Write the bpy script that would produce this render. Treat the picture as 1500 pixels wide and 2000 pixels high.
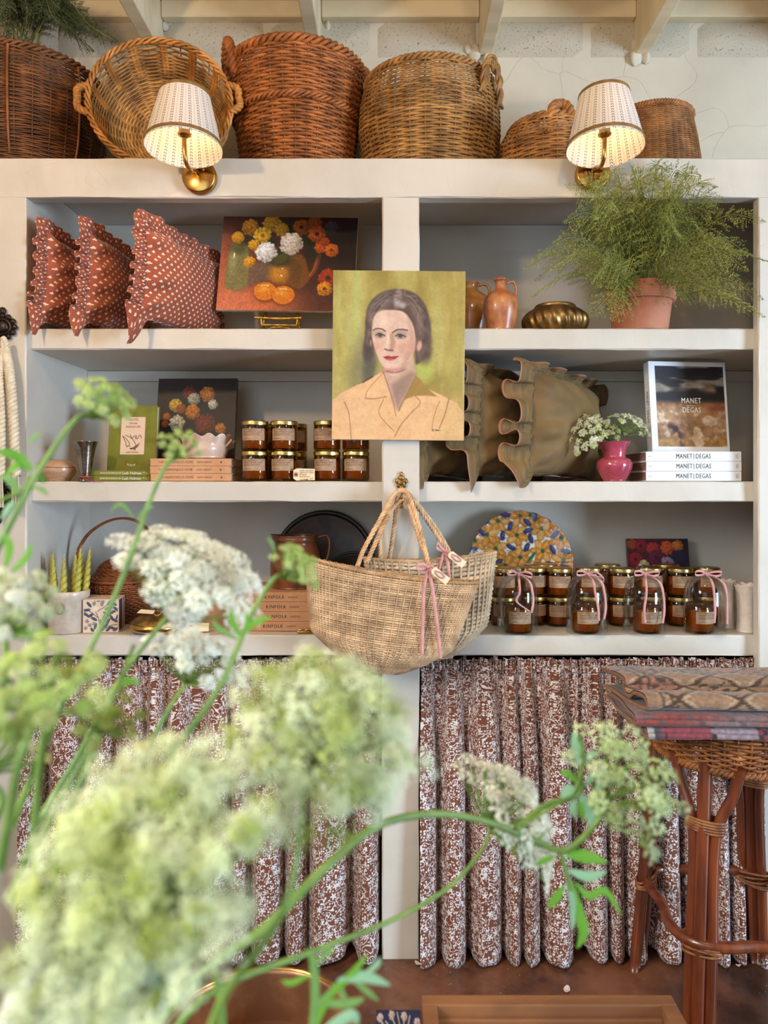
import bpy, math, random
import numpy as np
from mathutils import Vector, Matrix, Euler

for _o in list(bpy.data.objects):
    bpy.data.objects.remove(_o)
SC = bpy.context.scene
COL = SC.collection
PI = math.pi
R = math.radians

# ------------------------------------------------------------------ camera, world, lights, exposure
F = 1444.4            # focal length in pixels of the 1500 x 2000 frame
D0 = 1.96             # camera to the front of the shelving (y = 0)
VX, VY = 765.0, 945.0 # where the view axis meets the frame
CZ = 1.26             # eye height
cam = bpy.data.objects.new('camera', bpy.data.cameras.new('camera'))
COL.objects.link(cam)
SC.camera = cam
cam.location = (0, -D0, CZ)
cam.rotation_euler = (R(90), 0, 0)
cd = cam.data
cd.sensor_fit = 'VERTICAL'
cd.sensor_height = 36.0
cd.sensor_width = 27.0
cd.lens = 36.0 * F / 2000.0
cd.shift_x = (750.0 - VX) / 2000.0
cd.shift_y = (VY - 1000.0) / 2000.0
cd.clip_start = 0.02
cd.dof.use_dof = True
cd.dof.focus_distance = D0 + 0.0
cd.dof.aperture_fstop = 4.3

w = bpy.data.worlds.new('world')
SC.world = w
w.use_nodes = True
w.node_tree.nodes['Background'].inputs[0].default_value = (0.86, 0.93, 1.0, 1)
w.node_tree.nodes['Background'].inputs[1].default_value = 0.06


def area(name, loc, target, sx, sy, power, col, spread=180):
    l = bpy.data.lights.new(name, 'AREA')
    l.shape = 'RECTANGLE'
    l.size, l.size_y = sx, sy
    l.energy = power
    l.color = col
    l.spread = R(spread)
    o = bpy.data.objects.new(name, l)
    COL.objects.link(o)
    o.location = loc
    o.rotation_euler = (Vector(target) - Vector(loc)).to_track_quat('-Z', 'Y').to_euler()
    return o


def bulb(name, loc, power, col, r=0.05):
    l = bpy.data.lights.new(name, 'POINT')
    l.energy = power
    l.color = col
    l.shadow_soft_size = r
    o = bpy.data.objects.new(name, l)
    COL.objects.link(o)
    o.location = loc


area('window_light', (4.35, -2.95, 1.15), (0.0, 0.2, 0.85), 1.5, 1.8, 300, (0.56, 0.76, 1.0))
area('shopfront_light', (-0.9, -4.2, 1.6), (-0.1, 0.2, 0.75), 2.0, 1.8, 24, (0.60, 0.79, 1.0))
area('flower_fill_light', (-1.9, -2.5, 2.0), (-0.15, -1.45, 0.80), 0.9, 0.9, 13.5, (0.92, 0.97, 1.0), 70)  # added fill lamp, no window: narrow beam to brighten the foreground flowers
bulb('pendant_left', (-1.10, -1.40, 2.14), 36, (1.0, 0.70, 0.42))
bulb('pendant_right', (0.40, -1.25, 2.36), 12, (1.0, 0.72, 0.44))
vs = SC.view_settings
vs.view_transform = 'Standard'
vs.look = 'None'
vs.gamma = 1.0
vs.exposure = 0.34
vs.use_curve_mapping = False
SC.cycles.use_denoising = True
SC.cycles.transparent_max_bounces = 24
SC.cycles.max_bounces = 8

rng = np.random.default_rng(7)
random.seed(7)


def pxm(y):
    return (D0 + y) / F


def P(px, py, y):
    k = pxm(y)
    return Vector(((px - VX) * k, y, CZ + (VY - py) * k))


def Pd(px, py, d):
    return P(px, py, d - D0)


# ------------------------------------------------------------------ mesh helpers
class MB:
    def __init__(s):
        s.V, s.F, s.U, s.C, s.n = [], [], [], [], 0

    def add(s, V, Fc, uv=None, col=None):
        V = np.asarray(V, float).reshape(-1, 3)
        m = len(V)
        s.V.append(V)
        for f in (Fc if isinstance(Fc, list) else [Fc]):
            f = np.asarray(f, int)
            if f.size:
                s.F.append(f + s.n)
        s.U.append(np.zeros((m, 2)) if uv is None else np.asarray(uv, float).reshape(m, 2))
        s.C.append(np.ones((m, 3)) if col is None else np.broadcast_to(np.asarray(col, float), (m, 3)))
        s.n += m
        return s

    def box(s, c, size, rot=None, col=None):
        h = np.array(size) / 2
        v = np.array([[x, y, z] for x in (-1, 1) for y in (-1, 1) for z in (-1, 1)]) * h
        if rot is not None:
            v = v @ np.array(rot.to_3x3() if hasattr(rot, 'to_3x3') else rot).T
        v = v + np.array(c)
        return s.add(v, np.array([[0, 1, 3, 2], [4, 6, 7, 5], [0, 4, 5, 1], [2, 3, 7, 6], [0, 2, 6, 4], [1, 5, 7, 3]]), col=col)

    def box2(s, x0, x1, y0, y1, z0, z1, col=None):
        return s.box(((x0 + x1) / 2, (y0 + y1) / 2, (z0 + z1) / 2), (abs(x1 - x0), abs(y1 - y0), abs(z1 - z0)), col=col)

    def grid(s, A, wrap_u=False, wrap_v=False, uv=None, col=None):
        """A: nu x nv x 3 points"""
        A = np.asarray(A, float)
        nu, nv = A.shape[:2]
        I = np.arange(nu * nv).reshape(nu, nv)
        if wrap_u:
            I = np.vstack([I, I[:1]])
        if wrap_v:
            I = np.hstack([I, I[:, :1]])
        q = np.stack([I[:-1, :-1], I[1:, :-1], I[1:, 1:], I[:-1, 1:]], -1).reshape(-1, 4)
        if uv is None:
            uu, vv = np.meshgrid(np.linspace(0, 1, nu), np.linspace(0, 1, nv), indexing='ij')
            uv = np.stack([uu, vv], -1)
        if col is not None:
            col = np.asarray(col)
            if col.ndim == 3:
                col = col.reshape(-1, 3)
        return s.add(A.reshape(-1, 3), q, uv.reshape(-1, 2), col)

    def tube(s, pts, r, n=6, closed=False, cap=True, col=None, flat=1.0):
        pts = np.asarray(pts, float)
        N = len(pts)
        r = np.broadcast_to(np.asarray(r, float), (N,))
        if closed:
            T = np.roll(pts, -1, 0) - np.roll(pts, 1, 0)
        else:
            T = np.gradient(pts, axis=0)
        T /= np.linalg.norm(T, axis=1)[:, None] + 1e-12
        u = np.cross(T[0], [0, 0, 1.0])
        if np.linalg.norm(u) < 0.1:
            u = np.cross(T[0], [0, 1.0, 0])
        u /= np.linalg.norm(u)
        A = np.empty((N, n, 3))
        ang = np.arange(n) * 2 * PI / n
        ca, sa = np.cos(ang)[:, None], np.sin(ang)[:, None] * flat
        for i in range(N):
            u = u - T[i] * u.dot(T[i])
            u /= np.linalg.norm(u) + 1e-12
            v = np.cross(T[i], u)
            A[i] = pts[i] + r[i] * (ca * u + sa * v)
        base = s.n
        if isinstance(col, np.ndarray) and col.ndim == 2 and len(col) == N:
            col = np.repeat(col, n, 0)
        s.grid(A, wrap_u=closed, wrap_v=True, col=col)
        if cap and not closed:
            s.F.append(np.arange(n)[None, ::-1] + base)
            s.F.append(np.arange(n)[None, :] + base + (N - 1) * n)
        return s

    def lathe(s, prof, n=32, c=(0, 0, 0), sx=1.0, sy=1.0, mod=None, col=None, uvs=(1, 1)):
        prof = np.asarray(prof, float)
        th = np.linspace(0, 2 * PI, n + 1)
        rr = prof[:, 0][:, None] * np.ones(n + 1)
        zz = prof[:, 1][:, None] * np.ones(n + 1)
        if mod is not None:
            rr, zz = mod(rr, zz, th[None, :] * np.ones_like(rr))
        A = np.stack([rr * np.cos(th) * sx + c[0], rr * np.sin(th) * sy + c[1], zz + c[2]], -1)
        A[:, -1] = A[:, 0]
        L = np.concatenate([[0], np.cumsum(np.linalg.norm(np.diff(prof, axis=0), axis=1))])
        L = L / max(L[-1], 1e-9)
        uv = np.stack([np.broadcast_to(th / (2 * PI) * uvs[0], A.shape[:2]), np.broadcast_to(L[:, None] * uvs[1], A.shape[:2])], -1)
        return s.grid(np.swapaxes(A, 0, 1), uv=np.swapaxes(uv, 0, 1), col=col)

    def ribbon(s, pts, wdir, width, col=None, uv=None, thick=0.0):
        pts = np.asarray(pts, float)
        wd = np.asarray(wdir, float)
        if wd.ndim == 1:
            wd = np.broadcast_to(wd, pts.shape)
        wd = wd / (np.linalg.norm(wd, axis=1)[:, None] + 1e-12)
        width = np.broadcast_to(np.asarray(width, float), (len(pts),))[:, None]
        if thick:
            T = np.gradient(pts, axis=0)
            nn = np.cross(T, wd)
            nn /= np.linalg.norm(nn, axis=1)[:, None] + 1e-12
            a, b = pts - wd * width / 2, pts + wd * width / 2
            A = np.stack([a - nn * thick / 2, b - nn * thick / 2, b + nn * thick / 2, a + nn * thick / 2], 1)
            return s.grid(A, wrap_v=True, col=col)
        A = np.stack([pts - wd * width / 2, pts + wd * width / 2], 1)
        return s.grid(A, col=col)

    def move(s, M):
        """transform everything gathered so far"""
        M = np.array(M)
        s.V = [v @ M[:3, :3].T + M[:3, 3] for v in s.V]
        return s

    def mesh(s, name, mat, smooth=True):
        me = bpy.data.meshes.new(name)
        V = np.concatenate(s.V)
        U = np.concatenate(s.U)
        Cc = np.concatenate(s.C)
        loops = np.concatenate([f.ravel() for f in s.F])
        tot = np.concatenate([np.full(len(f), f.shape[1]) for f in s.F])
        start = np.concatenate([[0], np.cumsum(tot)[:-1]])
        me.vertices.add(len(V))
        me.vertices.foreach_set('co', V.astype(np.float32).ravel())
        me.loops.add(len(loops))
        me.loops.foreach_set('vertex_index', loops.astype(np.int32))
        me.polygons.add(len(tot))
        me.polygons.foreach_set('loop_start', start.astype(np.int32))
        me.polygons.foreach_set('use_smooth', np.full(len(tot), smooth))
        me.update(calc_edges=True)
        uvl = me.uv_layers.new(name='UVMap')
        uvl.data.foreach_set('uv', U[loops].astype(np.float32).ravel())
        if not all(np.all(c == 1) for c in s.C):
            ca = me.color_attributes.new('Col', 'FLOAT_COLOR', 'POINT')
            ca.data.foreach_set('color', np.concatenate([Cc, np.ones((len(Cc), 1))], 1).astype(np.float32).ravel())
        for m in (mat if isinstance(mat, (list, tuple)) else [mat]):
            me.materials.append(m)
        return me


def obj(name, mb, mat, parent=None, loc=None, rot=None, smooth=True, kind=None, label=None, bevel=0, seg=2, autosmooth=None):
    me = mb if isinstance(mb, bpy.types.Mesh) else mb.mesh(name, mat, smooth)
    o = bpy.data.objects.new(name, me)
    COL.objects.link(o)
    if parent is not None:
        o.parent = parent
    if loc is not None:
        o.location = loc
    if rot is not None:
        o.rotation_euler = rot
    if kind:
        o['kind'] = kind
    if label:
        o['label'] = label
    if bevel:
        b = o.modifiers.new('bevel', 'BEVEL')
        b.width = bevel
        b.segments = seg
        b.limit_method = 'ANGLE'
        b.angle_limit = R(40)
    return o


def tag(o, label, cat, group=None):
    o['label'] = label
    o['category'] = cat
    if group:
        o['group'] = group
    return o


def thing(name, label, cat, loc=(0, 0, 0), rot=None, group=None):
    o = bpy.data.objects.new(name, None)
    COL.objects.link(o)
    o.location = loc
    o.empty_display_size = 0.02
    if rot is not None:
        o.rotation_euler = rot
    return tag(o, label, cat, group)


KIDS = {}


def dup(root, loc, rot=None, label=None, group=None):
    r = root.copy()
    COL.objects.link(r)
    r.location = loc
    if rot is not None:
        r.rotation_euler = rot
    if label:
        r['label'] = label
    if group:
        r['group'] = group
    kids = KIDS.get(root.name)
    if kids is None:
        kids = KIDS[root.name] = [(c, list(c.children)) for c in root.children]
    for ch, gs in kids:
        c = ch.copy()
        COL.objects.link(c)
        c.parent = r
        for g in gs:
            d = g.copy()
            COL.objects.link(d)
            d.parent = c
    return r


def sm(x):
    x = np.clip(x, 0, 1)
    return x * x * (3 - 2 * x)


def spline(pts, n=24):
    """Catmull-Rom through the points"""
    p = np.asarray([tuple(q) for q in pts], float)
    if len(p) == 2:
        t = np.linspace(0, 1, n)[:, None]
        return p[0] * (1 - t) + p[1] * t
    q = np.vstack([2 * p[0] - p[1], p, 2 * p[-1] - p[-2]])
    out = []
    m = len(p) - 1
    for t in np.linspace(0, m - 1e-6, n):
        i = int(t)
        f = t - i
        a, b, c, d = q[i], q[i + 1], q[i + 2], q[i + 3]
        out.append(0.5 * (2 * b + (c - a) * f + (2 * a - 5 * b + 4 * c - d) * f * f + (3 * b - a - 3 * c + d) * f ** 3))
    return np.array(out)


def smooth_prof(pts, n=24):
    q = spline([(a, b, 0) for a, b in pts], n)[:, :2]
    lo_, hi_ = np.min(np.asarray(pts), 0), np.max(np.asarray(pts), 0)
    return np.clip(q, lo_, hi_)


# ------------------------------------------------------------------ materials
def lin(c):
    c = np.asarray(c, float) / 255.0
    return np.where(c <= 0.04045, c / 12.92, ((c + 0.055) / 1.055) ** 2.4)


def C(*c):
    return tuple(lin(c)) + (1.0,)


class X:
    """tiny node-math wrapper"""
    def __init__(s, nt, k):
        s.nt, s.k = nt, k

    def m(s, op, *a):
        n = s.nt.nodes.new('ShaderNodeMath')
        n.operation = op
        for i, v in enumerate((s,) + a):
            if isinstance(v, X):
                s.nt.links.new(v.k, n.inputs[i])
            else:
                n.inputs[i].default_value = v
        return X(s.nt, n.outputs[0])

    def __add__(s, o): return s.m('ADD', o)
    def __sub__(s, o): return s.m('SUBTRACT', o)
    def __mul__(s, o): return s.m('MULTIPLY', o)
    def __truediv__(s, o): return s.m('DIVIDE', o)
    def __gt__(s, o): return s.m('GREATER_THAN', o)
    def __lt__(s, o): return s.m('LESS_THAN', o)
    def fract(s): return s.m('FRACT')
    def floor(s): return s.m('FLOOR')
    def abs(s): return s.m('ABSOLUTE')
    def sin(s): return s.m('SINE')
    def cos(s): return s.m('COSINE')
    def sqrt(s): return s.m('SQRT')
    def max(s, o): return s.m('MAXIMUM', o)
    def min(s, o): return s.m('MINIMUM', o)
    def pow(s, o): return s.m('POWER', o)
    def atan2(s, o): return s.m('ARCTAN2', o)

    def step(s, a, b):
        n = s.nt.nodes.new('ShaderNodeMapRange')
        n.interpolation_type = 'SMOOTHSTEP'
        s.nt.links.new(s.k, n.inputs[0])
        n.inputs[1].default_value, n.inputs[2].default_value = a, b
        return X(s.nt, n.outputs[0])


class Mat:
    def __init__(s, name, rough=0.6, metal=0.0, spec=0.5, coat=0.0, sheen=0.0, coord='Object'):
        s.m = bpy.data.materials.new(name)
        s.m.use_nodes = True
        s.nt = s.m.node_tree
        s.b = s.nt.nodes['Principled BSDF']
        s.b.inputs['Roughness'].default_value = rough
        s.b.inputs['Metallic'].default_value = metal
        s.b.inputs['Specular IOR Level'].default_value = spec
        s.b.inputs['Coat Weight'].default_value = coat
        s.b.inputs['Coat Roughness'].default_value = 0.08
        if sheen:
            s.b.inputs['Sheen Weight'].default_value = sheen
            s.b.inputs['Sheen Roughness'].default_value = 0.4
        s.tc = s.nt.nodes.new('ShaderNodeTexCoord')
        s.co = s.tc.outputs[coord]

    def vec(s, scale=(1, 1, 1), coord=None):
        n = s.nt.nodes.new('ShaderNodeMapping')
        s.nt.links.new(s.co if coord is None else s.tc.outputs[coord], n.inputs[0])
        n.inputs['Scale'].default_value = scale
        return n.outputs[0]

    def noise(s, scale=10, detail=3, rough=0.55, dist=0.0, stretch=(1, 1, 1), vec=None, coord=None):
        n = s.nt.nodes.new('ShaderNodeTexNoise')
        n.inputs['Scale'].default_value = scale
        n.inputs['Detail'].default_value = detail
        n.inputs['Roughness'].default_value = rough
        n.inputs['Distortion'].default_value = dist
        s.nt.links.new(vec if vec is not None else s.vec(stretch, coord), n.inputs['Vector'])
        return X(s.nt, n.outputs[0])

    def voro(s, scale=10, feature='F1', rand=1.0, vec=None, stretch=(1, 1, 1), coord=None):
        n = s.nt.nodes.new('ShaderNodeTexVoronoi')
        n.feature = feature
        n.inputs['Scale'].default_value = scale
        n.inputs['Randomness'].default_value = rand
        s.nt.links.new(vec if vec is not None else s.vec(stretch, coord), n.inputs['Vector'])
        return X(s.nt, n.outputs[0])

    def warp(s, amount, scale, coord='UV'):
        """coordinate shifted by coloured noise"""
        n = s.nt.nodes.new('ShaderNodeTexNoise')
        n.inputs['Scale'].default_value = scale
        n.inputs['Detail'].default_value = 1
        s.nt.links.new(s.tc.outputs[coord], n.inputs['Vector'])
        v = s.nt.nodes.new('ShaderNodeVectorMath')
        v.operation = 'MULTIPLY_ADD'
        s.nt.links.new(n.outputs['Color'], v.inputs[0])
        v.inputs[1].default_value = (amount,) * 3
        s.nt.links.new(s.tc.outputs[coord], v.inputs[2])
        return v.outputs[0]

    def uv(s):
        n = s.nt.nodes.new('ShaderNodeSeparateXYZ')
        s.nt.links.new(s.tc.outputs['UV'], n.inputs[0])
        return X(s.nt, n.outputs[0]), X(s.nt, n.outputs[1])

    def xyz(s):
        n = s.nt.nodes.new('ShaderNodeSeparateXYZ')
        s.nt.links.new(s.co, n.inputs[0])
        return [X(s.nt, k) for k in n.outputs]

    def mix(s, f, a, b, mode='MIX'):
        n = s.nt.nodes.new('ShaderNodeMix')
        n.data_type = 'RGBA'
        n.blend_type = mode
        for i, v in ((0, f), (6, a), (7, b)):
            if isinstance(v, X):
                s.nt.links.new(v.k, n.inputs[i])
            elif hasattr(v, 'is_output'):
                s.nt.links.new(v, n.inputs[i])
            else:
                n.inputs[i].default_value = v
        return n.outputs[2]

    def vcol(s):
        n = s.nt.nodes.new('ShaderNodeVertexColor')
        n.layer_name = 'Col'
        return n.outputs[0]

    def color(s, c):
        if hasattr(c, 'is_output'):
            s.nt.links.new(c, s.b.inputs['Base Color'])
        else:
            s.b.inputs['Base Color'].default_value = c
        return s

    def rough(s, x):
        s.nt.links.new(x.k, s.b.inputs['Roughness'])
        return s

    def bump(s, x, strength=0.3, dist=0.002):
        n = s.nt.nodes.new('ShaderNodeBump')
        n.inputs['Strength'].default_value = strength
        n.inputs['Distance'].default_value = dist
        s.nt.links.new(x.k, n.inputs['Height'])
        if s.b.inputs['Normal'].is_linked:
            s.nt.links.new(s.b.inputs['Normal'].links[0].from_socket, n.inputs['Normal'])
        s.nt.links.new(n.outputs[0], s.b.inputs['Normal'])
        return s


def mottled(name, c1, c2, scale=8, rough=0.6, detail=4, bump=0.15, bscale=60, bdist=0.001, lo=0.35, hi=0.65, stretch=(1, 1, 1), **kw):
    m = Mat(name, rough=rough, **kw)
    m.color(m.mix(m.noise(scale, detail, stretch=stretch).step(lo, hi), c1, c2))
    if bump:
        m.bump(m.noise(bscale, 3, stretch=stretch), bump, bdist)
    return m.m


def vmat(name, base=None, rough=0.7, nscale=30, namt=0.25, bump=0.15, bscale=120, bdist=0.001, **kw):
    """base colour from the mesh's own colour attribute, times BASE, with a little mottling"""
    m = Mat(name, rough=rough, **kw)
    c = m.vcol()
    if base is not None:
        c = m.mix(1.0, c, base, 'MULTIPLY')
    if namt:
        c = m.mix(m.noise(nscale, 3).step(0.3, 0.7) * namt, c, (0.25, 0.2, 0.15, 1), 'MULTIPLY')
    m.color(c)
    if bump:
        m.bump(m.noise(bscale, 2), bump, bdist)
    return m.m


def clear_glass(name, tint=(1, 1, 1, 1), ior=1.45, rough=0.0, boost=1.0):
    """thin clear glass: lets light through, reflects by Fresnel"""
    m = bpy.data.materials.new(name)
    m.use_nodes = True
    nt = m.node_tree
    nt.nodes.clear()
    out = nt.nodes.new('ShaderNodeOutputMaterial')
    fr = nt.nodes.new('ShaderNodeFresnel')
    fr.inputs[0].default_value = ior
    tr = nt.nodes.new('ShaderNodeBsdfTransparent')
    tr.inputs[0].default_value = tint
    gl = nt.nodes.new('ShaderNodeBsdfAnisotropic')
    gl.inputs['Roughness'].default_value = rough
    mx = nt.nodes.new('ShaderNodeMixShader')
    x = (X(nt, fr.outputs[0]) * boost).min(0.60)
    nt.links.new(x.k, mx.inputs[0])
    nt.links.new(tr.outputs[0], mx.inputs[1])
    nt.links.new(gl.outputs[0], mx.inputs[2])
    nt.links.new(mx.outputs[0], out.inputs[0])
    return m


def text_mesh(txt, size, mat, narrow=1.0, depth=0.0002, align='CENTER', spacing=1.0, bold=0.0):
    """lettering in the XZ plane facing -Y, centred on its baseline start"""
    cu = bpy.data.curves.new('lettering', 'FONT')
    cu.body = txt
    cu.size = size
    cu.extrude = depth
    cu.align_x = align
    cu.align_y = 'CENTER'
    cu.space_character = spacing
    cu.resolution_u = 2
    o = bpy.data.objects.new('lettering', cu)
    COL.objects.link(o)
    me = bpy.data.meshes.new_from_object(o.evaluated_get(bpy.context.evaluated_depsgraph_get()))
    bpy.data.objects.remove(o)
    bpy.data.curves.remove(cu)
    if bold:      # heavier letters: a second copy a hair to the side
        import bmesh
        bm = bmesh.new()
        bm.from_mesh(me)
        me.transform(Matrix.Translation((bold * size, 0, 0.00002)))
        bm.from_mesh(me)
        bm.to_mesh(me)
        bm.free()
    me.transform(Matrix.Scale(narrow, 4, (1, 0, 0)))
    me.transform(Matrix.Rotation(R(90), 4, 'X'))
    me.materials.clear()
    me.materials.append(mat)
    return me


def bend(me, r):
    """wrap a mesh lying in XZ around a vertical cylinder of radius r (front at -Y)"""
    n = len(me.vertices)
    co = np.empty(n * 3, np.float32)
    me.vertices.foreach_get('co', co)
    co = co.reshape(-1, 3)
    a = co[:, 0] / r
    rr = r - co[:, 1]
    co = np.stack([np.sin(a) * rr, -np.cos(a) * rr, co[:, 2]], 1)
    me.vertices.foreach_set('co', co.astype(np.float32).ravel())
    return me


# ------------------------------------------------------------------ a small painter for flat prints and pictures
class Paint:
    def __init__(s, W, H, x0, y0, x1, y1, bg=(128, 128, 128)):
        s.W, s.H = W, H
        xs = np.linspace(x0, x1, W)
        ys = np.linspace(y0, y1, H)
        s.x, s.y = np.meshgrid(xs, ys)
        s.px = (x1 - x0) / W
        s.a = np.ones((H, W, 3)) * np.array(bg, float)

    def put(s, m, c):
        m = np.clip(m, 0, 1)[..., None]
        c = np.asarray(c, float)
        s.a = s.a * (1 - m) + c * m

    def nz(s, scale, seed=0, oct=3, sx=1.0, sy=1.0):
        """value noise 0..1"""
        r = np.random.default_rng(seed)
        out = np.zeros_like(s.x)
        amp, tot = 1.0, 0.0
        for o in range(oct):
            g = r.random((64, 64))
            X_ = s.x / scale * sx * 2 ** o
            Y_ = s.y / scale * sy * 2 ** o
            xi, yi = np.floor(X_).astype(int), np.floor(Y_).astype(int)
            fx, fy = sm(X_ - xi), sm(Y_ - yi)
            a = g[yi % 64, xi % 64]
            b = g[yi % 64, (xi + 1) % 64]
            c = g[(yi + 1) % 64, xi % 64]
            d = g[(yi + 1) % 64, (xi + 1) % 64]
            out += amp * ((a * (1 - fx) + b * fx) * (1 - fy) + (c * (1 - fx) + d * fx) * fy)
            tot += amp
            amp *= 0.5
        return out / tot

    def ell(s, cx, cy, rx, ry, c, soft=0.1, rot=0.0, op=1.0, wob=0.0, seed=0):
        dx, dy = s.x - cx, s.y - cy
        ca, sa = math.cos(R(rot)), math.sin(R(rot))
        u, v = (dx * ca + dy * sa) / rx, (-dx * sa + dy * ca) / ry
        d = np.sqrt(u * u + v * v)
        if wob:
            d = d + wob * (s.nz(min(rx, ry) * 0.6, seed) - 0.5) * 2
        s.put(sm((1 + soft - d) / (2 * soft)) * op, c)

    def line(s, pts, wd, c, soft=0.5, op=1.0):
        pts = spline([(a, b, 0) for a, b in pts], max(8, 8 * len(pts)))[:, :2] if len(pts) > 2 else np.array(pts, float)
        best = np.full(s.x.shape, 1e9)
        for a, b in zip(pts[:-1], pts[1:]):
            ab = b - a
            t = np.clip(((s.x - a[0]) * ab[0] + (s.y - a[1]) * ab[1]) / (ab.dot(ab) + 1e-9), 0, 1)
            best = np.minimum(best, np.hypot(s.x - a[0] - t * ab[0], s.y - a[1] - t * ab[1]))
        h = wd / 2
        e = max(h * soft, s.px * 0.5)
        s.put(sm((h + e - best) / (2 * e)) * op, c)

    def poly(s, pts, c, soft=4.0, op=1.0, curve=False):
        p = np.array(pts, float)
        if curve:
            q = spline([(a, b, 0) for a, b in list(pts) + [pts[0]]], 10 * len(pts))[:, :2]
            p = q[:-1]
        ins = np.zeros(s.x.shape, bool)
        best = np.full(s.x.shape, 1e9)
        for a, b in zip(p, np.roll(p, -1, 0)):
            cond = (a[1] > s.y) != (b[1] > s.y)
            xi = (b[0] - a[0]) * (s.y - a[1]) / (b[1] - a[1] + 1e-12) + a[0]
            ins ^= cond & (s.x < xi)
            ab = b - a
            t = np.clip(((s.x - a[0]) * ab[0] + (s.y - a[1]) * ab[1]) / (ab.dot(ab) + 1e-9), 0, 1)
            best = np.minimum(best, np.hypot(s.x - a[0] - t * ab[0], s.y - a[1] - t * ab[1]))
        sd = np.where(ins, -best, best)
        s.put(sm((soft - sd) / (2 * soft)) * op, c)

    def bloom(s, cx, cy, r, c, n=9, deep=0.28, core=None, seed=0, shade=0.35, rot=0.0, sq=1.0, op=1.0):
        """a flower with petals: darker between them"""
        dx, dy = s.x - cx, (s.y - cy) / sq
        d = np.hypot(dx, dy) / r
        th = np.arctan2(dy, dx) + rot
        w1, w2 = s.nz(r * 0.5, seed), s.nz(r * 0.17, seed + 9)
        pet = np.abs(np.cos(n * th / 2 + 5 * (w1 - 0.5)))
        edge = 0.98 - deep * (1 - pet) * (0.4 + w2) + 0.30 * (w2 - 0.5)
        m = sm((edge + 0.06 - d) / 0.12)
        ring = 0.5 + 0.5 * np.sin(d * 14 + 9 * (w1 - 0.5) + 2 * pet)
        tex = 0.25 * pet + 0.35 * w2 + 0.40 * ring * np.clip(1.2 - d, 0, 1)
        light = 0.16 * (-(dx * 0.6 + dy) / r)
        col = np.asarray(c, float)[None, None] * (1 - shade + shade * 1.6 * tex + light)[..., None]
        s.put(m * op, np.clip(col, 0, 255))
        if core:
            s.ell(cx, cy, r * 0.22, r * 0.22 * sq, core, 0.3)

    def grain(s, amt, scale, seed=5, sx=1, sy=1):
        s.a = s.a * (1 + amt * (s.nz(scale, seed, 3, sx, sy)[..., None] - 0.5) * 2)

    def lin(s):
        return lin(np.clip(s.a, 0, 255))


def print_panel(paint, w_, h_, mb=None, y=0.0, cx=0.0, cz=0.0):
    """a flat sheet facing -Y that carries the painted colours, one vertex per sample"""
    H, W = paint.H, paint.W
    xs = np.linspace(-w_ / 2, w_ / 2, W) + cx
    zs = np.linspace(h_ / 2, -h_ / 2, H) + cz
    X_, Z_ = np.meshgrid(xs, zs)
    A = np.stack([X_, np.full_like(X_, y), Z_], -1)
    mb = mb or MB()
    # rows top to bottom, columns left to right: faces look towards -Y
    mb.grid(A, col=paint.lin())
    return mb

# ------------------------------------------------------------------ shared materials
M = {}
_m = Mat('cream_paint', rough=0.42, spec=0.45)
_m.color(_m.mix(_m.noise(3.5, 5).step(0.35, 0.7), C(206, 197, 184), C(194, 184, 169)))
_cr = _m.voro(9, 'DISTANCE_TO_EDGE', vec=_m.warp(0.12, 7, 'Object')).step(0.0, 0.012)
_sel = _m.noise(6, 2).step(0.52, 0.62)
_m.bump(_m.noise(260, 3), 0.10, 0.001)
_m.bump(_cr.max(X(_m.nt, _sel.k) * -1.0 + 1.0), 0.35, 0.0012)
M['paint'] = _m.m
_m = Mat('plaster_paint', rough=0.8)
_m.color(_m.mix(_m.noise(2.2, 6).step(0.35, 0.75), C(206, 196, 176), C(188, 178, 158)))
_cr = _m.voro(2.3, 'DISTANCE_TO_EDGE', vec=_m.warp(0.5, 3.2, 'Object')).step(0.0, 0.006)
_m.bump(_m.noise(120, 4), 0.18, 0.002)
_m.bump(_cr, 0.5, 0.003)
M['plaster'] = _m.m
_m = Mat('pitted_block', rough=0.9)
_pit = _m.noise(170, 3, 0.7).step(0.385, 0.34).max(_m.noise(70, 2, 0.6).step(0.27, 0.24)) * 0.7
_m.color(_m.mix(_pit, C(184, 174, 154), C(92, 82, 68)))
_m.bump(_pit * -1.0 + 1.0, 0.6, 0.004).bump(_m.noise(40, 4), 0.25, 0.004)
M['block'] = _m.m
M['ceiling_paint'] = mottled('ceiling_paint', C(226, 210, 176), C(206, 188, 154), 3, 0.7, bump=0.25, bscale=30, stretch=(1, 4, 1))
_m = Mat('stained_concrete', rough=0.32, spec=0.5)
_c = _m.mix(_m.noise(2.6, 8, 0.7).step(0.32, 0.68), C(44, 24, 18), C(124, 78, 54))
_c = _m.mix(_m.noise(14, 6, 0.7).step(0.5, 0.75) * 0.6, _c, C(46, 26, 20))
_c = _m.mix(_m.voro(60).step(0.10, 0.06) * _m.noise(9, 2).step(0.5, 0.65), _c, C(196, 180, 165))
_m.color(_c).bump(_m.noise(18, 5), 0.12, 0.003)
_m.rough(_m.noise(6, 4) * 0.35 + 0.15)
M['floor'] = _m.m
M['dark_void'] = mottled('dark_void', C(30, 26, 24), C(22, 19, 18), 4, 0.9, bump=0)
M['brass'] = mottled('brass', C(196, 152, 84), C(168, 122, 60), 14, 0.22, metal=1.0, bump=0.05, bscale=40)
M['old_brass'] = mottled('old_brass', C(176, 140, 84), C(116, 88, 48), 30, 0.42, metal=0.85, bump=0.3, bscale=120)
M['black_iron'] = mottled('black_iron', C(34, 26, 22), C(58, 44, 36), 40, 0.4, metal=0.6, bump=0.3, bscale=150)
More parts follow.
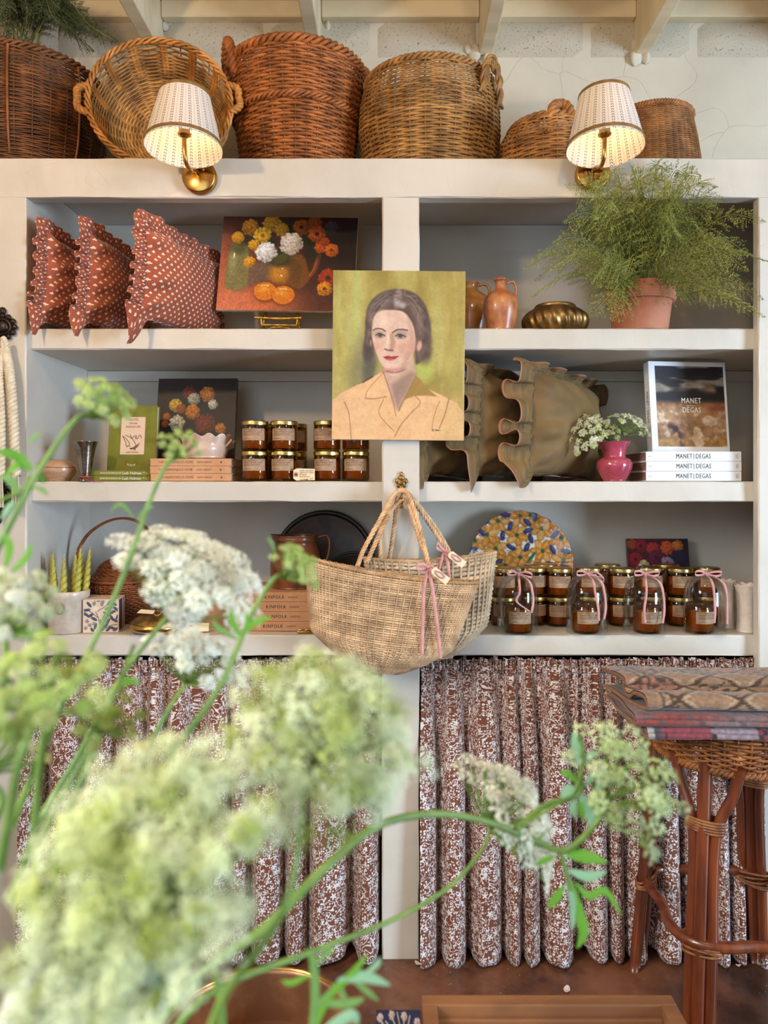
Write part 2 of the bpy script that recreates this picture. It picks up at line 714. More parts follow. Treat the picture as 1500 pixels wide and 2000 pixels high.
M['gold'] = mottled('gilt', C(214, 176, 92), C(172, 130, 56), 60, 0.3, metal=1.0, bump=0.3, bscale=200)
M['page'] = mottled('page_block', C(214, 200, 180), C(196, 180, 158), 4, 0.8, bump=0.3, bscale=300, stretch=(0.02, 0.02, 4))
M['ink'] = mottled('black_ink', C(36, 33, 34), C(46, 42, 42), 20, 0.6, bump=0)
M['white_ink'] = mottled('white_ink', C(238, 234, 226), C(228, 224, 214), 20, 0.6, bump=0)
M['brown_ink'] = mottled('brown_ink', C(112, 80, 58), C(98, 70, 52), 20, 0.6, bump=0)

# ------------------------------------------------------------------ the room: floor, wall, ceiling
YW = 0.46                        # face of the block wall behind the shelving
CEIL = CZ + (VY - 12) * pxm(YW)
f = obj('floor', MB().box2(-3.3, 4.7, -5.3, 0.6, -0.06, 0.0), M['floor'], smooth=False)
f['kind'] = 'structure'
wall = obj('wall_back', MB().box2(-3.3, 4.7, YW, YW + 0.12, 0.0, CEIL + 0.1), M['plaster'], smooth=False)
wall['kind'] = 'structure'


def rough_block(x0, x1, z0, z1, d=0.012):
    """one block face, proud of the wall, with worn edges"""
    nx, nz_ = 9, 5
    u, v = np.meshgrid(np.linspace(0, 1, nx), np.linspace(0, 1, nz_), indexing='ij')
    e = np.minimum(np.minimum(u, 1 - u) * 10, np.minimum(v, 1 - v) * 6).clip(0, 1)
    yy = YW - d * sm(e) - rng.normal(0, 0.0007, u.shape) * (e > 0)
    A = np.stack([x0 + (x1 - x0) * u, np.where(e > 0, yy, YW + 0.004), z0 + (z1 - z0) * v], -1)
    return MB().grid(A)


kz = pxm(YW)
zb0, zb1 = CZ + (VY - 119) * kz, CZ + (VY - 36) * kz
xs = [-102, 106, 314, 522, 730, 938, 1146, 1354, 1562, 1770]
for a, b in zip(xs[:-1], xs[1:]):
    obj('block', rough_block((a - VX) * kz + 0.0025, (b - VX) * kz - 0.0025, zb0 + 0.003, zb1), M['block'], wall)
for px_, py_, r_ in ((1238, 88, 9), (1240, 112, 12), (1262, 112, 9), (928, 104, 12), (950, 116, 8), (914, 96, 7), (322, 52, 6), (640, 52, 7)):
    b = MB().lathe([(0.0, 1), (0.6, 0.8), (1, 0.1), (0.85, -0.6), (0.0, -1)], 10,
                   mod=lambda r, z, t: (r * (1 + 0.25 * np.sin(3 * t + px_)), z))
    b.move(Matrix.Translation(P(px_, py_, YW - 0.006)) @ Matrix.Diagonal((r_ * kz, 0.014, r_ * kz * 1.5, 1)))
    obj('mortar_lump', b, M['plaster'], wall)
for nm, bx in (('wall_left', (-3.3, -3.2, -5.2, YW)), ('wall_right', (4.6, 4.7, -5.2, YW)), ('wall_front', (-3.3, 4.7, -5.3, -5.2))):
    o_ = obj(nm, MB().box2(*bx, 0.0, CEIL + 0.1), M['plaster'], smooth=False)
    o_['kind'] = 'structure'
# vertical crack lines and a worn ledge where plaster meets the block course
ceil_ = obj('ceiling', MB().box2(-3.3, 4.7, -5.3, YW + 0.12, CEIL + 0.025, CEIL + 0.06), M['ceiling_paint'], smooth=False)
ceil_['kind'] = 'structure'
yb = YW + 0.02
while yb > -0.4:
    obj('plank', MB().box2(-3.2, 4.6, yb - 0.135, yb, CEIL, CEIL + 0.024), M['ceiling_paint'], ceil_, bevel=0.003, seg=1, smooth=False)
    yb -= 0.14
jz = CZ + (VY - 110) * kz
jx = [(-30, 6), (293, 320), (603, 629), (935, 962), (1237, 1264), (1552, 1580)]
for a, b in jx:
    xa, xb = (a - VX) * kz, (b - VX) * kz
    obj('joist', MB().box2(xa, xb, -3.0, YW - 0.002, jz, CEIL - 0.001), M['ceiling_paint'], ceil_, bevel=0.004, seg=2, smooth=False)
for (a0, a1), (b0, b1) in zip(jx[:-1], jx[1:]):
    z0 = CZ + (VY - 45) * kz
    obj('blocking', MB().box2((a1 - VX) * kz + 0.001, (b0 - VX) * kz - 0.001, YW - 0.035, YW - 0.001, z0, CEIL - 0.001), M['ceiling_paint'], ceil_, bevel=0.003, seg=1, smooth=False)

# ------------------------------------------------------------------ the built-in shelving
k0 = pxm(0.0)
ZT, ZR = CZ + (VY - 308) * k0, CZ + (VY - 386) * k0
YS = 0.027                       # shelf fronts sit this far behind the face frame
ks = pxm(YS)
SH = [(CZ + (VY - 641) * ks, CZ + (VY - 683) * ks), (CZ + (VY - 940) * ks, CZ + (VY - 980) * ks), (CZ + (VY - 1240) * ks, CZ + (VY - 1281) * ks)]
Z1, Z2, Z3 = SH[0][0], SH[1][0], SH[2][0]
YB = 0.41                        # back panels
XRI = (1486 - VX) * pxm(YB)
unit = thing('built_in_shelving', 'cream painted built-in shelving with three thick shelves each side of a centre post', 'shelving', (0, 0, 0))
XL0, XL1 = (-150 - VX) * k0, (52 - VX) * k0
XM0, XM1 = (746 - VX) * k0, (819 - VX) * k0
XR0, XR1 = (1481 - VX) * k0, (1660 - VX) * k0
PM = M['paint']


def worn_board(x0, x1, y0, y1, z0, z1, amp=0.0016):
    """a board whose front face and edges waver like many coats of paint"""
    L = max(x1 - x0, z1 - z0)
    horizontal = (x1 - x0) > (z1 - z0)
    n = max(8, int(L / 0.03))
    t = np.linspace(0, 1, n)
    ring = np.array([(0, 0.5), (0.5, 0.0), (1, 0), (1, 1), (0, 1)])  # placeholder order
    wob = lambda: np.convolve(rng.normal(0, 1, n + 8), np.ones(5) / 5, 'same')[4:-4] * amp
    A = np.empty((n, 8, 3))
    bev = 0.004
    if horizontal:
        prof = [(y0 + bev, z0), (y1, z0), (y1, z1), (y0 + bev, z1), (y0 + 0.001, z1 - 0.0015), (y0, z1 - bev), (y0, z0 + bev), (y0 + 0.001, z0 + 0.0015)]
        for i, (yy, zz) in enumerate(prof):
            A[:, i, 0] = x0 + (x1 - x0) * t
            A[:, i, 1] = yy + (wob() if i >= 4 else 0)
            A[:, i, 2] = zz + (-np.abs(wob()) if i in (3, 4) else wob() if i in (7, 0) else 0)
    else:
        prof = [(x1, y0 + bev), (x1, y1), (x0, y1), (x0, y0 + bev), (x0 + 0.0015, y0 + 0.001), (x0 + bev, y0), (x1 - bev, y0), (x1 - 0.0015, y0 + 0.001)]
        for i, (xx, yy) in enumerate(prof):
            A[:, i, 0] = xx + (wob() if i in (0, 3, 4, 7) else 0)
            A[:, i, 1] = yy + (wob() if i >= 4 else 0)
            A[:, i, 2] = z0 + (z1 - z0) * t
    b = MB().grid(A, wrap_v=True)
    b.F.append(np.arange(8)[None])
    b.F.append(np.arange(8)[None, ::-1] + (n - 1) * 8)
    return b


obj('post', worn_board(XL0, XL1, 0, YS, 0.0, ZR), PM, unit, smooth=False)
obj('post', worn_board(XM0, XM1, 0, YS, 0.0, ZR), PM, unit, smooth=False)
obj('post', worn_board(XR0, XR1, 0, YS, 0.0, ZR), PM, unit, smooth=False)
obj('top_rail', worn_board(XL0, XR1, 0, YS + 0.01, ZR, ZT), PM, unit, smooth=False)
obj('top_board', MB().box2(XL0, XR1, YS + 0.01, YB + 0.04, ZT - 0.035, ZT - 0.001), PM, unit, smooth=False)
for z1_, z0_ in SH:
    for a, b in ((XL1, XM0 + 0.01), (XM1 - 0.01, XRI - 0.005)):
        obj('shelf', worn_board(a - 0.012, b + 0.004, YS, YB, z0_, z1_), PM, unit, smooth=False)
obj('side_panel', MB().box2(XL1 - 0.03, XL1 - 0.001, YS, YB + 0.02, 0, ZT - 0.036), PM, unit, smooth=False)
obj('side_panel', MB().box2(XRI, XRI + 0.03, YS, YB + 0.02, 0, ZT - 0.036), PM, unit, smooth=False)
obj('divider', MB().box2(XM0 + 0.012, XM1 - 0.012, YS, YB + 0.01, 0, ZT - 0.036), PM, unit, smooth=False)
for a, b in ((XL1 - 0.001, XM0 + 0.012), (XM1 - 0.012, XRI + 0.001)):
    obj('back_panel', MB().box2(a, b, YB, YB + 0.02, Z3 - 0.05, ZT - 0.036), PM, unit, smooth=False)
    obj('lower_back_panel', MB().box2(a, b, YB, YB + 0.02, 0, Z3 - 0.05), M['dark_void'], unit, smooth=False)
    obj('cleat', MB().box2(a, b, YB - 0.018, YB, SH[0][1] - 0.034, SH[0][1] - 0.001), PM, unit, smooth=False, bevel=0.002)

# ------------------------------------------------------------------ curtains under the shelves
_m = Mat('rust_block_print', rough=0.85, sheen=0.15, coord='UV')
_dots = _m.voro(132, rand=0.5).step(0.43, 0.33)
_n1 = _m.noise(26, 1)


def _blossom(scale, r0, r1, lobes, off):
    n = _m.nt.nodes.new('ShaderNodeTexVoronoi')
    n.inputs['Scale'].default_value = scale
    mp = _m.nt.nodes.new('ShaderNodeMapping')
    mp.inputs['Location'].default_value = (off, off * 0.7, 0)
    _m.nt.links.new(_m.tc.outputs['UV'], mp.inputs[0])
    _m.nt.links.new(mp.outputs[0], n.inputs['Vector'])
    d = _m.nt.nodes.new('ShaderNodeVectorMath')
    d.operation = 'SUBTRACT'
    _m.nt.links.new(mp.outputs[0], d.inputs[0])
    _m.nt.links.new(n.outputs['Position'], d.inputs[1])
    q = _m.nt.nodes.new('ShaderNodeSeparateXYZ')
    _m.nt.links.new(d.outputs[0], q.inputs[0])
    x_, y_ = X(_m.nt, q.outputs[0]), X(_m.nt, q.outputs[1])
    cs = _m.nt.nodes.new('ShaderNodeSeparateColor')
    _m.nt.links.new(n.outputs['Color'], cs.inputs[0])
    spin = X(_m.nt, cs.outputs[0]) * 6.28
    rad = X(_m.nt, n.outputs['Distance'])
    pet = (y_.atan2(x_) * float(lobes) + spin).cos() * r1 + r0
    return (rad - pet).step(0.02, -0.02), (rad - pet - 0.10).step(0.02, -0.02)


_b1, _h1 = _blossom(38, 0.26, 0.11, 5, 0.0)
_b2, _h2 = _blossom(50, 0.19, 0.14, 2, 3.3)
_n2 = _m.noise(40, 1, dist=0.6)
_vine = (_n2 - 0.5).abs().step(0.024, 0.013)
_halo = (_n2 - 0.5).abs().step(0.062, 0.046)
_no = (_halo.max(_h1).max(_h2)) * -1.0 + 1.0
_f = (_dots * _no).max(_b1).max(_b2 * (_h1 * -1.0 + 1.0)).max(_vine * (_h1 * -1.0 + 1.0))
_c = _m.mix(_f, C(112, 60, 38), C(216, 208, 204))
_m.color(_c).bump(_m.noise(900, 2), 0.15, 0.0005)
M['curtain'] = _m.m


def curtain(name, label, pxa, pxb, nf, seed, parts=True):
    r = np.random.default_rng(seed)
    xa, xb = (pxa - VX) * pxm(0.03), (pxb - VX) * pxm(0.03)
    W = xb - xa
    z_top, z_band, z_bot = SH[2][1] - 0.012, SH[2][1] - 0.030, 0.008
    t = thing(name, label, 'curtain', ((xa + xb) / 2, 0.03, 0.0))
    ox = (xa + xb) / 2
    nu, nv = nf * 26, 46
    u = np.linspace(0, 1, nu)
    # uneven folds: a phase that runs faster and slower
    ph = u * nf + 0.20 * np.sin(2 * PI * (u * nf * 0.23 + r.random())) + 0.10 * np.sin(2 * PI * (u * nf * 0.41 + r.random()))
    ph = ph + 0.10 * np.interp(u, np.linspace(0, 1, nf), r.normal(0, 1, nf))
    amp_f = np.interp(u, np.linspace(0, 1, nf * 2), 0.75 + 0.5 * r.random(nf * 2))
    lean = np.interp(u, np.linspace(0, 1, nf), r.normal(0, 0.5, nf))
    A = np.empty((nu, nv, 3))
    UV = np.empty((nu, nv, 2))
    for j in range(nv):
        v = (j / (nv - 1)) ** 1.0
        z = z_band + (z_bot - z_band) * v
        g = sm(v * 5)
        am = (0.006 + 0.030 * sm(v * 2.2) + 0.003 * v) * amp_f
        th = 2 * PI * (ph + 0.03 * lean * v * 3)
        fine = np.sin(2 * PI * ph * 3 + seed) * 0.004 * (1 - g)
        s_ = np.tanh(2.6 * (np.sin(th) + 0.35)) / np.tanh(2.6)
        y = 0.030 - 0.030 * v - am * s_ + fine
        x = xa + W * u + 0.013 * amp_f * np.sin(2 * th + 0.5) * sm(v * 2.5) * (0.4 + 0.6 * (np.sin(th) < -0.1)) + 0.010 * v * lean * 0.6
        zz = z + (0.012 * (s_ < 0) + 0.006 * np.interp(u, np.linspace(0, 1, nf), r.normal(0, 1, nf))) * (v > 0.97)
        A[:, j] = np.stack([x - ox, y - 0.03, zz], 1)
        UV[:, j, 1] = -z
    dd_ = np.linalg.norm(np.diff(A[:, 30, :2], axis=0), axis=1)
    UV[:, :, 0] = np.concatenate([[0], np.cumsum(dd_)])[:, None] + seed
    arc = UV[-1, 0, 0] - seed
    mb = MB().grid(np.swapaxes(A, 0, 1), uv=np.swapaxes(UV, 0, 1))
    p = obj('drape', mb, M['curtain'], t)
    s = p.modifiers.new('cloth', 'SOLIDIFY')
    s.thickness = 0.0012
    # gathered band and ruffled heading
    n2 = nf * 60
    u = np.linspace(0, 1, n2)
    rr = r.normal(0, 1, nf * 8)
    wig = np.interp(u, np.linspace(0, 1, nf * 8), rr)
    rows = [(z_band - 0.013, 0.004, 0.0), (z_band - 0.007, 0.0065, 0.0), (z_band - 0.002, 0.0040, 0.0), (z_band + 0.002, 0.0030, 0.0), (z_band + 0.006, 0.0040, 0.0), (z_band + 0.011, 0.0070, 0.001), (z_band + 0.017, 0.0055, 0.001), (z_band + 0.023, 0.0085, 0.003)]
    A = np.empty((len(rows), n2, 3))
    UV = np.empty((len(rows), n2, 2))
    for j, (z, am, dz) in enumerate(rows):
        ph2 = 2 * PI * (u * nf * 5.3 + 0.35 * wig)
        A[j, :, 0] = xa + W * u + 0.0025 * np.sin(2 * ph2) - ox
        A[j, :, 1] = 0.026 - am * np.sin(ph2) - 0.03
        A[j, :, 2] = z + dz * (np.sin(ph2 * 0.5 + wig) + 0.6 * wig)
        UV[j, :, 0], UV[j, :, 1] = u * arc + seed, -z
    obj('gathered_heading', MB().grid(A, uv=UV), M['curtain'], t)
    obj('curtain_rod', MB().tube([(xa - ox, 0.012, z_band + 0.007), (xb - ox, 0.012, z_band + 0.007)], 0.0045, 8), M['black_iron'], t)
    return t


curtain('skirt_curtain', 'rust and white block-print curtain left of the centre post, behind the flowers', 57, 743, 12, 3)
curtain('skirt_curtain', 'rust and white block-print curtain right of the centre post, reaching to the dark slit', 822, 1128, 6, 11)
curtain('skirt_curtain', 'rust and white block-print curtain hanging behind the rattan stool', 1130, 1477, 7, 23)

# ------------------------------------------------------------------ woven baskets
def tint(n, seed, lo=0.72, hi=1.12):
    return np.random.default_rng(seed).uniform(lo, hi, n)


def superell(th, e):
    """unit superellipse outline: e = 1 is a circle"""
    c, s_ = np.cos(th), np.sin(th)
    return np.sign(c) * np.abs(c) ** e, np.sign(s_) * np.abs(s_) ** e


def weave(prof, rows, stakes, tr, tz, amp, seed=0, sx=1.0, sy=1.0, e=1.0, inner=True, wob=0.0, band=None, lo=0.62, hi=1.18, bend_f=None, seg=3):
    """woven wall: PROF (r, z) from bottom to top; ROWS weavers go in and out of STAKES uprights"""
    r_ = np.random.default_rng(seed)
    pr = np.asarray(prof, float)
    L = np.concatenate([[0], np.cumsum(np.hypot(*np.diff(pr, axis=0).T))])
    L /= L[-1]
    mb = MB()
    m = stakes * seg
    th = np.arange(m) * 2 * PI / m
    cx, sy_ = superell(th, e)
    prev = None
    for i in range(rows):
        t = (i + 0.5) / rows
        r = np.interp(t, L, pr[:, 0])
        z = np.interp(t, L, pr[:, 1])
        dr = np.interp(min(t + 0.01, 1), L, pr[:, 0]) - np.interp(max(t - 0.01, 0), L, pr[:, 0])
        dz = np.interp(min(t + 0.01, 1), L, pr[:, 1]) - np.interp(max(t - 0.01, 0), L, pr[:, 1])
        nl = math.hypot(dr, dz) + 1e-9
        tang = np.array([dr / nl, dz / nl])
        nor = np.array([tang[1], -tang[0]])
        a = amp * np.cos(th * stakes / 2 + PI * (i % 2))
        zz = wob * (np.sin(th * 3 + seed + i * 0.13) + 0.6 * np.sin(th * 7 + i * 0.4)) + r_.normal(0, tz * 0.12)
        A = np.empty((m, 4, 3))
        for k, (du, dv) in enumerate(((tr, 0), (0, tz * 1.3), (-tr, 0), (0, -tz * 1.3))):
            rad = r + a * nor[0] + du * nor[0] + dv * tang[0]
            hh = z + a * nor[1] + du * nor[1] + dv * tang[1] + zz
            A[:, k] = np.stack([rad * cx * sx, rad * sy_ * sy, hh], 1)
        c = np.repeat(np.clip(r_.uniform(lo, hi) + r_.normal(0, 0.05, m), 0.3, 1.3)[:, None, None] * np.ones((1, 4, 3)), 1, 1)
        if bend_f:
            A = bend_f(A)
        mb.grid(A, wrap_u=True, wrap_v=True, col=c)
    return mb


def stakes_mb(prof, n, rad, seed=0, sx=1.0, sy=1.0, e=1.0, bend_f=None, flat=1.0, n_pts=14):
    pr = smooth_prof(prof, n_pts)
    mb = MB()
    for k in range(n):
        th = np.array([(k + 0.0) * 2 * PI / n])
        cx, cy = superell(th, e)
        pts = np.stack([pr[:, 0] * cx * sx, pr[:, 0] * cy * sy, pr[:, 1]], 1)
        if bend_f:
            pts = bend_f(pts[:, None])[:, 0]
        mb.tube(pts, rad, 4, cap=False, col=(0.8,) * 3, flat=flat)
    return mb


def rope_ring(R_, z, rad, twist, n=160, sx=1.0, sy=1.0, strands=3, col=(1, 1, 1), e=1.0, a0=0, a1=2 * PI, zf=None, bend_f=None, seed=1):
    """a plaited rim: several strands winding about a ring"""
    mb = MB()
    full = abs(a1 - a0 - 2 * PI) < 1e-6
    th = np.linspace(a0, a1, n, endpoint=not full)
    r2 = np.random.default_rng(seed)
    for k in range(strands):
        ph = th * twist + 2 * PI * k / strands
        c, s_ = superell(th, e)
        rad_ = R_ + rad * np.cos(ph)
        zz = z + rad * np.sin(ph) + (zf(th) if zf else 0)
        pts = np.stack([rad_ * c * sx, rad_ * s_ * sy, zz], 1)
        if bend_f:
            pts = bend_f(pts[:, None])[:, 0]
        mb.tube(pts, rad * 0.72, 5, closed=full, col=np.array(col) * r2.uniform(0.8, 1.1))
    return mb


def twisted(path, rad, turns, strands=2, n=90, sub=0.62, col=(1, 1, 1), seed=0):
    """a cord of strands twisted along a path"""
    p = spline(path, n)
    T = np.gradient(p, axis=0)
    T /= np.linalg.norm(T, axis=1)[:, None]
    up = np.array([0.0, 1.0, 0.05])
    u = np.cross(T, up)
    u /= np.linalg.norm(u, axis=1)[:, None] + 1e-9
    v = np.cross(T, u)
    s = np.linspace(0, 1, n)
    mb = MB()
    r2 = np.random.default_rng(seed)
    for k in range(strands):
        ph = 2 * PI * (turns * s + k / strands)
        q = p + rad * sub * (np.cos(ph)[:, None] * u + np.sin(ph)[:, None] * v)
        mb.tube(q, rad * 0.62, 6, col=np.array(col) * r2.uniform(0.85, 1.1))
    return mb


def wicker(name, base, **kw):
    return vmat(name, base, rough=0.5, nscale=18, namt=0.75, bump=0.35, bscale=300, bdist=0.0006, spec=0.4, **kw)


WK1 = wicker('dark_willow', C(124, 76, 40))
WK2 = wicker('golden_cane', C(196, 140, 72))
WK3 = wicker('orange_willow', C(182, 108, 52))
WK4 = wicker('tan_willow', C(188, 138, 78))
WK5 = wicker('split_wood', C(190, 134, 78))
WK6 = wicker('fine_rattan', C(170, 112, 60))
ZTOP = ZT


def base_disc(r, z, mat, parent, sx=1, sy=1, e=1.0):
    th = np.linspace(0, 2 * PI, 40, endpoint=False)
    c, s_ = superell(th, e)
    A = np.stack([np.stack([q * r * c * sx, q * r * s_ * sy, np.full_like(c, z)], 1) for q in (0.02, 0.5, 1.0)])
    return obj('base', MB().grid(A, wrap_v=True, col=np.full((3, 40, 3), 0.7)), mat, parent)


def round_basket(name, label, px, y, prof, rows, stakes, mat, seed, tr=0.003, tz=0.0032, amp=0.003, wob=0.0, rim=0.007, rim_twist=22, stake_r=0.003, rotz=0.0, lo=0.62, hi=1.18):
    """PROF in metres, from the bottom"""
    t = thing(name, label, 'basket', ((px - VX) * pxm(y), y, ZTOP + 0.004), (0, 0, rotz))
    obj('woven_side', weave(prof, rows, stakes, tr, tz, amp, seed, wob=wob, lo=lo, hi=hi), mat, t, kind='stuff')
    obj('stakes', stakes_mb(prof, stakes, stake_r, seed), mat, t, kind='stuff')
    obj('rim', rope_ring(prof[-1][0], prof[-1][1], rim, rim_twist, seed=seed), mat, t)
    base_disc(prof[0][0], 0.004, mat, t)
    return t


kb = pxm(0.2)
# 1 dark willow basket at the far left
t = round_basket('wicker_basket', 'large dark brown willow basket at the left end of the top', 52, 0.24,
                 [(0.19, 0.0), (0.205, 0.06), (0.217, 0.15), (0.220, 0.25), (0.208, 0.325)], 62, 30, WK1, 1, tr=0.0026, tz=0.0028, amp=0.0028, wob=0.003, rim=0.007, lo=0.5, hi=1.25)
sl = MB()
for a in (-0.55, 0.25, 1.1):
    pr = smooth_prof([(0.200, 0.03), (0.218, 0.09), (0.2255, 0.18), (0.227, 0.26), (0.219, 0.315)], 12)
    pts = np.stack([pr[:, 0] * math.sin(a), -pr[:, 0] * math.cos(a), pr[:, 1]], 1)
    obj('upright_cane', MB().tube(pts, 0.0035, 6, col=(1.5, 1.3, 1.1)), WK1, t)

# 2 golden bowl basket lying on its side, mouth to the room
yb2 = 0.06
t = thing('wicker_basket', 'open golden cane bowl basket tipped on its side showing its inside', 'basket', P(313, 199, yb2) + Vector((0, 0, 0.0)), (R(80), R(-6), R(10)))
pr2 = smooth_prof([(0.07, -0.150), (0.12, -0.142), (0.158, -0.105), (0.182, -0.05), (0.190, 0.0)], 14)
obj('woven_side', weave(pr2[:11], 34, 26, 0.0022, 0.0028, 0.0028, 5, lo=0.6, hi=1.15), WK2, t, kind='stuff')
obj('open_weave', weave(pr2[10:], 5, 26, 0.0022, 0.0028, 0.004, 6, lo=0.8, hi=1.2), WK2, t, kind='stuff')
mb = MB()
for k in range(14):
    a = k * 2 * PI / 14 + 0.12
    for da in (-0.028, 0.028):
        pts = np.stack([pr2[7:, 0] * math.cos(a + da) * 0.985, pr2[7:, 0] * math.sin(a + da) * 0.985, pr2[7:, 1]], 1)
        wd = np.array([-math.sin(a), math.cos(a), 0])
        obj('slat', MB().ribbon(pts, wd, 0.0095, thick=0.002, col=(1.15, 0.95, 0.75)), WK2, t)
th_ = np.linspace(0, 2 * PI, 27)[:-1]
obj('stakes', stakes_mb(pr2, 26, 0.0022, 5), WK2, t, kind='stuff')
base_disc(0.07, -0.151, WK2, t)
obj('rim', rope_ring(0.189, 0.002, 0.0056, 18, seed=4, col=(1.05, 0.95, 0.85)), WK2, t)
for a in (PI * 0.985, 0.03):
    pts = [(0.190 * math.cos(a + d), 0.190 * math.sin(a + d), 0.004) for d in (-0.22,)] + \
          [(0.213 * math.cos(a + d), 0.213 * math.sin(a + d), 0.006) for d in (-0.13, 0, 0.13)] + [(0.190 * math.cos(a + 0.22), 0.190 * math.sin(a + 0.22), 0.004)]
    obj('handle', twisted(pts, 0.0088, 3.5, 3, 50, col=(1.15, 1.02, 0.85)), WK2, t)

# 3 tall orange-brown laundry basket with an ear handle
t = round_basket('wicker_basket', 'tall orange-brown willow basket with a twisted ear handle, left of centre', 581, 0.245,
                 [(0.148, 0.0), (0.165, 0.09), (0.18, 0.2), (0.194, 0.30), (0.196, 0.345)], 40, 34, WK3, 3, tr=0.0038, tz=0.0044, amp=0.0036, wob=0.001, rim=0.009, rim_twist=20, stake_r=0.0032, lo=0.7, hi=1.15)
for zb in (0.012, 0.20):
    obj('braid_band', rope_ring(np.interp(zb, [0, 0.09, 0.2, 0.3], [0.148, 0.165, 0.18, 0.194]) + 0.004, zb, 0.0065, 24, seed=9), WK3, t)
for a in (PI + 0.38, 0.38):
    c_, s_ = math.cos(a), math.sin(a)
    tg = np.array([-s_, c_, 0])
    o_ = np.array([c_, s_, 0])
    pts = [o_ * 0.19 + tg * -0.045 + [0, 0, 0.29], o_ * 0.203 + tg * -0.042 + [0, 0, 0.36], o_ * 0.207 + [0, 0, 0.402], o_ * 0.203 + tg * 0.042 + [0, 0, 0.36], o_ * 0.19 + tg * 0.045 + [0, 0, 0.29]]
    obj('handle', twisted(pts, 0.0125, 6, 3, 60), WK3, t)

# 4 wide tan basket
t = round_basket('wicker_basket', 'wide tan willow basket with a plaited handle, right of centre', 838, 0.222,
                 [(0.178, 0.0), (0.19, 0.06), (0.204, 0.14), (0.202, 0.22), (0.185, 0.288)], 44, 30, WK4, 8, tr=0.0032, tz=0.0036, amp=0.0036, wob=0.0015, rim=0.0075, lo=0.7, hi=1.15)
a = -0.62
c_, s_ = math.cos(a), math.sin(a)
tg = np.array([-s_, c_, 0])
o_ = np.array([c_, s_, 0])
for k in range(3):
    f_ = 0.006 * (k - 1)
    pts = [o_ * 0.206 + tg * (-0.05 - f_) + [0, 0, 0.20], o_ * 0.21 + tg * (-0.038 - f_) + [0, 0, 0.275], o_ * (0.206 + f_) + [0, 0, 0.312 + f_], o_ * 0.21 + tg * (0.038 + f_) + [0, 0, 0.275], o_ * 0.206 + tg * (0.05 + f_) + [0, 0, 0.20]]
    obj('handle', twisted(pts, 0.0075, 4, 2, 50), WK4, t)

# 5 small lidded basket with a knot handle
t = round_basket('wicker_basket', 'small squat split-wood basket with a knotted handle, left of the right lamp', 1078, 0.2,
                 [(0.148, 0.0), (0.16, 0.05), (0.158, 0.10), (0.132, 0.145), (0.118, 0.152)], 24, 26, WK5, 12, tr=0.003, tz=0.0036, amp=0.0032, wob=0.001, rim=0.009, rim_twist=12, lo=0.75, hi=1.15)
pts = [(-0.03, -0.125, 0.135), (-0.02, -0.112, 0.175), (0, -0.106, 0.186), (0.02, -0.112, 0.175), (0.03, -0.125, 0.135)]
obj('handle', twisted(pts, 0.012, 3, 3, 50, col=(1.1, 1.0, 0.9)), WK5, t)
for sg in (-1, 1):
    for q in range(3):
        p2 = [(sg * 0.006 * q, -0.118, 0.158), (sg * (0.022 + 0.008 * q), -0.142, 0.125 - 0.004 * q), (sg * (0.034 + 0.011 * q), -0.158, 0.085)]
        obj('lashing', MB().ribbon(spline(p2, 10), (1, 0.1, 0.5), 0.009, thick=0.002, col=(1.15, 1.05, 0.95)), WK5, t)

# 6 finely woven basket behind the right lamp
round_basket('wicker_basket', 'finely woven brown rattan basket standing behind the right wall lamp', 1272, 0.19,
             [(0.138, 0.0), (0.134, 0.05), (0.124, 0.12), (0.114, 0.168), (0.11, 0.186)], 58, 44, WK6, 15, tr=0.0014, tz=0.0018, amp=0.0014, rim=0.006, rim_twist=30, stake_r=0.0015, lo=0.75, hi=1.1)

# ------------------------------------------------------------------ wall lamps
_m = Mat('sprig_fabric', rough=0.9)
_u, _v = _m.uv()
_cc = (_u * 25).fract()
_x = (_cc - 0.5)
_ax = _x.abs()
_dash = ((_v * 19.0) + (_ax * 4.2)).fract()
_leaf = (_dash > 0.42) * (_dash < 0.88) * (_ax > 0.035) * (_ax < 0.16)
_pink = (_ax > 0.44) * 0.5
_c = _m.mix(_pink, C(206, 198, 190), C(190, 158, 144))
_c = _m.mix(_leaf, _c, C(74, 78, 86))
_m.color(_c).bump((_u * 60).fract().step(0.0, 0.5) - 0.0, 0.1, 0.001)
_tr = _m.nt.nodes.new('ShaderNodeBsdfTranslucent')
_m.nt.links.new(_c, _tr.inputs[0])
_mx = _m.nt.nodes.new('ShaderNodeMixShader')
_mx.inputs[0].default_value = 0.07
_m.nt.links.new(_m.b.outputs[0], _mx.inputs[1])
_m.nt.links.new(_tr.outputs[0], _mx.inputs[2])
_m.nt.links.new(_mx.outputs[0], _m.nt.nodes['Material Output'].inputs[0])
M['shade'] = _m.m
M['trim_gold'] = mottled('mustard_trim', C(134, 98, 44), C(112, 80, 34), 60, 0.8, bump=0.2, bscale=300)
_m = Mat('lit_bulb', rough=0.4)
_m.color(C(255, 236, 200))
_m.b.inputs['Emission Color'].default_value = (1.0, 0.80, 0.48, 1)
_m.b.inputs['Emission Strength'].default_value = 5.0
M['bulb'] = _m.m
M['ivory'] = mottled('ivory_tube', C(236, 220, 184), C(226, 208, 170), 20, 0.5, bump=0)


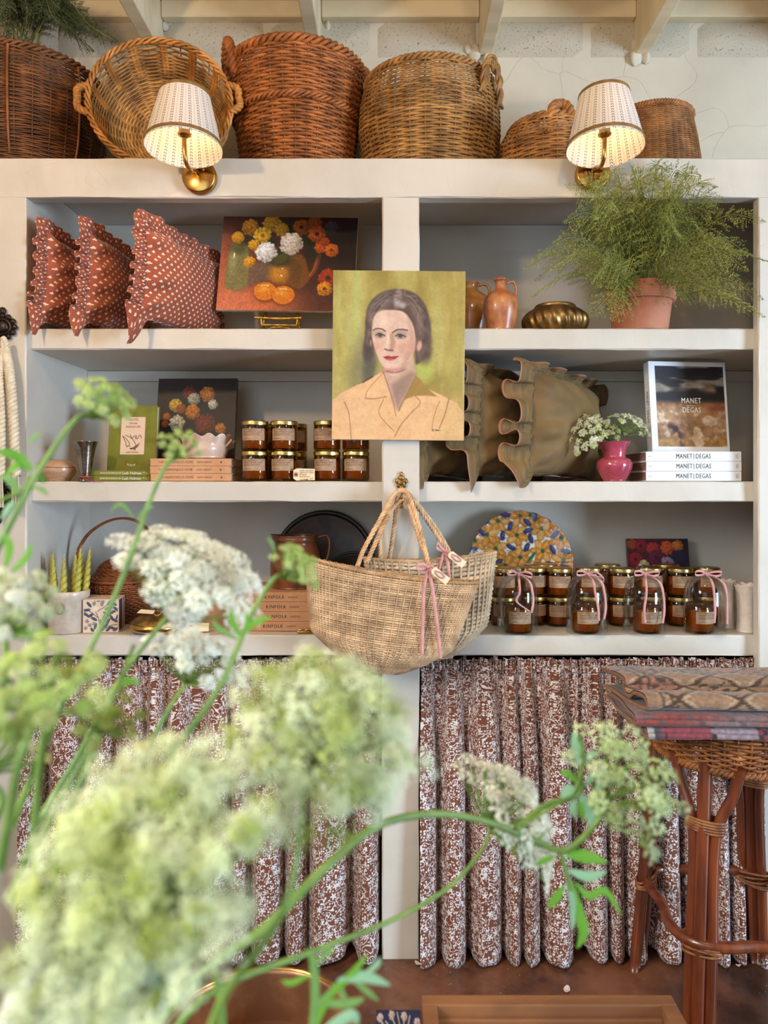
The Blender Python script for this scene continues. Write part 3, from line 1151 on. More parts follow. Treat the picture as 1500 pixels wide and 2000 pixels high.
def wall_lamp(px_plate, py_plate, px_shade, label):
    pl = P(px_plate, py_plate, 0.0)
    t = thing('wall_lamp', label, 'lamp', pl, group=None)
    ys = -0.125
    sx_ = (px_shade - VX) * pxm(ys) - pl.x
    zb = 2.088 - pl.z
    plate = MB().lathe([(0.0, 0.0001), (0.045, 0.0001), (0.0455, 0.006), (0.0445, 0.021), (0.041, 0.0235), (0.0, 0.024)], 48)
    plate.move(Matrix.Rotation(R(90), 4, 'X'))
    obj('back_plate', plate, M['brass'], t)
    scr = MB().lathe([(0.004, 0.024), (0.004, 0.0255), (0, 0.026)], 10)
    scr.move(Matrix.Translation((0.012, 0, 0.014)) @ Matrix.Rotation(R(90), 4, 'X'))
    obj('screw', scr, M['brass'], t)
    arm = spline([(0, -0.022, 0.004), (sx_ * 0.2, -0.05, 0.002), (sx_ * 0.5, -0.085, -0.012), (sx_ * 0.85, -0.115, -0.006), (sx_, ys, 0.03), (sx_, ys, zb + 0.032)], 40)
    obj('arm', MB().tube(arm, 0.0055, 12), M['brass'], t)
    cup = MB().lathe([(0.0, 0.0), (0.006, 0.0), (0.016, 0.006), (0.017, 0.010), (0.012, 0.012), (0.012, 0.014)], 24, c=(sx_, ys, zb + 0.030))
    obj('drip_cup', cup, M['brass'], t)
    obj('socket', MB().lathe([(0.0125, 0), (0.0135, 0.002), (0.0135, 0.042), (0.009, 0.046), (0, 0.046)], 24, c=(sx_, ys, zb + 0.042)), M['ivory'], t)
    obj('bulb', MB().lathe([(0.006, 0), (0.013, 0.008), (0.015, 0.018), (0.009, 0.034), (0.0, 0.042)], 20, c=(sx_, ys, zb + 0.085)), M['bulb'], t)
    n = 120
    pleat = lambda r, z, th: (r + 0.0006 * np.sin(60 * th), z)
    prof = [(0.094, 0.0), (0.086, 0.035), (0.078, 0.07), (0.068, 0.11), (0.0615, 0.139)]
    sh = MB().lathe(prof, n, c=(sx_, ys, zb), mod=pleat)
    s_o = obj('shade', sh, M['shade'], t)
    Mt = Matrix.Translation((sx_, ys, zb + 0.07)) @ Matrix.Rotation(R(-5), 4, 'X') @ Matrix.Translation((-sx_, -ys, -zb - 0.07))
    s_o.matrix_local = Mt
    for r_, z_, w_ in ((0.0925, 0.010, 0.0042), (0.0618, 0.1365, 0.0042)):
        obj('shade_trim', MB().lathe([(r_ + 0.0012, z_ - w_), (r_ + 0.0020, z_), (r_ + 0.0008, z_ + w_)], 64, c=(sx_, ys, zb)), M['trim_gold'], s_o)
    for k in range(3):
        a = k * 2 * PI / 3 + 0.5
        obj('shade_spoke', MB().tube([(sx_, ys, zb + 0.082), (sx_ + 0.066 * math.cos(a), ys + 0.066 * math.sin(a), zb + 0.112)], 0.001, 6), M['brass'], s_o)
    l = bpy.data.lights.new('lamp_light', 'POINT')
    l.energy = 4.2
    l.color = (1.0, 0.68, 0.34)
    l.shadow_soft_size = 0.018
    lo = bpy.data.objects.new('lamp_light', l)
    COL.objects.link(lo)
    lo.location = pl + Vector((sx_, ys, zb + 0.142))
    lo.location.z = pl.z + zb + 0.075
    lo.location.y = pl.y + ys
    return t


wall_lamp(392, 349, 360, 'brass wall lamp with sprigged pleated shade in front of the golden cane basket')
wall_lamp(1155, 344, 1181, 'brass wall lamp with sprigged pleated shade above the fern')

# ------------------------------------------------------------------ pictures
M['painting'] = vmat('oil_painting', None, rough=0.55, nscale=90, namt=0.10, bump=0.25, bscale=420, bdist=0.0006)
M['canvas_edge'] = mottled('raw_canvas', C(206, 194, 172), C(180, 166, 142), 40, 0.9, bump=0.3, bscale=400)
M['board_dark'] = mottled('aged_board', C(120, 104, 84), C(88, 74, 58), 30, 0.85)


def picture(name, label, paint, w_, h_, loc, rot, depth=0.016, edge=None, grp=None):
    t = thing(name, label, 'painting', loc, rot)
    obj('canvas', MB().box((0, depth / 2 + 0.0006, 0), (w_, depth, h_)), edge or M['canvas_edge'], t, bevel=0.0015, seg=2, smooth=False)
    obj('painted_face', print_panel(paint, w_ - 0.0015, h_ - 0.0015, y=0.0), M['painting'], t)
    return t


# portrait on the centre post (coordinates as measured on an enlargement, 4.6875 units to the pixel)
p = Paint(230, 292, 140, 135, 1355, 1690, (176, 160, 74))
n1, n2 = p.nz(300, 1, 4, 1.6, 0.45), p.nz(120, 2, 3, 2.2, 0.4)
p.put(sm((n1 - 0.35) * 2.4), (150, 128, 44))
p.put(sm((0.42 - n1) * 3) * 0.8, (180, 178, 110))
p.put(sm(1 - np.abs(p.x - 345) / 60) * sm((n2 - 0.3) * 2) * sm((1100 - p.y) / 500) * 0.7, (176, 190, 84))
p.put(sm(1 - np.abs(p.x - 200) / 70) * sm((n2 - 0.35) * 2) * 0.6, (184, 192, 96))
p.put(sm((n2 - 0.5) * 4) * sm((p.x - 950) / 300) * 0.5, (196, 184, 104))
p.ell(420, 1030, 120, 330, (120, 112, 74), 0.7, 10, 0.75)
p.ell(480, 1020, 60, 170, (66, 66, 58), 0.6, 5, 0.7)
p.ell(980, 1040, 90, 110, (176, 190, 78), 0.6, 0, 0.8)
p.ell(1250, 420, 140, 500, (166, 136, 50), 0.7, 0, 0.5)
# jacket
jk = [(130, 1700), (140, 1330), (230, 1260), (420, 1160), (560, 1080), (640, 1050), (760, 1430), (905, 1090), (1010, 1215), (1180, 1290), (1290, 1350), (1355, 1440), (1360, 1700)]
p.poly(jk, (226, 172, 116), 8)
p.put(p.nz(70, 9)[:, :] * sm((p.y - 1150) / 200) * 0.30, (214, 158, 100))
p.ell(1270, 1560, 160, 240, (206, 164, 96), 0.6, 0, 0.6)
p.ell(420, 1500, 120, 220, (232, 182, 128), 0.7, 0, 0.5)
p.poly([(905, 1095), (850, 1215), (800, 1320), (900, 1285), (1010, 1280), (1110, 1290), (1000, 1200), (950, 1130)], (158, 120, 44), 6)
# neck
p.poly([(600, 1050), (720, 960), (880, 900), (910, 1080), (850, 1200), (740, 1430), (690, 1340), (640, 1190)], (198, 156, 130), 10)
p.poly([(690, 1180), (860, 1060), (905, 1080), (850, 1215), (745, 1400), (700, 1300)], (138, 106, 90), 30, 0.75)
p.poly([(620, 1060), (800, 1040), (700, 1110)], (210, 170, 146), 15, 0.8)
# hair mass
hair = (84, 62, 54)
p.poly([(440, 600), (455, 480), (520, 380), (640, 315), (780, 305), (900, 345), (985, 440), (1030, 580), (1040, 720), (1015, 880), (960, 960), (905, 985), (900, 800), (860, 600), (700, 520), (560, 500), (500, 650), (505, 900), (440, 920), (432, 800)], hair, 14, curve=True)
p.ell(475, 850, 55, 120, (74, 56, 48), 0.4, 8)
p.ell(965, 780, 85, 200, (92, 68, 58), 0.35, -6)
p.ell(600, 430, 110, 60, (112, 92, 86), 0.6, -30, 0.8)
p.ell(735, 390, 34, 80, (178, 164, 160), 0.6, 8, 0.85)
p.ell(780, 450, 34, 28, (184, 170, 168), 0.7, 0, 0.8)
p.ell(560, 410, 90, 22, (140, 122, 116), 0.8, -45, 0.7)
p.ell(900, 500, 40, 110, (124, 96, 86), 0.7, -28, 0.7)
p.ell(955, 650, 36, 100, (140, 106, 92), 0.7, -8, 0.6)
p.ell(470, 560, 22, 80, (130, 104, 92), 0.8, 10, 0.6)
p.line([(520, 470), (600, 400), (700, 345)], 10, (64, 46, 42), 0.8, 0.7)
p.line([(830, 380), (910, 470), (960, 600)], 12, (66, 48, 42), 0.8, 0.7)
p.line([(860, 420), (930, 540), (945, 720)], 8, (150, 122, 108), 0.8, 0.5)
r_ = np.random.default_rng(3)
for k in range(46):      # waves and curls in the hair
    a = r_.uniform(-2.9, 0.25)
    rr = r_.uniform(0.72, 1.02)
    cx, cy = 740 + 285 * rr * math.cos(a), 640 + 320 * rr * math.sin(a)
    tx, ty = -math.sin(a), math.cos(a)
    L_ = r_.uniform(30, 80)
    q = [(cx - tx * L_, cy - ty * L_), (cx + r_.normal(0, 14), cy + r_.normal(0, 14)), (cx + tx * L_, cy + ty * L_)]
    p.line(q, r_.uniform(8, 20), [(60, 44, 40), (128, 102, 92), (104, 80, 72), (150, 124, 114)][k % 4], 0.9, 0.45)
for k in range(16):
    cx, cy = 985 + r_.normal(0, 28), r_.uniform(600, 930)
    p.ell(cx, cy, r_.uniform(14, 34), r_.uniform(24, 50), [(58, 42, 38), (126, 98, 86), (100, 76, 66)][k % 3], 0.8, r_.uniform(-40, 40), 0.5)
for k in range(8):
    p.ell(468 + r_.normal(0, 12), r_.uniform(560, 880), 18, 36, [(58, 42, 38), (120, 94, 84)][k % 2], 0.8, r_.uniform(-30, 30), 0.5)
# face
face = [(505, 640), (520, 560), (580, 505), (700, 495), (800, 520), (870, 620), (900, 740), (895, 850), (850, 960), (760, 1050), (680, 1070), (610, 1020), (560, 940), (520, 830), (500, 740)]
p.poly(face, (214, 172, 148), 8, curve=True)
p.ell(600, 600, 90, 70, (226, 190, 166), 0.7, 0, 0.8)
p.poly([(830, 560), (890, 700), (895, 860), (800, 1040), (740, 1060), (820, 900), (850, 760)], (176, 126, 104), 30, 0.6)
p.ell(810, 830, 95, 60, (208, 140, 114), 0.8, -20, 0.6)
p.ell(560, 830, 45, 60, (220, 150, 126), 0.8, 0, 0.5)
p.ell(690, 1050, 100, 22, (190, 110, 92), 0.8, -8, 0.7)
p.ell(690, 985, 70, 40, (222, 182, 158), 0.8, 0, 0.7)
p.poly([(690, 700), (720, 790), (700, 880), (660, 870), (672, 800), (662, 720)], (164, 122, 94), 14, 0.75)
p.line([(652, 720), (645, 800), (628, 850)], 14, (228, 194, 172), 0.9, 0.8)
p.line([(622, 855), (650, 866), (690, 868)], 14, (110, 62, 52), 0.6, 0.85)
p.ell(560, 715, 56, 34, (170, 130, 112), 0.7, 0, 0.7)
p.ell(770, 715, 62, 36, (160, 122, 104), 0.7, 0, 0.7)
for cx, cy, rx in ((578, 728, 42), (764, 734, 48)):
    p.ell(cx, cy, rx, 18, (150, 138, 124), 0.3)
    p.ell(cx - 2, cy, 20, 18, (62, 66, 62), 0.35)
    p.line([(cx - rx, cy + 2), (cx - 10, cy - 17), (cx + rx, cy + 6)], 9, (48, 36, 34), 0.6)
    p.line([(cx - rx + 8, cy + 18), (cx, cy + 25), (cx + rx - 6, cy + 16)], 5, (130, 92, 78), 0.8, 0.8)
p.line([(512, 684), (545, 668), (590, 672), (622, 692)], 11, (72, 52, 46), 0.7, 0.9)
p.line([(690, 705), (730, 678), (780, 674), (828, 682)], 12, (72, 52, 46), 0.7, 0.9)
p.poly([(606, 928), (650, 916), (680, 924), (748, 918), (720, 946), (672, 962), (630, 950)], (176, 44, 46), 5)
p.line([(608, 930), (670, 938), (746, 922)], 6, (120, 22, 28), 0.6)
p.ell(672, 950, 34, 8, (206, 84, 80), 0.6)
p.ell(938, 825, 22, 46, (206, 150, 128), 0.4, 12)
p.ell(490, 800, 10, 30, (150, 110, 92), 0.5)
p.line([(640, 1060), (720, 1072), (800, 1045)], 14, (110, 78, 66), 0.8, 0.6)
# jacket lines
ol = (150, 96, 54)
for q, wd in (([(605, 1062), (650, 1180), (700, 1340), (728, 1470)], 9), ([(610, 1070), (470, 1230), (445, 1310)], 6), ([(445, 1312), (540, 1312), (640, 1292)], 9),
              ([(612, 1320), (570, 1440), (640, 1540), (712, 1610)], 8), ([(905, 1285), (950, 1350), (860, 1450), (770, 1560), (720, 1660)], 9),
              ([(252, 1345), (290, 1440), (305, 1540), (318, 1690)], 8), ([(905, 1098), (830, 1270), (745, 1430)], 7), ([(1215, 1310), (1180, 1450), (1130, 1580)], 10),
              ([(1130, 1330), (1085, 1450), (1060, 1580)], 6), ([(380, 1180), (480, 1130), (560, 1080)], 10)):
    p.line(q, wd, ol, 0.8, 0.8)
p.line([(420, 1165), (510, 1110)], 14, (40, 40, 38), 0.8, 0.8)
for q in ([(1078, 1590), (1064, 1592), (1068, 1604), (1080, 1602)], [(1094, 1606), (1098, 1592), (1106, 1604), (1112, 1594), (1120, 1604), (1126, 1596), (1138, 1603)]):
    p.line(q, 5, (40, 30, 24), 0.4)
p.grain(0.05, 9, 21)
p.grain(0.06, 60, 22)
gry = p.a.mean(2, keepdims=True)
p.a = p.a * 0.86 + gry * 0.14
kp = pxm(-0.02)
portrait = picture('portrait_painting', 'unframed portrait of a woman in a peach jacket hung on the centre post', p, 258.5 * kp, 331 * kp, P(778.5, 694, -0.02), (0, R(0.55), 0))

# still life on the gilt easel (4.6875 units to the pixel, origin 400,400)
p = Paint(250, 190, 72, 55, 1405, 1015, (70, 34, 22))
p.put(sm((620 - p.x) / 900 + (p.y - 300) / 1200), (186, 96, 62))
p.put(sm((p.y - 740) / 160) * sm((1200 - p.x) / 900), (206, 112, 76))
p.put(sm((p.x - 850) / 400) * sm((760 - p.y) / 300), (26, 14, 14))
p.put(sm((300 - p.y) / 300) * 0.55, (52, 22, 16))
p.put(sm((p.y - 850) / 200) * sm((p.x - 800) / 400) * 0.8, (96, 34, 22))
p.put((p.nz(90, 3) - 0.35) * 0.3, (120, 60, 40))
p.poly([(160, 440), (200, 350), (310, 330), (350, 430), (360, 620), (340, 800), (150, 800), (140, 600)], (126, 116, 66), 10, curve=True)
p.ell(200, 500, 40, 160, (160, 150, 96), 0.7, 0, 0.7)
p.ell(250, 390, 90, 60, (70, 66, 30), 0.7, 0, 0.7)
p.ell(207, 460, 7, 30, (240, 236, 220), 0.5)
p.poly([(370, 540), (580, 520), (600, 700), (470, 740), (360, 780)], (112, 88, 70), 18, 0.9)
p.poly([(590, 560), (700, 540), (760, 460), (880, 450), (930, 560), (950, 690), (880, 790), (760, 760), (640, 740), (570, 690)], (122, 76, 26), 10, curve=True)
p.ell(660, 640, 90, 95, (206, 138, 34), 0.6, 0, 0.9)
p.ell(820, 620, 60, 130, (92, 62, 26), 0.7, 0, 0.7)
p.ell(688, 590, 9, 8, (255, 246, 220), 0.4)
p.ell(684, 664, 10, 8, (255, 246, 220), 0.4)
p.line([(930, 700), (1000, 600), (1040, 450)], 46, (128, 66, 26), 0.5)
p.line([(960, 660), (1000, 580), (1030, 470)], 10, (196, 116, 56), 0.8)
for c_ in ((520, 300), (760, 200), (900, 300), (980, 420), (620, 480), (300, 260), (680, 480), (580, 160), (920, 180)):
    p.ell(c_[0], c_[1], 95, 75, (34, 36, 18), 0.6, 20, 0.85, 0.3, int(c_[0]))
p.ell(670, 490, 90, 50, (74, 72, 24), 0.4, -30)
for i, (cx, cy, r_, col, core) in enumerate((
        (345, 170, 90, (196, 120, 34), None), (560, 130, 100, (190, 132, 36), None), (660, 190, 75, (200, 140, 40), None), (232, 275, 66, (226, 150, 30), None),
        (470, 250, 90, (232, 170, 40), (150, 90, 20)), (390, 350, 58, (226, 158, 30), None), (362, 530, 62, (226, 154, 40), None), (850, 160, 90, (176, 96, 28), (70, 30, 12)),
        (980, 120, 80, (160, 80, 26), None), (1010, 230, 92, (196, 92, 26), (60, 24, 10)), (1050, 370, 62, (210, 96, 22), None), (1160, 395, 74, (220, 110, 24), (110, 50, 14)),
        (1090, 310, 50, (190, 80, 20), None), (1150, 160, 70, (70, 60, 66), None), (1140, 680, 100, (176, 60, 24), (60, 30, 14)), (1110, 790, 78, (236, 150, 24), (90, 60, 20)),
        (760, 335, 122, (236, 218, 200), (214, 160, 90)), (520, 425, 112, (232, 222, 212), (206, 170, 90)))):
    p.bloom(cx, cy, r_, col, 9, 0.14, core, i * 7 + 1, 0.45, i)
p.bloom(770, 325, 80, (246, 226, 206), 9, 0.3, None, 91, 0.3)
p.bloom(525, 415, 75, (244, 236, 226), 9, 0.3, None, 92, 0.3)
for cx, cy in ((535, 825), (715, 860)):
    p.ell(cx + 8, cy + 14, 118, 98, (120, 60, 24), 0.2)
    p.ell(cx, cy, 110, 92, (222, 128, 24), 0.06)
    p.ell(cx - 20, cy - 25, 60, 40, (240, 160, 50), 0.8)
    p.line([(cx - 40, cy - 58), (cx, cy - 64), (cx + 30, cy - 58)], 9, (252, 226, 170), 0.8)
p.grain(0.2, 12, 31)
y_ = 0.20
kp = pxm(y_)
still = picture('still_life_painting', 'unframed still life of yellow and white flowers leaning on a gilt easel', p, 268 * kp, 200 * kp, P(562, 514, y_), (R(-12), R(1.4), R(-2)), depth=0.012)
t = thing('table_easel', 'small gilt bamboo easel holding up the yellow flower painting', 'easel', P(548, 641, y_ - 0.02))
t.location.z = Z1 + 0.0005
ke = pxm(y_ - 0.02)
bamboo = lambda pts, r_: MB().tube(spline(pts, 28), r_ * (1 + 0.22 * (np.abs(np.sin(np.linspace(0, 1, 28) * PI * 4)) < 0.25)), 8)
zl = (641 - 604) * ke
for sg in (-1, 1):
    obj('leg', bamboo([(sg * 0.058, -0.004, 0.004), (sg * 0.055, 0.006, zl * 0.5), (sg * 0.050, 0.016, zl + 0.004), (sg * 0.03, 0.050, zl + 0.14)], 0.0042), M['gold'], t)
    obj('ledge_prong', bamboo([(sg * 0.05, 0.012, zl - 0.020), (sg * 0.05, -0.022, zl - 0.022), (sg * 0.052, -0.024, zl + 0.002)], 0.0035), M['gold'], t)
obj('ledge', bamboo([(-0.070, -0.026, zl + 0.002), (0, -0.026, zl - 0.001), (0.066, -0.026, zl + 0.001)], 0.0044), M['gold'], t)
obj('arched_brace', bamboo([(-0.053, 0.003, zl * 0.42), (-0.02, 0.001, zl * 0.62), (0.02, 0.001, zl * 0.60), (0.053, 0.003, zl * 0.40)], 0.0034), M['gold'], t)
obj('crossbar', bamboo([(-0.05, -0.024, zl * 0.66), (0.05, -0.024, zl * 0.64)], 0.003), M['gold'], t)
obj('rear_leg', bamboo([(0.0, 0.12, 0.002), (0.0, 0.09, zl * 0.9), (0.0, 0.056, zl + 0.13)], 0.003), M['gold'], t)

# dark flower painting on the second shelf (scale 3.125, origin 280,680)
p = Paint(150, 190, 48, 180, 545, 810, (38, 22, 16))
p.put(p.nz(60, 4) * 0.5, (52, 32, 20))
for c_ in ((200, 330), (300, 360), (360, 420), (200, 500), (300, 500), (420, 500), (150, 420), (340, 330)):
    p.ell(c_[0], c_[1], 55, 45, (26, 30, 26), 0.7, 30, 0.9, 0.3, int(c_[0]))
for i, (cx, cy, r_, col) in enumerate(((245, 270, 44, (110, 36, 22)), (362, 280, 50, (186, 112, 34)), (280, 310, 42, (176, 164, 136)), (165, 350, 44, (206, 156, 50)), (400, 345, 32, (206, 196, 172)),
                                       (275, 392, 50, (190, 110, 28)), (200, 372, 34, (150, 76, 26)), (112, 420, 24, (176, 84, 28)), (105, 465, 24, (166, 80, 28)), (180, 460, 52, (196, 184, 156)),
                                       (358, 468, 66, (116, 44, 26)), (455, 495, 36, (186, 116, 36)), (140, 560, 44, (86, 24, 20)), (210, 600, 40, (84, 26, 20)))):
    p.bloom(cx, cy, r_, col, 7 if i % 2 else 11, 0.14, None, i + 40, 0.55, i)
p.grain(0.2, 8, 33)
y_ = 0.22
kp = pxm(y_)
picture('flower_painting', 'small dark antique flower painting leaning behind the ruffled white bowl', p, 160 * kp, 206 * kp, Vector((P(376, 840, y_).x, y_ + 0.03, Z2 + 103 * kp + 0.003)), (R(-9), R(0.2), R(-3)), depth=0.014, edge=M['board_dark'])

# small red flower painting on the third shelf (scale 3.75, origin 1100,960)
p = Paint(130, 100, 487, 294, 945, 640, (70, 18, 30))
p.put(sm((p.x - 700) / 200), (26, 18, 30))
p.put(p.nz(50, 6) * 0.4, (110, 20, 36))
for i, (cx, cy, r_, col, core) in enumerate(((525, 335, 40, (166, 70, 44), None), (590, 345, 50, (150, 24, 44), (60, 10, 20)), (680, 365, 50, (176, 50, 44), None), (785, 360, 54, (206, 84, 44), None), (865, 345, 44, (196, 110, 40), None),
                                             (545, 445, 56, (150, 14, 40), (50, 8, 20)), (700, 430, 60, (106, 20, 60), (50, 8, 30)), (605, 495, 50, (196, 180, 132), (70, 60, 40)), (782, 470, 50, (150, 126, 150), (60, 40, 70)),
                                             (880, 430, 60, (34, 28, 60), None), (700, 560, 70, (140, 20, 44), None), (560, 570, 50, (90, 16, 34), None), (850, 560, 60, (30, 24, 44), None))):
    p.bloom(cx, cy, r_, col, 8, 0.2, core, i + 60, 0.4, i)
p.grain(0.2, 10, 35)
y_ = 0.33
kp = pxm(y_)
picture('flower_painting', 'small crimson flower painting leaning at the back behind the glass domes', p, 122 * kp, 94 * kp, Vector((P(1291, 1085, y_).x, y_ + 0.02, Z3 + 0.006 + 0.080 + 47 * kp)), (R(-10), 0, 0), depth=0.012, edge=M['board_dark'])

# ------------------------------------------------------------------ cushions
_m = Mat('rust_clover_print', rough=0.85, sheen=0.2, coord='UV')
_u, _v = _m.uv()
_a, _b = (_u + _v) * 46.0, (_u - _v) * 46.0
_fa, _fb = _a.fract() - 0.5, _b.fract() - 0.5
# back to upright axes inside each diamond
_px, _py = (_fa + _fb), (_fa - _fb)


def _dotat(x0, y0, r):
    return (((_px - x0).pow(2.0)) + ((_py - y0).pow(2.0))).sqrt().step(r, r * 0.75)


_f = _dotat(0.0, 0.22, 0.17).max(_dotat(-0.20, -0.02, 0.17)).max(_dotat(0.20, -0.02, 0.17)).max(((_px.abs() < 0.04) * (_py < 0.0)) * (_py > -0.34))
_c = _m.mix(_m.noise(6, 3).step(0.3, 0.7), C(160, 80, 50), C(138, 64, 42))
_m.color(_m.mix(_f, _c, C(230, 212, 190))).bump(_m.noise(16, 4, dist=1.0), 0.5, 0.008).bump(_m.noise(700, 2), 0.1, 0.0005)
M['clover'] = _m.m
_m = Mat('olive_velvet', rough=0.75, sheen=0.05, coord='UV')
_c = _m.mix(_m.noise(5, 4).step(0.3, 0.7), C(128, 98, 52), C(96, 72, 40))
_u, _v = _m.uv()
_m.color(_m.mix((_v > 0.94) * (_u > 1.5), _c, C(166, 112, 88))).bump(_m.noise(9, 4, dist=0.8), 0.5, 0.01)
M['velvet'] = _m.m


def cushion(name, label, loc, rot, W, H, T, mat, rw, waves, wamp, seed, group=None, pin=0.07, droop=0.0, seam_z=0.0, flare=0.0):
    """a puffed square cushion standing in local XZ, thin along Y, with a gathered ruffle round its edge"""
    t = thing(name, label, 'cushion', loc, rot, group)
    r = np.random.default_rng(seed)
    n = 41
    u, v = np.meshgrid(np.linspace(-1, 1, n), np.linspace(-1, 1, n), indexing='ij')

    def outline(u, v):
        x = W / 2 * u * (1 - pin * (1 - v * v))
        z = H / 2 * v * (1 - pin * (1 - u * u))
        return x, z
    x, z = outline(u, v)
    puff = ((1 - np.abs(u) ** 2.2) * (1 - np.abs(v) ** 2.2)).clip(0) ** 0.55
    wr = 0.006 * (np.sin(9 * v + 3 * u + seed) + np.sin(14 * v - 5 * u)) * np.exp(-((np.abs(u) - 0.85) / 0.22) ** 2)
    wr += 0.004 * np.sin(11 * u + 4 * v + seed) * np.exp(-((np.abs(v) - 0.85) / 0.2) ** 2)
    mb = MB()
    uv = np.stack([(x + 0.5), (z + 0.5)], -1)
    for sgn in (-1, 1):
        y = sgn * (T / 2 * puff + wr * (puff > 0.02))
        A = np.stack([x, y, z], -1)
        mb.grid(A if sgn > 0 else A[::-1], uv=uv if sgn > 0 else uv[::-1])
    obj('cover', mb, mat, t)
    # ruffle: a wavy strip standing out from the edge, gathered at the seam
    m = 4 * 150
    s = np.linspace(0, 4, m, endpoint=False)
    k = s.astype(int)
    f = (s - k) * 2 - 1
    eu = np.select([k == 0, k == 1, k == 2, k == 3], [f, 1 + 0 * f, -f, -1 + 0 * f])
    ev = np.select([k == 0, k == 1, k == 2, k == 3], [-1 + 0 * f, f, 1 + 0 * f, -f])
    bx, bz = outline(eu, ev)
    ow = 0.22
    ox = np.sign(eu) * np.maximum((np.abs(eu) - (1 - ow)) / ow, 0)
    oz = np.sign(ev) * np.maximum((np.abs(ev) - (1 - ow)) / ow, 0)
    ol = np.hypot(ox, oz) + 1e-9
    ox, oz = ox / ol, oz / ol
    jit = np.interp(s, np.linspace(0, 4, waves + 1), np.append(q0 := r.normal(0, 1, waves), q0[0]))
    ph = 2 * PI * waves * s / 4 + 1.5 * jit
    aw = np.interp(s, np.linspace(0, 4, waves + 1), np.append(q1 := r.uniform(0.45, 1.4, waves), q1[0]))
    nw = 10
    A = np.empty((m, nw, 3))
    UV = np.empty((m, nw, 2))
    for j in range(nw):
        q = j / (nw - 1)
        off = wamp * aw * q ** 0.9 * np.sin(ph) + 0.0025 * (1 - q) * np.sin(ph * 3) + flare * q ** 1.3 * np.clip(-ox, 0, 1)
        out = rw * (0.85 + 0.15 * aw) * q
        tang = -0.40 * wamp * aw * q * np.sin(2 * ph)
        bot = np.clip((-oz - 0.55) / 0.3, 0, 1)
        out = out * (1 - 0.55 * sm((oz - 0.5) / 0.4) * (flare > 0.02))
        out = out * (1 - 0.9 * bot * np.clip((1 - np.abs(eu)) / 0.12, 0, 1))
        A[:, j, 0] = bx + ox * out - oz * tang
        A[:, j, 1] = off + seam_z
        A[:, j, 2] = bz + oz * out + ox * tang - droop * q * sm(-oz / 0.7) * sm((-eu - 0.78) / 0.18)
        UV[:, j, 0], UV[:, j, 1] = (s * W * 1.6 + 0.17 if mat is M['clover'] else s + 2.0), (q * rw + 0.3 if mat is M['clover'] else q)
    ru = obj('ruffle', MB().grid(A, wrap_u=True, uv=UV), mat, t)
    so = ru.modifiers.new('cloth', 'SOLIDIFY')
    so.thickness = 0.0015
    return t


def lean_between(pxf, yf, pxb, yb):
    """centre and turn of a standing panel whose front edge shows at pxf and whose back edge at pxb"""
    a, b = P(pxf, VY, yf), P(pxb, VY, yb)
    return (a + b) / 2, math.atan2(b.y - a.y, b.x - a.x), (b - a).length


for i, (pf, pb, yf, yb, lab, hh) in enumerate(((82, 196, 0.0, 0.33, 'rust clover-print ruffled cushion nearest the left side of the shelf', 0.245),
                                               (166, 284, 0.0, 0.33, 'rust clover-print ruffled cushion in the middle of three', 0.245),
                                               (275, 430, -0.035, 0.31, 'rust clover-print ruffled cushion standing beside the still life painting', 0.252))):
    c_, a_, L_ = lean_between(pf, yf, pb, yb)
    cushion('ruffled_cushion', lab, (c_.x, c_.y, Z1 + hh / 2 + 0.009), (R(3), R(2), a_), L_ * 0.99, hh, 0.105, M['clover'], 0.036, 28, 0.0075, 40 + i, 'clover print cushions', droop=(0.020, 0.024, 0.052)[i], pin=0.09, flare=0.012)

for i, (pf, pb, yf, yb, lab, hh) in enumerate(((836, 925, 0.05, 0.36, 'olive velvet ruffled cushion farthest left, mostly behind the portrait', 0.265),
                                               (935, 1030, 0.04, 0.36, 'olive velvet ruffled cushion in the middle, its frilled edge forward', 0.280),
                                               (1036, 1160, 0.02, 0.33, 'olive velvet ruffled cushion showing its broad face beside the pink vase', 0.280))):
    c_, a_, L_ = lean_between(pf, yf, pb, yb)
    cushion('velvet_cushion', lab, (c_.x, c_.y, Z2 + hh / 2 + 0.012), (R(2), R(3), a_), L_ * 0.98, hh, 0.15, M['velvet'], 0.060, 15, 0.027, 60 + i, 'olive velvet cushions', droop=0.0, pin=0.03, flare=0.034)

# ------------------------------------------------------------------ pottery and brass on the top right shelf
M['stoneware'] = mottled('honey_stoneware', C(180, 126, 66), C(146, 94, 46), 18, 0.24, detail=6, bump=0.12, bscale=60, coat=0.3)
M['redware'] = mottled('speckled_redware', C(190, 126, 78), C(160, 92, 52), 34, 0.36, detail=8, bump=0.2, bscale=90, coat=0.15)
M['terracotta'] = mottled('terracotta', C(168, 98, 68), C(188, 126, 98), 9, 0.85, detail=6, bump=0.25, bscale=90)
M['soil'] = mottled('potting_soil', C(44, 32, 24), C(26, 18, 14), 40, 0.95, bump=0.8, bscale=80)


def jug(name, label, px, y, zb, prof, mat, handles, neck=True):
    t = thing(name, label, 'jug', ((px - VX) * pxm(y), y, zb + 0.0005))
    obj('body', MB().lathe(smooth_prof(prof, 46), 56), mat, t)
    for a, pts, r_ in handles:
        q = spline([(x * math.cos(a), x * math.sin(a), z) for x, z in pts], 26)
        obj('handle', MB().tube(q, r_, 8, flat=0.65), mat, t)
    return t


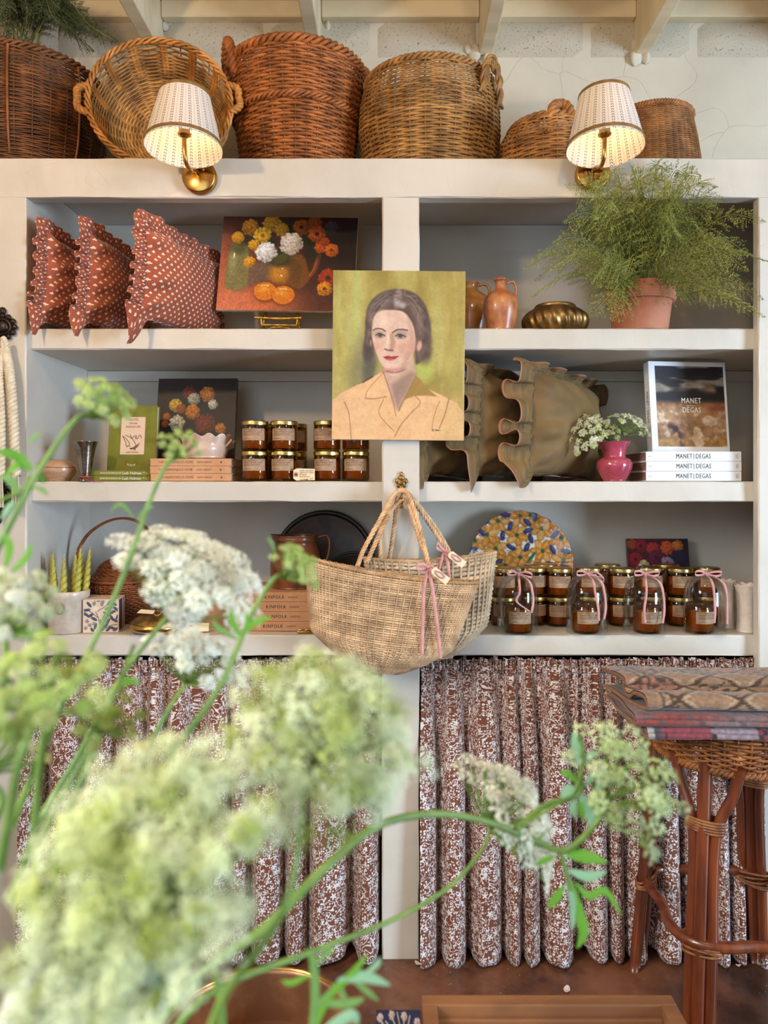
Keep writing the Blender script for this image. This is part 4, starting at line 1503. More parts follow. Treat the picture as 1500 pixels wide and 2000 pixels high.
jug('stoneware_jug', 'large honey-glazed jug with loop handles half behind the portrait', 917, 0.23, Z1,
    [(0.0, 0.0), (0.052, 0.0), (0.057, 0.008), (0.068, 0.06), (0.070, 0.095), (0.058, 0.128), (0.030, 0.150), (0.024, 0.158), (0.026, 0.168), (0.029, 0.174), (0.024, 0.176), (0.018, 0.160), (0.0, 0.155)],
    M['stoneware'], [(-0.15, [(0.022, 0.166), (0.045, 0.170), (0.058, 0.155), (0.056, 0.128)], 0.0065), (PI - 0.15, [(0.022, 0.166), (0.045, 0.170), (0.058, 0.155), (0.056, 0.128)], 0.0065)])
jug('redware_jug', 'small speckled redware jug with one handle, left of the brass bowl', 978, 0.085, Z1,
    [(0.0, 0.0), (0.034, 0.0), (0.036, 0.006), (0.047, 0.05), (0.0485, 0.075), (0.042, 0.098), (0.0215, 0.114), (0.0155, 0.122), (0.0150, 0.138), (0.0185, 0.1425), (0.019, 0.147), (0.015, 0.149), (0.012, 0.140), (0.0, 0.135)],
    M['redware'], [(-0.12, [(0.016, 0.135), (0.034, 0.138), (0.0425, 0.120), (0.040, 0.095)], 0.0052)])

t = thing('brass_bowl', 'squat fluted brass bowl between the small jug and the fern pot', 'bowl', ((1084 - VX) * pxm(0.16), 0.16, Z1 + 0.0005))
flute = lambda r, z, th: (r * (1 + 0.030 * np.sin(22 * th + z * 70) * np.clip(z * (0.088 - z) * 900, 0, 1)), z)
obj('body', MB().lathe(smooth_prof([(0.0, 0.0), (0.05, 0.0), (0.066, 0.006), (0.086, 0.024), (0.093, 0.044), (0.086, 0.063), (0.064, 0.080), (0.056, 0.084)], 40), 200, mod=flute), M['old_brass'], t)
obj('collar', MB().lathe([(0.057, 0.083), (0.058, 0.089), (0.056, 0.091), (0.052, 0.086), (0.050, 0.07)], 64), M['old_brass'], t)

# ------------------------------------------------------------------ asparagus ferns
M['fern'] = vmat('fern_needles', None, rough=0.65, nscale=8, namt=0.2, bump=0)
M['fern_stem'] = mottled('fern_stem', C(112, 118, 54), C(140, 134, 70), 20, 0.6, bump=0)


SOLID = [(XL0, XR1, -0.003, YB + 0.1, ZR - 0.003, ZT + 0.003), (XR0 - 0.003, XR1, -0.003, YS + 0.003, 0, ZT), (XM1 - 0.1, XRI, YS - 0.003, YB, SH[0][1] - 0.003, Z1 + 0.003), (XM1, XRI, YB - 0.003, YB + 0.2, 0, ZT), (-3, 3, YW - 0.02, 1, 0, 3)]


def plumes(paths, seed, len0=0.085, step=0.011, needle=0.0085, col_a=(92, 112, 38), col_b=(150, 152, 66), wid=0.0011, fan=0.25, origin=None):
    """arching stems with side sprays of fine needles; returns (needles, stems)"""
    r = np.random.default_rng(seed)
    nb, st = MB(), MB()
    ca, cb = lin(col_a), lin(col_b)
    Q0, Q1, CC = [], [], []
    for path, sc in paths:
        L = sum((Vector(a) - Vector(b)).length for a, b in zip(path[:-1], path[1:]))
        n = max(10, int(L / step))
        p = spline(path, n)
        st.tube(p, np.linspace(0.0016, 0.0006, n), 5, cap=False)
        T = np.gradient(p, axis=0)
        T /= np.linalg.norm(T, axis=1)[:, None]
        tone = r.random()
        plane = r.normal(0, 1, 3)
        for i in range(2, n):
            s_ = i / n
            ln = len0 * sc * math.sin(PI * min(1, 0.12 + s_ * 0.9)) * r.uniform(0.6, 1.1)
            if s_ < 0.18:
                continue
            side = np.cross(T[i], plane)
            side /= np.linalg.norm(side) + 1e-9
            for sg in (-1, 1):
                d = T[i] * r.uniform(0.45, 0.8) + side * sg + r.normal(0, fan, 3) * 0.5
                d /= np.linalg.norm(d)
                m_ = max(3, int(ln / 0.0042))
                a = np.arange(1, m_ + 1)[:, None] / m_
                c_ = p[i] + d * ln * a + np.array([0, 0, -1]) * ln * 0.25 * a * a
                nd = np.cross(d, T[i])
                lat = np.cross(nd, d)
                lat /= np.linalg.norm(lat) + 1e-9
                nl = needle * (1.05 - 0.75 * a) * r.uniform(0.7, 1.2, (m_, 1))
                for s2 in (-1, 1):
                    e = d * 0.75 + lat * s2 * 0.8
                    Q0.append(c_)
                    Q1.append(c_ + e * nl + r.normal(0, 0.0012, (m_, 3)))
                    w_ = np.clip(tone * 0.6 + r.random((m_, 1)) * 0.5 - 0.05, 0, 1)
                    CC.append(ca * (1 - w_) + cb * w_)
                Q0.append(c_[:-1] if m_ > 1 else c_)
                Q1.append(c_[1:] if m_ > 1 else c_ + d * 0.003)
                CC.append(np.broadcast_to(cb * 0.8, (len(Q1[-1]), 3)))
    a, b, cc = np.concatenate(Q0), np.concatenate(Q1), np.concatenate(CC)
    if origin is not None:      # nothing grows through the boards
        wa, wb = a + np.array(origin), b + np.array(origin)
        bad = np.zeros(len(a), bool)
        for x0, x1, y0, y1, z0, z1 in SOLID:
            for q in (wa, wb):
                bad |= (q[:, 0] > x0) & (q[:, 0] < x1) & (q[:, 1] > y0) & (q[:, 1] < y1) & (q[:, 2] > z0) & (q[:, 2] < z1)
        a, b, cc = a[~bad], b[~bad], cc[~bad]
    d = b - a
    n_ = len(a)
    w_ = np.cross(d, r.normal(0, 1, (n_, 3)))
    w_ = w_ / (np.linalg.norm(w_, axis=1)[:, None] + 1e-12) * wid * 0.5
    mid = a + d * 0.45
    V = np.stack([a, mid - w_, b, mid + w_], 1).reshape(-1, 3)
    nb.add(V, np.arange(n_ * 4).reshape(-1, 4), col=np.repeat(cc, 4, 0))
    return nb, st


yp = 0.10
pot = thing('potted_fern', 'feathery asparagus fern spilling from a terracotta pot on the top right shelf', 'plant', ((1250 - VX) * pxm(yp), yp, Z1 + 0.0005))
kp = pxm(yp)
obj('pot', MB().lathe([(0.0, 0.0), (51 * kp, 0.0), (52 * kp, 0.003), (59 * kp, 58 * kp), (64 * kp, 58 * kp), (65 * kp, 60 * kp), (66 * kp, 88 * kp), (65 * kp, 91 * kp), (60 * kp, 91 * kp), (58 * kp, 70 * kp), (0.0, 70 * kp)], 64), M['terracotta'], pot, bevel=0.0008)
obj('rim_groove', MB().lathe([(65.4 * kp, 62 * kp), (67 * kp, 64 * kp), (66 * kp, 66 * kp)], 64), M['terracotta'], pot)
obj('soil', MB().lathe([(58 * kp, 80 * kp), (30 * kp, 84 * kp), (0.0, 86 * kp)], 32), M['soil'], pot)
r = np.random.default_rng(17)
paths = []
ends = [(1110, 372), (1135, 395), (1075, 470), (1030, 520), (1048, 575), (1120, 520), (1150, 560), (1185, 600), (1165, 620), (1180, 345), (1215, 360), (1250, 338), (1285, 330), (1310, 350), (1340, 340), (1370, 335),
        (1395, 365), (1400, 420), (1440, 440), (1465, 480), (1490, 520), (1475, 580), (1460, 625), (1440, 560), (1405, 560), (1380, 540), (1350, 500), (1330, 470), (1300, 430), (1270, 400), (1230, 420), (1200, 440),
        (1170, 470), (1140, 450), (1105, 430), (1220, 500), (1240, 470), (1290, 480), (1380, 470), (1350, 420), (1420, 500), (1195, 520), (1210, 400), (1320, 390), (1085, 540), (1090, 500), (1115, 555), (1145, 530), (1160, 585), (1190, 625), (1175, 555), (1210, 610), (1130, 440), (1100, 470), (1150, 420), (1060, 500), (1045, 545), (1220, 590), (1340, 350), (1290, 345), (1235, 350), (1195, 365), (1430, 470), (1455, 500), (1410, 440), (1380, 420), (1470, 540), (1485, 620), (1490, 430), (1160, 400), (1260, 365),
        (1180, 480), (1130, 480), (1360, 380), (1415, 395), (1300, 365), (1150, 370), (1240, 390), (1205, 570), (1225, 545), (1450, 520), (1335, 440), (1375, 440), (1280, 440), (1310, 520), (1400, 480), (1190, 420)]
for ex, ey in ends:
    yy = yp + r.uniform(-0.30, 0.10)
    if ey < 400 or ex > 1475:
        yy = r.uniform(-0.22, -0.05)
    e = P(ex + r.normal(0, 8), ey + r.normal(0, 8), yy) - Vector(pot.location)
    base = np.array([r.uniform(-40, 40) * kp, r.uniform(-40, 40) * kp, 82 * kp])
    up = max(e.z, 0.11) + r.uniform(0.03, 0.08)
    if ey < 420:
        up = e.z + 0.02
    m1 = np.array([base[0] * 0.8 + e.x * 0.25, base[1] * 0.8 + e.y * 0.35, up * 0.72])
    m2 = np.array([e.x * 0.68, e.y * 0.75, min(up, e.z + 0.07)])
    if yy > -0.06:   # stay under the top rail until clear of it
        m2[2] = min(m2[2], ZR - pot.location.z - 0.03)
    paths.append(([tuple(base), tuple(m1), tuple(m2), tuple(e)], r.uniform(0.75, 1.15)))
nb, st = plumes(paths, 5, len0=0.066, step=0.0105, needle=0.0085, wid=0.0017, col_a=(86, 104, 34), col_b=(172, 170, 80), origin=pot.location)
obj('foliage', nb, M['fern'], pot, kind='stuff')
obj('stems', st, M['fern_stem'], pot, kind='stuff')

# trailing fern over the dark basket at the top left
fb = thing('trailing_fern', 'dark feathery fern trailing over the dark willow basket at the top left', 'plant', P(40, 60, 0.26))
paths = []
for i in range(30):
    ex, ey = r.uniform(-30, 250), r.uniform(0, 120)
    if ex > 120:
        ey = 30 + (ex - 120) * 0.55 + r.normal(0, 12)
    e = P(ex, ey, r.uniform(0.02, 0.30)) - Vector(fb.location)
    b0 = (r.uniform(-0.06, 0.05), r.uniform(-0.04, 0.04), -0.16)
    paths.append(([b0, (e.x * 0.4, e.y * 0.4, max(e.z, 0) * 0.6 + 0.06), (e.x * 0.75, e.y * 0.8, e.z * 0.9 + 0.05), tuple(e)], r.uniform(0.8, 1.2)))
nb, st = plumes(paths, 9, len0=0.062, step=0.011, needle=0.009, col_a=(44, 58, 30), col_b=(84, 92, 50), wid=0.0018, origin=fb.location)
obj('foliage', nb, M['fern'], fb, kind='stuff')
obj('stems', st, M['fern_stem'], fb, kind='stuff')
obj('pot', MB().lathe([(0, -0.30), (0.07, -0.30), (0.09, -0.17), (0.086, -0.17), (0.08, -0.18), (0, -0.18)], 32), M['terracotta'], fb)

# ------------------------------------------------------------------ amber candle jars
M['amber'] = clear_glass('amber_glass', (0.74, 0.53, 0.19, 1), 1.45, 0.02, 1.1)
M['wax'] = mottled('soy_wax', C(226, 186, 100), C(208, 164, 80), 30, 0.5, bump=0)
M['lid'] = mottled('brass_lid', C(206, 178, 112), C(182, 152, 88), 20, 0.28, metal=1.0, bump=0)
M['kraft'] = mottled('kraft_label', C(176, 142, 112), C(160, 126, 96), 60, 0.8, bump=0.1, bscale=300)
RJ, HJ = 0.0372, 0.082


def candle_jar(label, loc, rz=0.0, lid=True, name_lines=('NO. 04 TEAKWOOD & TOBACCO',), group='amber candle jars'):
    t = thing('candle_jar', label, 'candle', loc, (0, 0, rz), group)
    h = HJ - 0.012
    prof = [(0.0, 0.0008), (RJ * 0.86, 0.0), (RJ * 0.95, 0.002), (RJ, 0.007), (RJ, h - 0.008), (RJ * 0.985, h - 0.004), (RJ * 0.94, h), (RJ * 0.94, h + 0.009), (RJ * 0.90, h + 0.0095), (RJ * 0.90, h - 0.002), (RJ * 0.93, h - 0.010), (RJ * 0.93, 0.009), (RJ * 0.85, 0.006), (0, 0.006)]
    obj('glass', MB().lathe(prof, 40), M['amber'], t)
    obj('wax', MB().lathe([(0, 0.0065), (RJ * 0.84, 0.0067), (RJ * 0.915, 0.0105), (RJ * 0.915, h * 0.78), (RJ * 0.88, h * 0.785), (0, h * 0.78)], 36), M['wax'], t)
    obj('wick', MB().tube([(0, 0, h * 0.78), (0.001, 0, h * 0.78 + 0.008)], 0.001, 5), M['page'], t)
    if lid:
        pl = [(0, HJ), (RJ * 0.9, HJ), (RJ * 0.985, HJ - 0.001), (RJ * 1.01, HJ - 0.0025), (RJ * 0.99, HJ - 0.0045), (RJ * 1.012, HJ - 0.0065), (RJ * 0.99, HJ - 0.009), (RJ * 1.012, HJ - 0.0115), (RJ * 0.99, HJ - 0.0125), (RJ * 0.955, HJ - 0.012), (RJ * 0.955, HJ - 0.003), (0, HJ - 0.003)]
        obj('lid', MB().lathe(pl[::-1], 40), M['lid'], t)
    a = np.linspace(-0.92, 0.92, 25)
    zz = np.array([h * 0.40, h * 0.86])
    A = np.stack([np.stack([np.sin(a) * (RJ + 0.0004), -np.cos(a) * (RJ + 0.0004), np.full_like(a, z)], 1) for z in zz])
    lb = obj('paper_label', MB().grid(A[::-1]), M['kraft'], t)
    lines = [(name_lines[0], 0.0048, 0.080 * 0 + h * 0.80), ('HANDCRAFTED SOY CANDLE', 0.0043, h * 0.725), ('PURE SOY WAX & FINE FRAGRANCE', 0.0030, h * 0.655), ('POURED BY HAND IN SMALL BATCHES', 0.0028, h * 0.60), ('P.F. CANDLE CO', 0.0034, h * 0.47)]
    for tx, sz, z in lines:
        key = ('jar', tx)
        me = TXT.get(key)
        if me is None:
            me = text_mesh(tx, sz, M['ink'], 0.92, 0.00005, 'LEFT', 1.05)
            me.transform(Matrix.Translation((-0.030, -0.0001, 0)))
            TXT[key] = bend(me, RJ + 0.0005)
        obj('lettering', TXT[key], None, lb, loc=(0, 0, z))
    return t


TXT = {}
jar0 = candle_jar('lidded amber candle jar, lower left of the block beside the flower painting', (0, 0, 0), name_lines=('NO. 04 TEAKWOOD & TOBACCO',))
jar1 = candle_jar('lidded amber candle jar at the bottom right of the stack, under the portrait edge', (0, 0, 0), name_lines=('NO. 7 AMBER & MOSS',))


def place_jar(src, px, y, z, rz, label, first=[]):
    loc = ((px - VX) * pxm(y), y, z)
    if src.name not in first:
        first.append(src.name)
        src.location, src.rotation_euler = loc, (0, 0, rz)
        src['label'] = label
        return src
    return dup(src, loc, (0, 0, rz), label)


zl, zu = Z2 + 0.0005, Z2 + 0.0005 + HJ + 0.0004
yj = 0.075
place_jar(jar0, 498, yj, zl, 0.05, 'lidded amber candle jar, bottom of the stack nearest the flower painting')
place_jar(jar0, 498, yj, zu, 0.0, 'lidded amber candle jar, top of the stack nearest the flower painting')
place_jar(jar0, 555, yj, zl, -0.05, 'lidded amber candle jar directly behind the small price tag')
place_jar(jar0, 555, yj, zu, 0.08, 'lidded amber candle jar stacked above the one behind the price tag')
place_jar(jar1, 639, yj, zl, -0.15, 'lidded amber candle jar just right of the price tag, on the shelf')
place_jar(jar1, 639, yj, zu, -0.2, 'lidded amber candle jar stacked just right of the price tag, cut by the portrait')
place_jar(jar1, 695, yj, zl, 0.0, 'lidded amber candle jar on the shelf nearest the centre post')
place_jar(jar1, 695, yj, zu, 0.1, 'lidded amber candle jar stacked nearest the centre post, under the portrait')
for (px_, zz, wh) in ((575, zl, 'lower'), (575, zu, 'upper'), (512, zl, 'lower'), (512, zu, 'upper')):
    place_jar(jar0, px_, yj + 0.10, zz, 0.1, 'shadowed amber candle jar, %s one behind the %s front stack' % (wh, 'second' if px_ > 540 else 'first'))

# price tag in a little clip
t = thing('price_tag', 'handwritten cream price tag with a reinforced hole, standing before the jars', 'tag', (P(593, 927, 0.025).x, 0.036, Z2 + 0.0005))
kt = pxm(0.03)
tg = [(-21, 3), (-21, 19), (-15, 23), (21, 22), (21, 0), (-15, -1)]
M['card'] = mottled('cream_card', C(232, 212, 176), C(222, 200, 162), 40, 0.8, bump=0.05)
M['pink_card'] = mottled('hole_ring', C(196, 128, 108), C(186, 116, 98), 40, 0.8, bump=0)


def prism(pts, y0, y1):
    n = len(pts)
    V = [(x, y0, z) for x, z in pts] + [(x, y1, z) for x, z in pts]
    b = MB()
    b.add(V, [np.arange(n)[None, ::-1] if False else np.arange(n)[None], np.arange(n)[None, ::-1] + n,
              np.array([[i, i + n, (i + 1) % n + n, (i + 1) % n] for i in range(n)])])
    return b


obj('card', prism([(x * kt, (z + 2) * kt) for x, z in tg][::-1], -0.0004, 0.0004), M['card'], t, smooth=False)
obj('hole_ring', MB().lathe([(0.0, -0.0006), (4.5 * kt, -0.0006), (4.5 * kt, 0.0)], 20).move(Matrix.Translation((-15.5 * kt, -0.0002, 13 * kt)) @ Matrix.Rotation(R(90), 4, 'X') @ Matrix.Scale(-1, 4, (0, 0, 1))), M['pink_card'], t)
obj('hole', MB().lathe([(0.0, 0.0), (1.8 * kt, 0.0)], 14).move(Matrix.Translation((-15.5 * kt, -0.0012, 13 * kt)) @ Matrix.Rotation(R(90), 4, 'X')), M['ink'], t)
obj('clip', MB().box((1 * kt, 0, 2.2 * kt), (15 * kt, 0.006, 4.4 * kt)), M['brass'], t, bevel=0.0008)
for i, (tx, w_) in enumerate((('candle soy amber', 0.9), ('teakwood + tobacco', 0.8), ('all natural', 0.8), ('made by hand', 0.8), ('$29', 1))):
    me = text_mesh(tx, 0.0060, M['brown_ink'], w_, 0.00004, 'LEFT')
    obj('lettering', me, None, t, loc=((-9 + (20 if i == 4 else 0)) * kt, -0.0007, (20.5 - 3.9 * min(i, 4)) * kt))

# ------------------------------------------------------------------ books
def book(name, label, loc, rot, W, H, T, cov, spine_to='front', group=None, board=0.0022, over=0.003):
    """lies flat: W along X (spine length), H along Y (depth), T thick along Z; spine faces -Y"""
    t = thing(name, label, 'book', loc, rot, group)
    mb = MB()
    mb.box2(-W / 2, W / 2, 0.004, H, 0, board)
    mb.box2(-W / 2, W / 2, 0.004, H, T - board, T)
    a = np.linspace(0, PI, 7)
    prof = [(0.006, 0.0), *[(0.004 - 0.004 * math.sin(x), T / 2 - T / 2 * math.cos(x)) for x in a], (0.006, T), (0.006, T - board)]
    pr = [(0.005, 0.0), (0.0008, 0.0002), (0.0, 0.0012), (0.0, T - 0.0012), (0.0008, T - 0.0002), (0.005, T), (0.005, T - board), (0.0022, T - board), (0.0022, board), (0.005, board)]
    A = np.array([[(x, y, z) for y, z in pr] for x in (-W / 2, W / 2)])
    mb.grid(A[::-1], wrap_v=True)
    obj('cover', mb, cov, t, smooth=False)
    obj('pages', MB().box2(-W / 2 + over, W / 2 - over, 0.0024, H - over, board, T - board), M['page'], t, smooth=False)
    return t


def spine_text(t, txt, size, x, T, mat, narrow=1.0, align='CENTER', spacing=1.0, dz=0.0):
    me = text_mesh(txt, size, mat, narrow, 0.00005, align, spacing)
    return obj('lettering', me, None, t, loc=(x, -0.0003, T / 2 + dz))


M['moss_cover'] = mottled('moss_cloth', C(122, 122, 34), C(108, 108, 28), 30, 0.75, bump=0.15, bscale=500)
M['sand_cover'] = mottled('sand_cloth', C(204, 152, 112), C(192, 138, 98), 20, 0.75, bump=0.12, bscale=500)
M['clay_cover'] = mottled('clay_cloth', C(192, 140, 100), C(180, 128, 90), 20, 0.75, bump=0.12, bscale=500)
M['white_cover'] = mottled('white_cover', C(228, 228, 230), C(220, 218, 220), 6, 0.45, bump=0.05)
M['grey_cover'] = mottled('grey_cover', C(176, 172, 176), C(160, 156, 158), 6, 0.6, bump=0.05)

# green books
yb_ = 0.055
kb = pxm(yb_)
TG = 10.4 * kb
for i, lab in enumerate(('moss green book lying at the very bottom under the upright green one', 'moss green book lying second, right under the upright green one')):
    t = book('green_book', lab, ((224 - VX) * kb + 0.001 * i, yb_, Z2 + 0.0005 + i * (TG + 0.0002)), (0, 0, R(0.5 * i)), 139 * kb, 0.20, TG, M['moss_cover'], group='moss green books')
    spine_text(t, 'NOTES ON AN ENGLISH LIFE', 0.0062, -0.012, TG, M['white_ink'], 0.72)
    spine_text(t, 'Leah Holmes', 0.0112, 0.045, TG, M['white_ink'], 0.85)
    spine_text(t, '~ * ~', 0.009, 0.079, TG, M['white_ink'])
Hc, Wc = 134 * kb, 98 * kb
t = thing('green_book', 'upright moss green book with a pale cover label and bird drawing', 'book', ((238 - VX) * kb, yb_ + 0.07, Z2 + 2 * TG + 0.0015), (R(-7), 0, R(-3)), 'moss green books')
mb = MB().box2(-Wc / 2, Wc / 2, 0, 0.0022, 0, Hc).box2(-Wc / 2, Wc / 2, 0.0178, 0.02, 0, Hc).box2(-Wc / 2 - 0.0015, -Wc / 2 + 0.001, 0.0, 0.02, 0, Hc)
obj('cover', mb, M['moss_cover'], t, smooth=False, bevel=0.0006)
obj('pages', MB().box2(-Wc / 2 + 0.002, Wc / 2 - 0.003, 0.0022, 0.0178, 0.003, Hc - 0.003), M['page'], t, smooth=False)
# label: 700..860 x 430..670 in units of 1/3.26 px ; cover spans 620..935 x 340..780
u2 = kb / 3.26
lw, lh = 162 * u2, 252 * u2
p = Paint(70, 108, 698, 418, 860, 670, (222, 190, 164))
for q in ([(710, 545), (740, 570), (760, 600), (740, 620)], [(730, 540), (770, 560), (800, 600), (800, 640)], [(760, 535), (775, 560), (790, 545), (800, 565)], [(800, 540), (810, 565), (825, 540), (840, 560)], [(712, 550), (735, 590), (735, 608), (765, 615)]):
    p.line(q, 4, (70, 52, 40), 0.5)
p.poly([(765, 632), (790, 618), (830, 590), (815, 620), (790, 636)], (96, 74, 50), 3)
p.ell(772, 630, 9, 5, (30, 24, 20), 0.4)
p.line([(790, 634), (800, 640)], 4, (50, 36, 28))
cx_ = ((698 + 860) / 2 - (620 + 935) / 2) * u2
cz_ = Hc - ((418 + 670) / 2 - 340) * u2
M['print'] = vmat('printed_paper', None, rough=0.6, nscale=100, namt=0.05, bump=0)
lb = obj('cover_label', print_panel(p, lw, lh, y=-0.0005, cx=cx_, cz=cz_), M['print'], t)
for tx, sz, dz, nr in (('NOTES', 0.010, 0.43, 0.9), ('ON AN', 0.008, 0.33, 0.9), ('ENGLISH LIFE', 0.008, 0.24, 0.9), ('Leah Holmes', 0.0075, -0.435, 0.9)):
    obj('lettering', text_mesh(tx, sz, M['brown_ink'], nr, 0.00004), None, lb, loc=(cx_, -0.0009, cz_ + dz * lh))
obj('lettering', text_mesh('Rizzoli', 0.0095, M['white_ink'], 0.95, 0.00004), None, t, loc=(0, -0.0004, Hc - (738 - 340) * u2))
obj('underline', MB().box((0.003, -0.0003, Hc - (748 - 340) * u2), (0.013, 0.0002, 0.0005)), M['white_ink'], t)
t = thing('pale_book', 'pale grey-spined book standing behind the upright green book', 'book', ((276 - VX) * pxm(0.16), 0.17, Z2 + 0.0035), (R(-4), 0, R(-3)))
Hc2, Wc2 = 0.207, 0.066
obj('cover', MB().box2(-Wc2 / 2, Wc2 / 2, 0, 0.002, 0, Hc2).box2(-Wc2 / 2, Wc2 / 2, 0.018, 0.02, 0, Hc2).box2(Wc2 / 2 - 0.002, Wc2 / 2 + 0.001, 0, 0.02, 0, Hc2), M['grey_cover'], t, smooth=False, bevel=0.0006)
obj('pages', MB().box2(-Wc2 / 2 + 0.003, Wc2 / 2 - 0.002, 0.002, 0.018, 0.003, Hc2 - 0.003), M['page'], t, smooth=False)

# sand books under the ruffled bowl
TS = 14.6 * kb
for i, lab in enumerate(('sand-coloured book at the bottom of the pile under the ruffled bowl', 'sand-coloured book in the middle of the pile under the ruffled bowl', 'sand-coloured book on top of the pile, right under the ruffled bowl')):
    t = book('sand_book', lab, ((374 - VX) * kb + (0.001, -0.001, 0.0)[i], yb_ - 0.01, Z2 + 0.0005 + i * (TS + 0.0002)), (0, 0, R((0.3, -0.4, 0.2)[i])), 156 * kb, 0.21, TS, M['sand_cover'], group='sand-coloured books')
    spine_text(t, 'THE HARMONIOUS HOME', 0.0100, -0.040, TS, M['brown_ink'], 0.80)
    spine_text(t, 'JUDITH WRIGHT', 0.0068, 0.038, TS, M['brown_ink'], 0.8)
    obj('emblem', MB().lathe([(0, 0), (0.0028, 0)], 12).move(Matrix.Translation((0.083, -0.0004, TS / 2)) @ Matrix.Rotation(R(90), 4, 'X')), M['brown_ink'], t)
    spine_text(t, ':', 0.010, 0.093, TS, M['brown_ink'])

# ruffled bowl
M['blush_glaze'] = mottled('blush_glaze', C(214, 186, 166), C(200, 168, 146), 24, 0.3, detail=6, bump=0.08, bscale=120, coat=0.2)
t = thing('ruffled_bowl', 'blush white bowl with a fluted rim and two side lugs on the sand books', 'bowl', ((400 - VX) * pxm(0.10), 0.105, Z2 + 3 * TS + 0.0022))
kk = pxm(0.10)
frill = lambda r, z, th: (r * (1 + 0.055 * np.clip((z - 0.036) / 0.026, 0, 1) * np.sin(11 * th + 0.8)), z + 0.0045 * np.clip((z - 0.036) / 0.026, 0, 1) * np.sin(11 * th + 2.0))
pr = smooth_prof([(0.0, 0.0), (0.050, 0.0), (0.056, 0.006), (0.0615, 0.025), (0.0605, 0.042), (0.0675, 0.062), (0.0665, 0.0635), (0.058, 0.044), (0.057, 0.02), (0.0, 0.012)], 44)
obj('body', MB().lathe(pr, 132, mod=frill), M['blush_glaze'], t)
for sg in (-1, 1):
    A = []
    for a in np.linspace(-1, 1, 9):
        row = []
        for q in np.linspace(0, 1, 6):
            row.append((sg * (0.058 + 0.021 * q), a * (0.012 + 0.012 * q), 0.029 + 0.017 * q + 0.006 * a * a * q - 0.004 * (1 - a * a) * q))
        A.append(row)
    o_ = obj('lug', MB().grid(A), M['blush_glaze'], t)
    o_.modifiers.new('thick', 'SOLIDIFY').thickness = 0.004

# lidded stoneware jar and silver beaker
M['oat_glaze'] = mottled('oat_stoneware', C(186, 148, 116), C(168, 128, 98), 60, 0.35, detail=6, bump=0.1, bscale=200, stretch=(1, 1, 3), coat=0.2)
t = thing('lidded_jar', 'small round oatmeal stoneware jar with a fitted lid at the shelf left end', 'jar', ((114 - VX) * pxm(0.08), 0.08, Z2 + 0.0005))
obj('body', MB().lathe(smooth_prof([(0, 0), (0.028, 0), (0.032, 0.004), (0.0455, 0.022), (0.048, 0.032), (0.046, 0.0372), (0.0, 0.037)], 30), 48), M['oat_glaze'], t)
obj('lid', MB().lathe(smooth_prof([(0.0, 0.038), (0.0462, 0.0382), (0.0455, 0.041), (0.036, 0.051), (0.022, 0.0585), (0.0, 0.0605)], 26), 48), M['oat_glaze'], t)
M['silver'] = mottled('worn_silver', C(168, 158, 146), C(112, 100, 88), 26, 0.22, metal=1.0, bump=0.25, bscale=90, bdist=0.002)
M['cord'] = mottled('pink_cord', C(176, 96, 84), C(150, 74, 66), 60, 0.9)
t = thing('silver_beaker', 'tapered hammered silver beaker with a pink cord tied round its foot', 'cup', ((167 - VX) * pxm(0.04), 0.04, Z2 + 0.0005))
kk = pxm(0.04)
obj('body', MB().lathe(smooth_prof([(0.0, 0.003), (0.0165, 0.002), (0.019, 0.0), (0.017, 0.006), (0.0125, 0.011), (0.0135, 0.017), (0.020, 0.055), (0.0265, 0.09), (0.0325, 0.1065), (0.0315, 0.107), (0.025, 0.09), (0.012, 0.03), (0.0, 0.025)], 60), 40), M['silver'], t)
obj('cord', twisted([(0.0145 * math.cos(a), 0.0145 * math.sin(a), 0.0115) for a in np.linspace(0, 6.0, 12)], 0.0022, 14, 2, 80), M['cord'], t)
for sg in (-1, 1):
    obj('cord_end', MB().tube(spline([(0.0, -0.0150, 0.012), (0.010 + 0.006 * sg, -0.022, 0.008), (0.028 + 0.006 * sg, -0.022, 0.0012), (0.043 + 0.01 * sg, -0.018, 0.0012)], 16), 0.0012, 5), M['cord'], t)

# ------------------------------------------------------------------ second shelf right: vase, flowers, white books
M['pink_glaze'] = mottled('rose_glaze', C(174, 70, 88), C(156, 58, 74), 12, 0.16, bump=0.04, coat=0.5)
yv = 0.07
kv = pxm(yv)
vase = thing('pink_vase', 'rose pink glazed vase with flared neck holding white flower heads', 'vase', ((1200 - VX) * kv, yv, Z2 + 0.0005))
obj('body', MB().lathe(smooth_prof([(0.0, 0.0), (21 * kv, 0.0), (22 * kv, 3 * kv), (29 * kv, 15 * kv), (34 * kv, 30 * kv), (31 * kv, 41 * kv), (22 * kv, 46 * kv), (21.5 * kv, 52 * kv), (24 * kv, 64 * kv), (31 * kv, 76 * kv), (30 * kv, 76.6 * kv), (22 * kv, 64 * kv), (19.5 * kv, 50 * kv), (0.0, 46 * kv)], 60), 56), M['pink_glaze'], vase)
yo = 0.075
TW = 19.2 * pxm(0.05)
M['page_end'] = mottled('page_ends', C(150, 116, 96), C(120, 90, 74), 8, 0.85, bump=0.3, bscale=300, stretch=(0.05, 1, 4))
Lw = 186 * pxm(0.05)
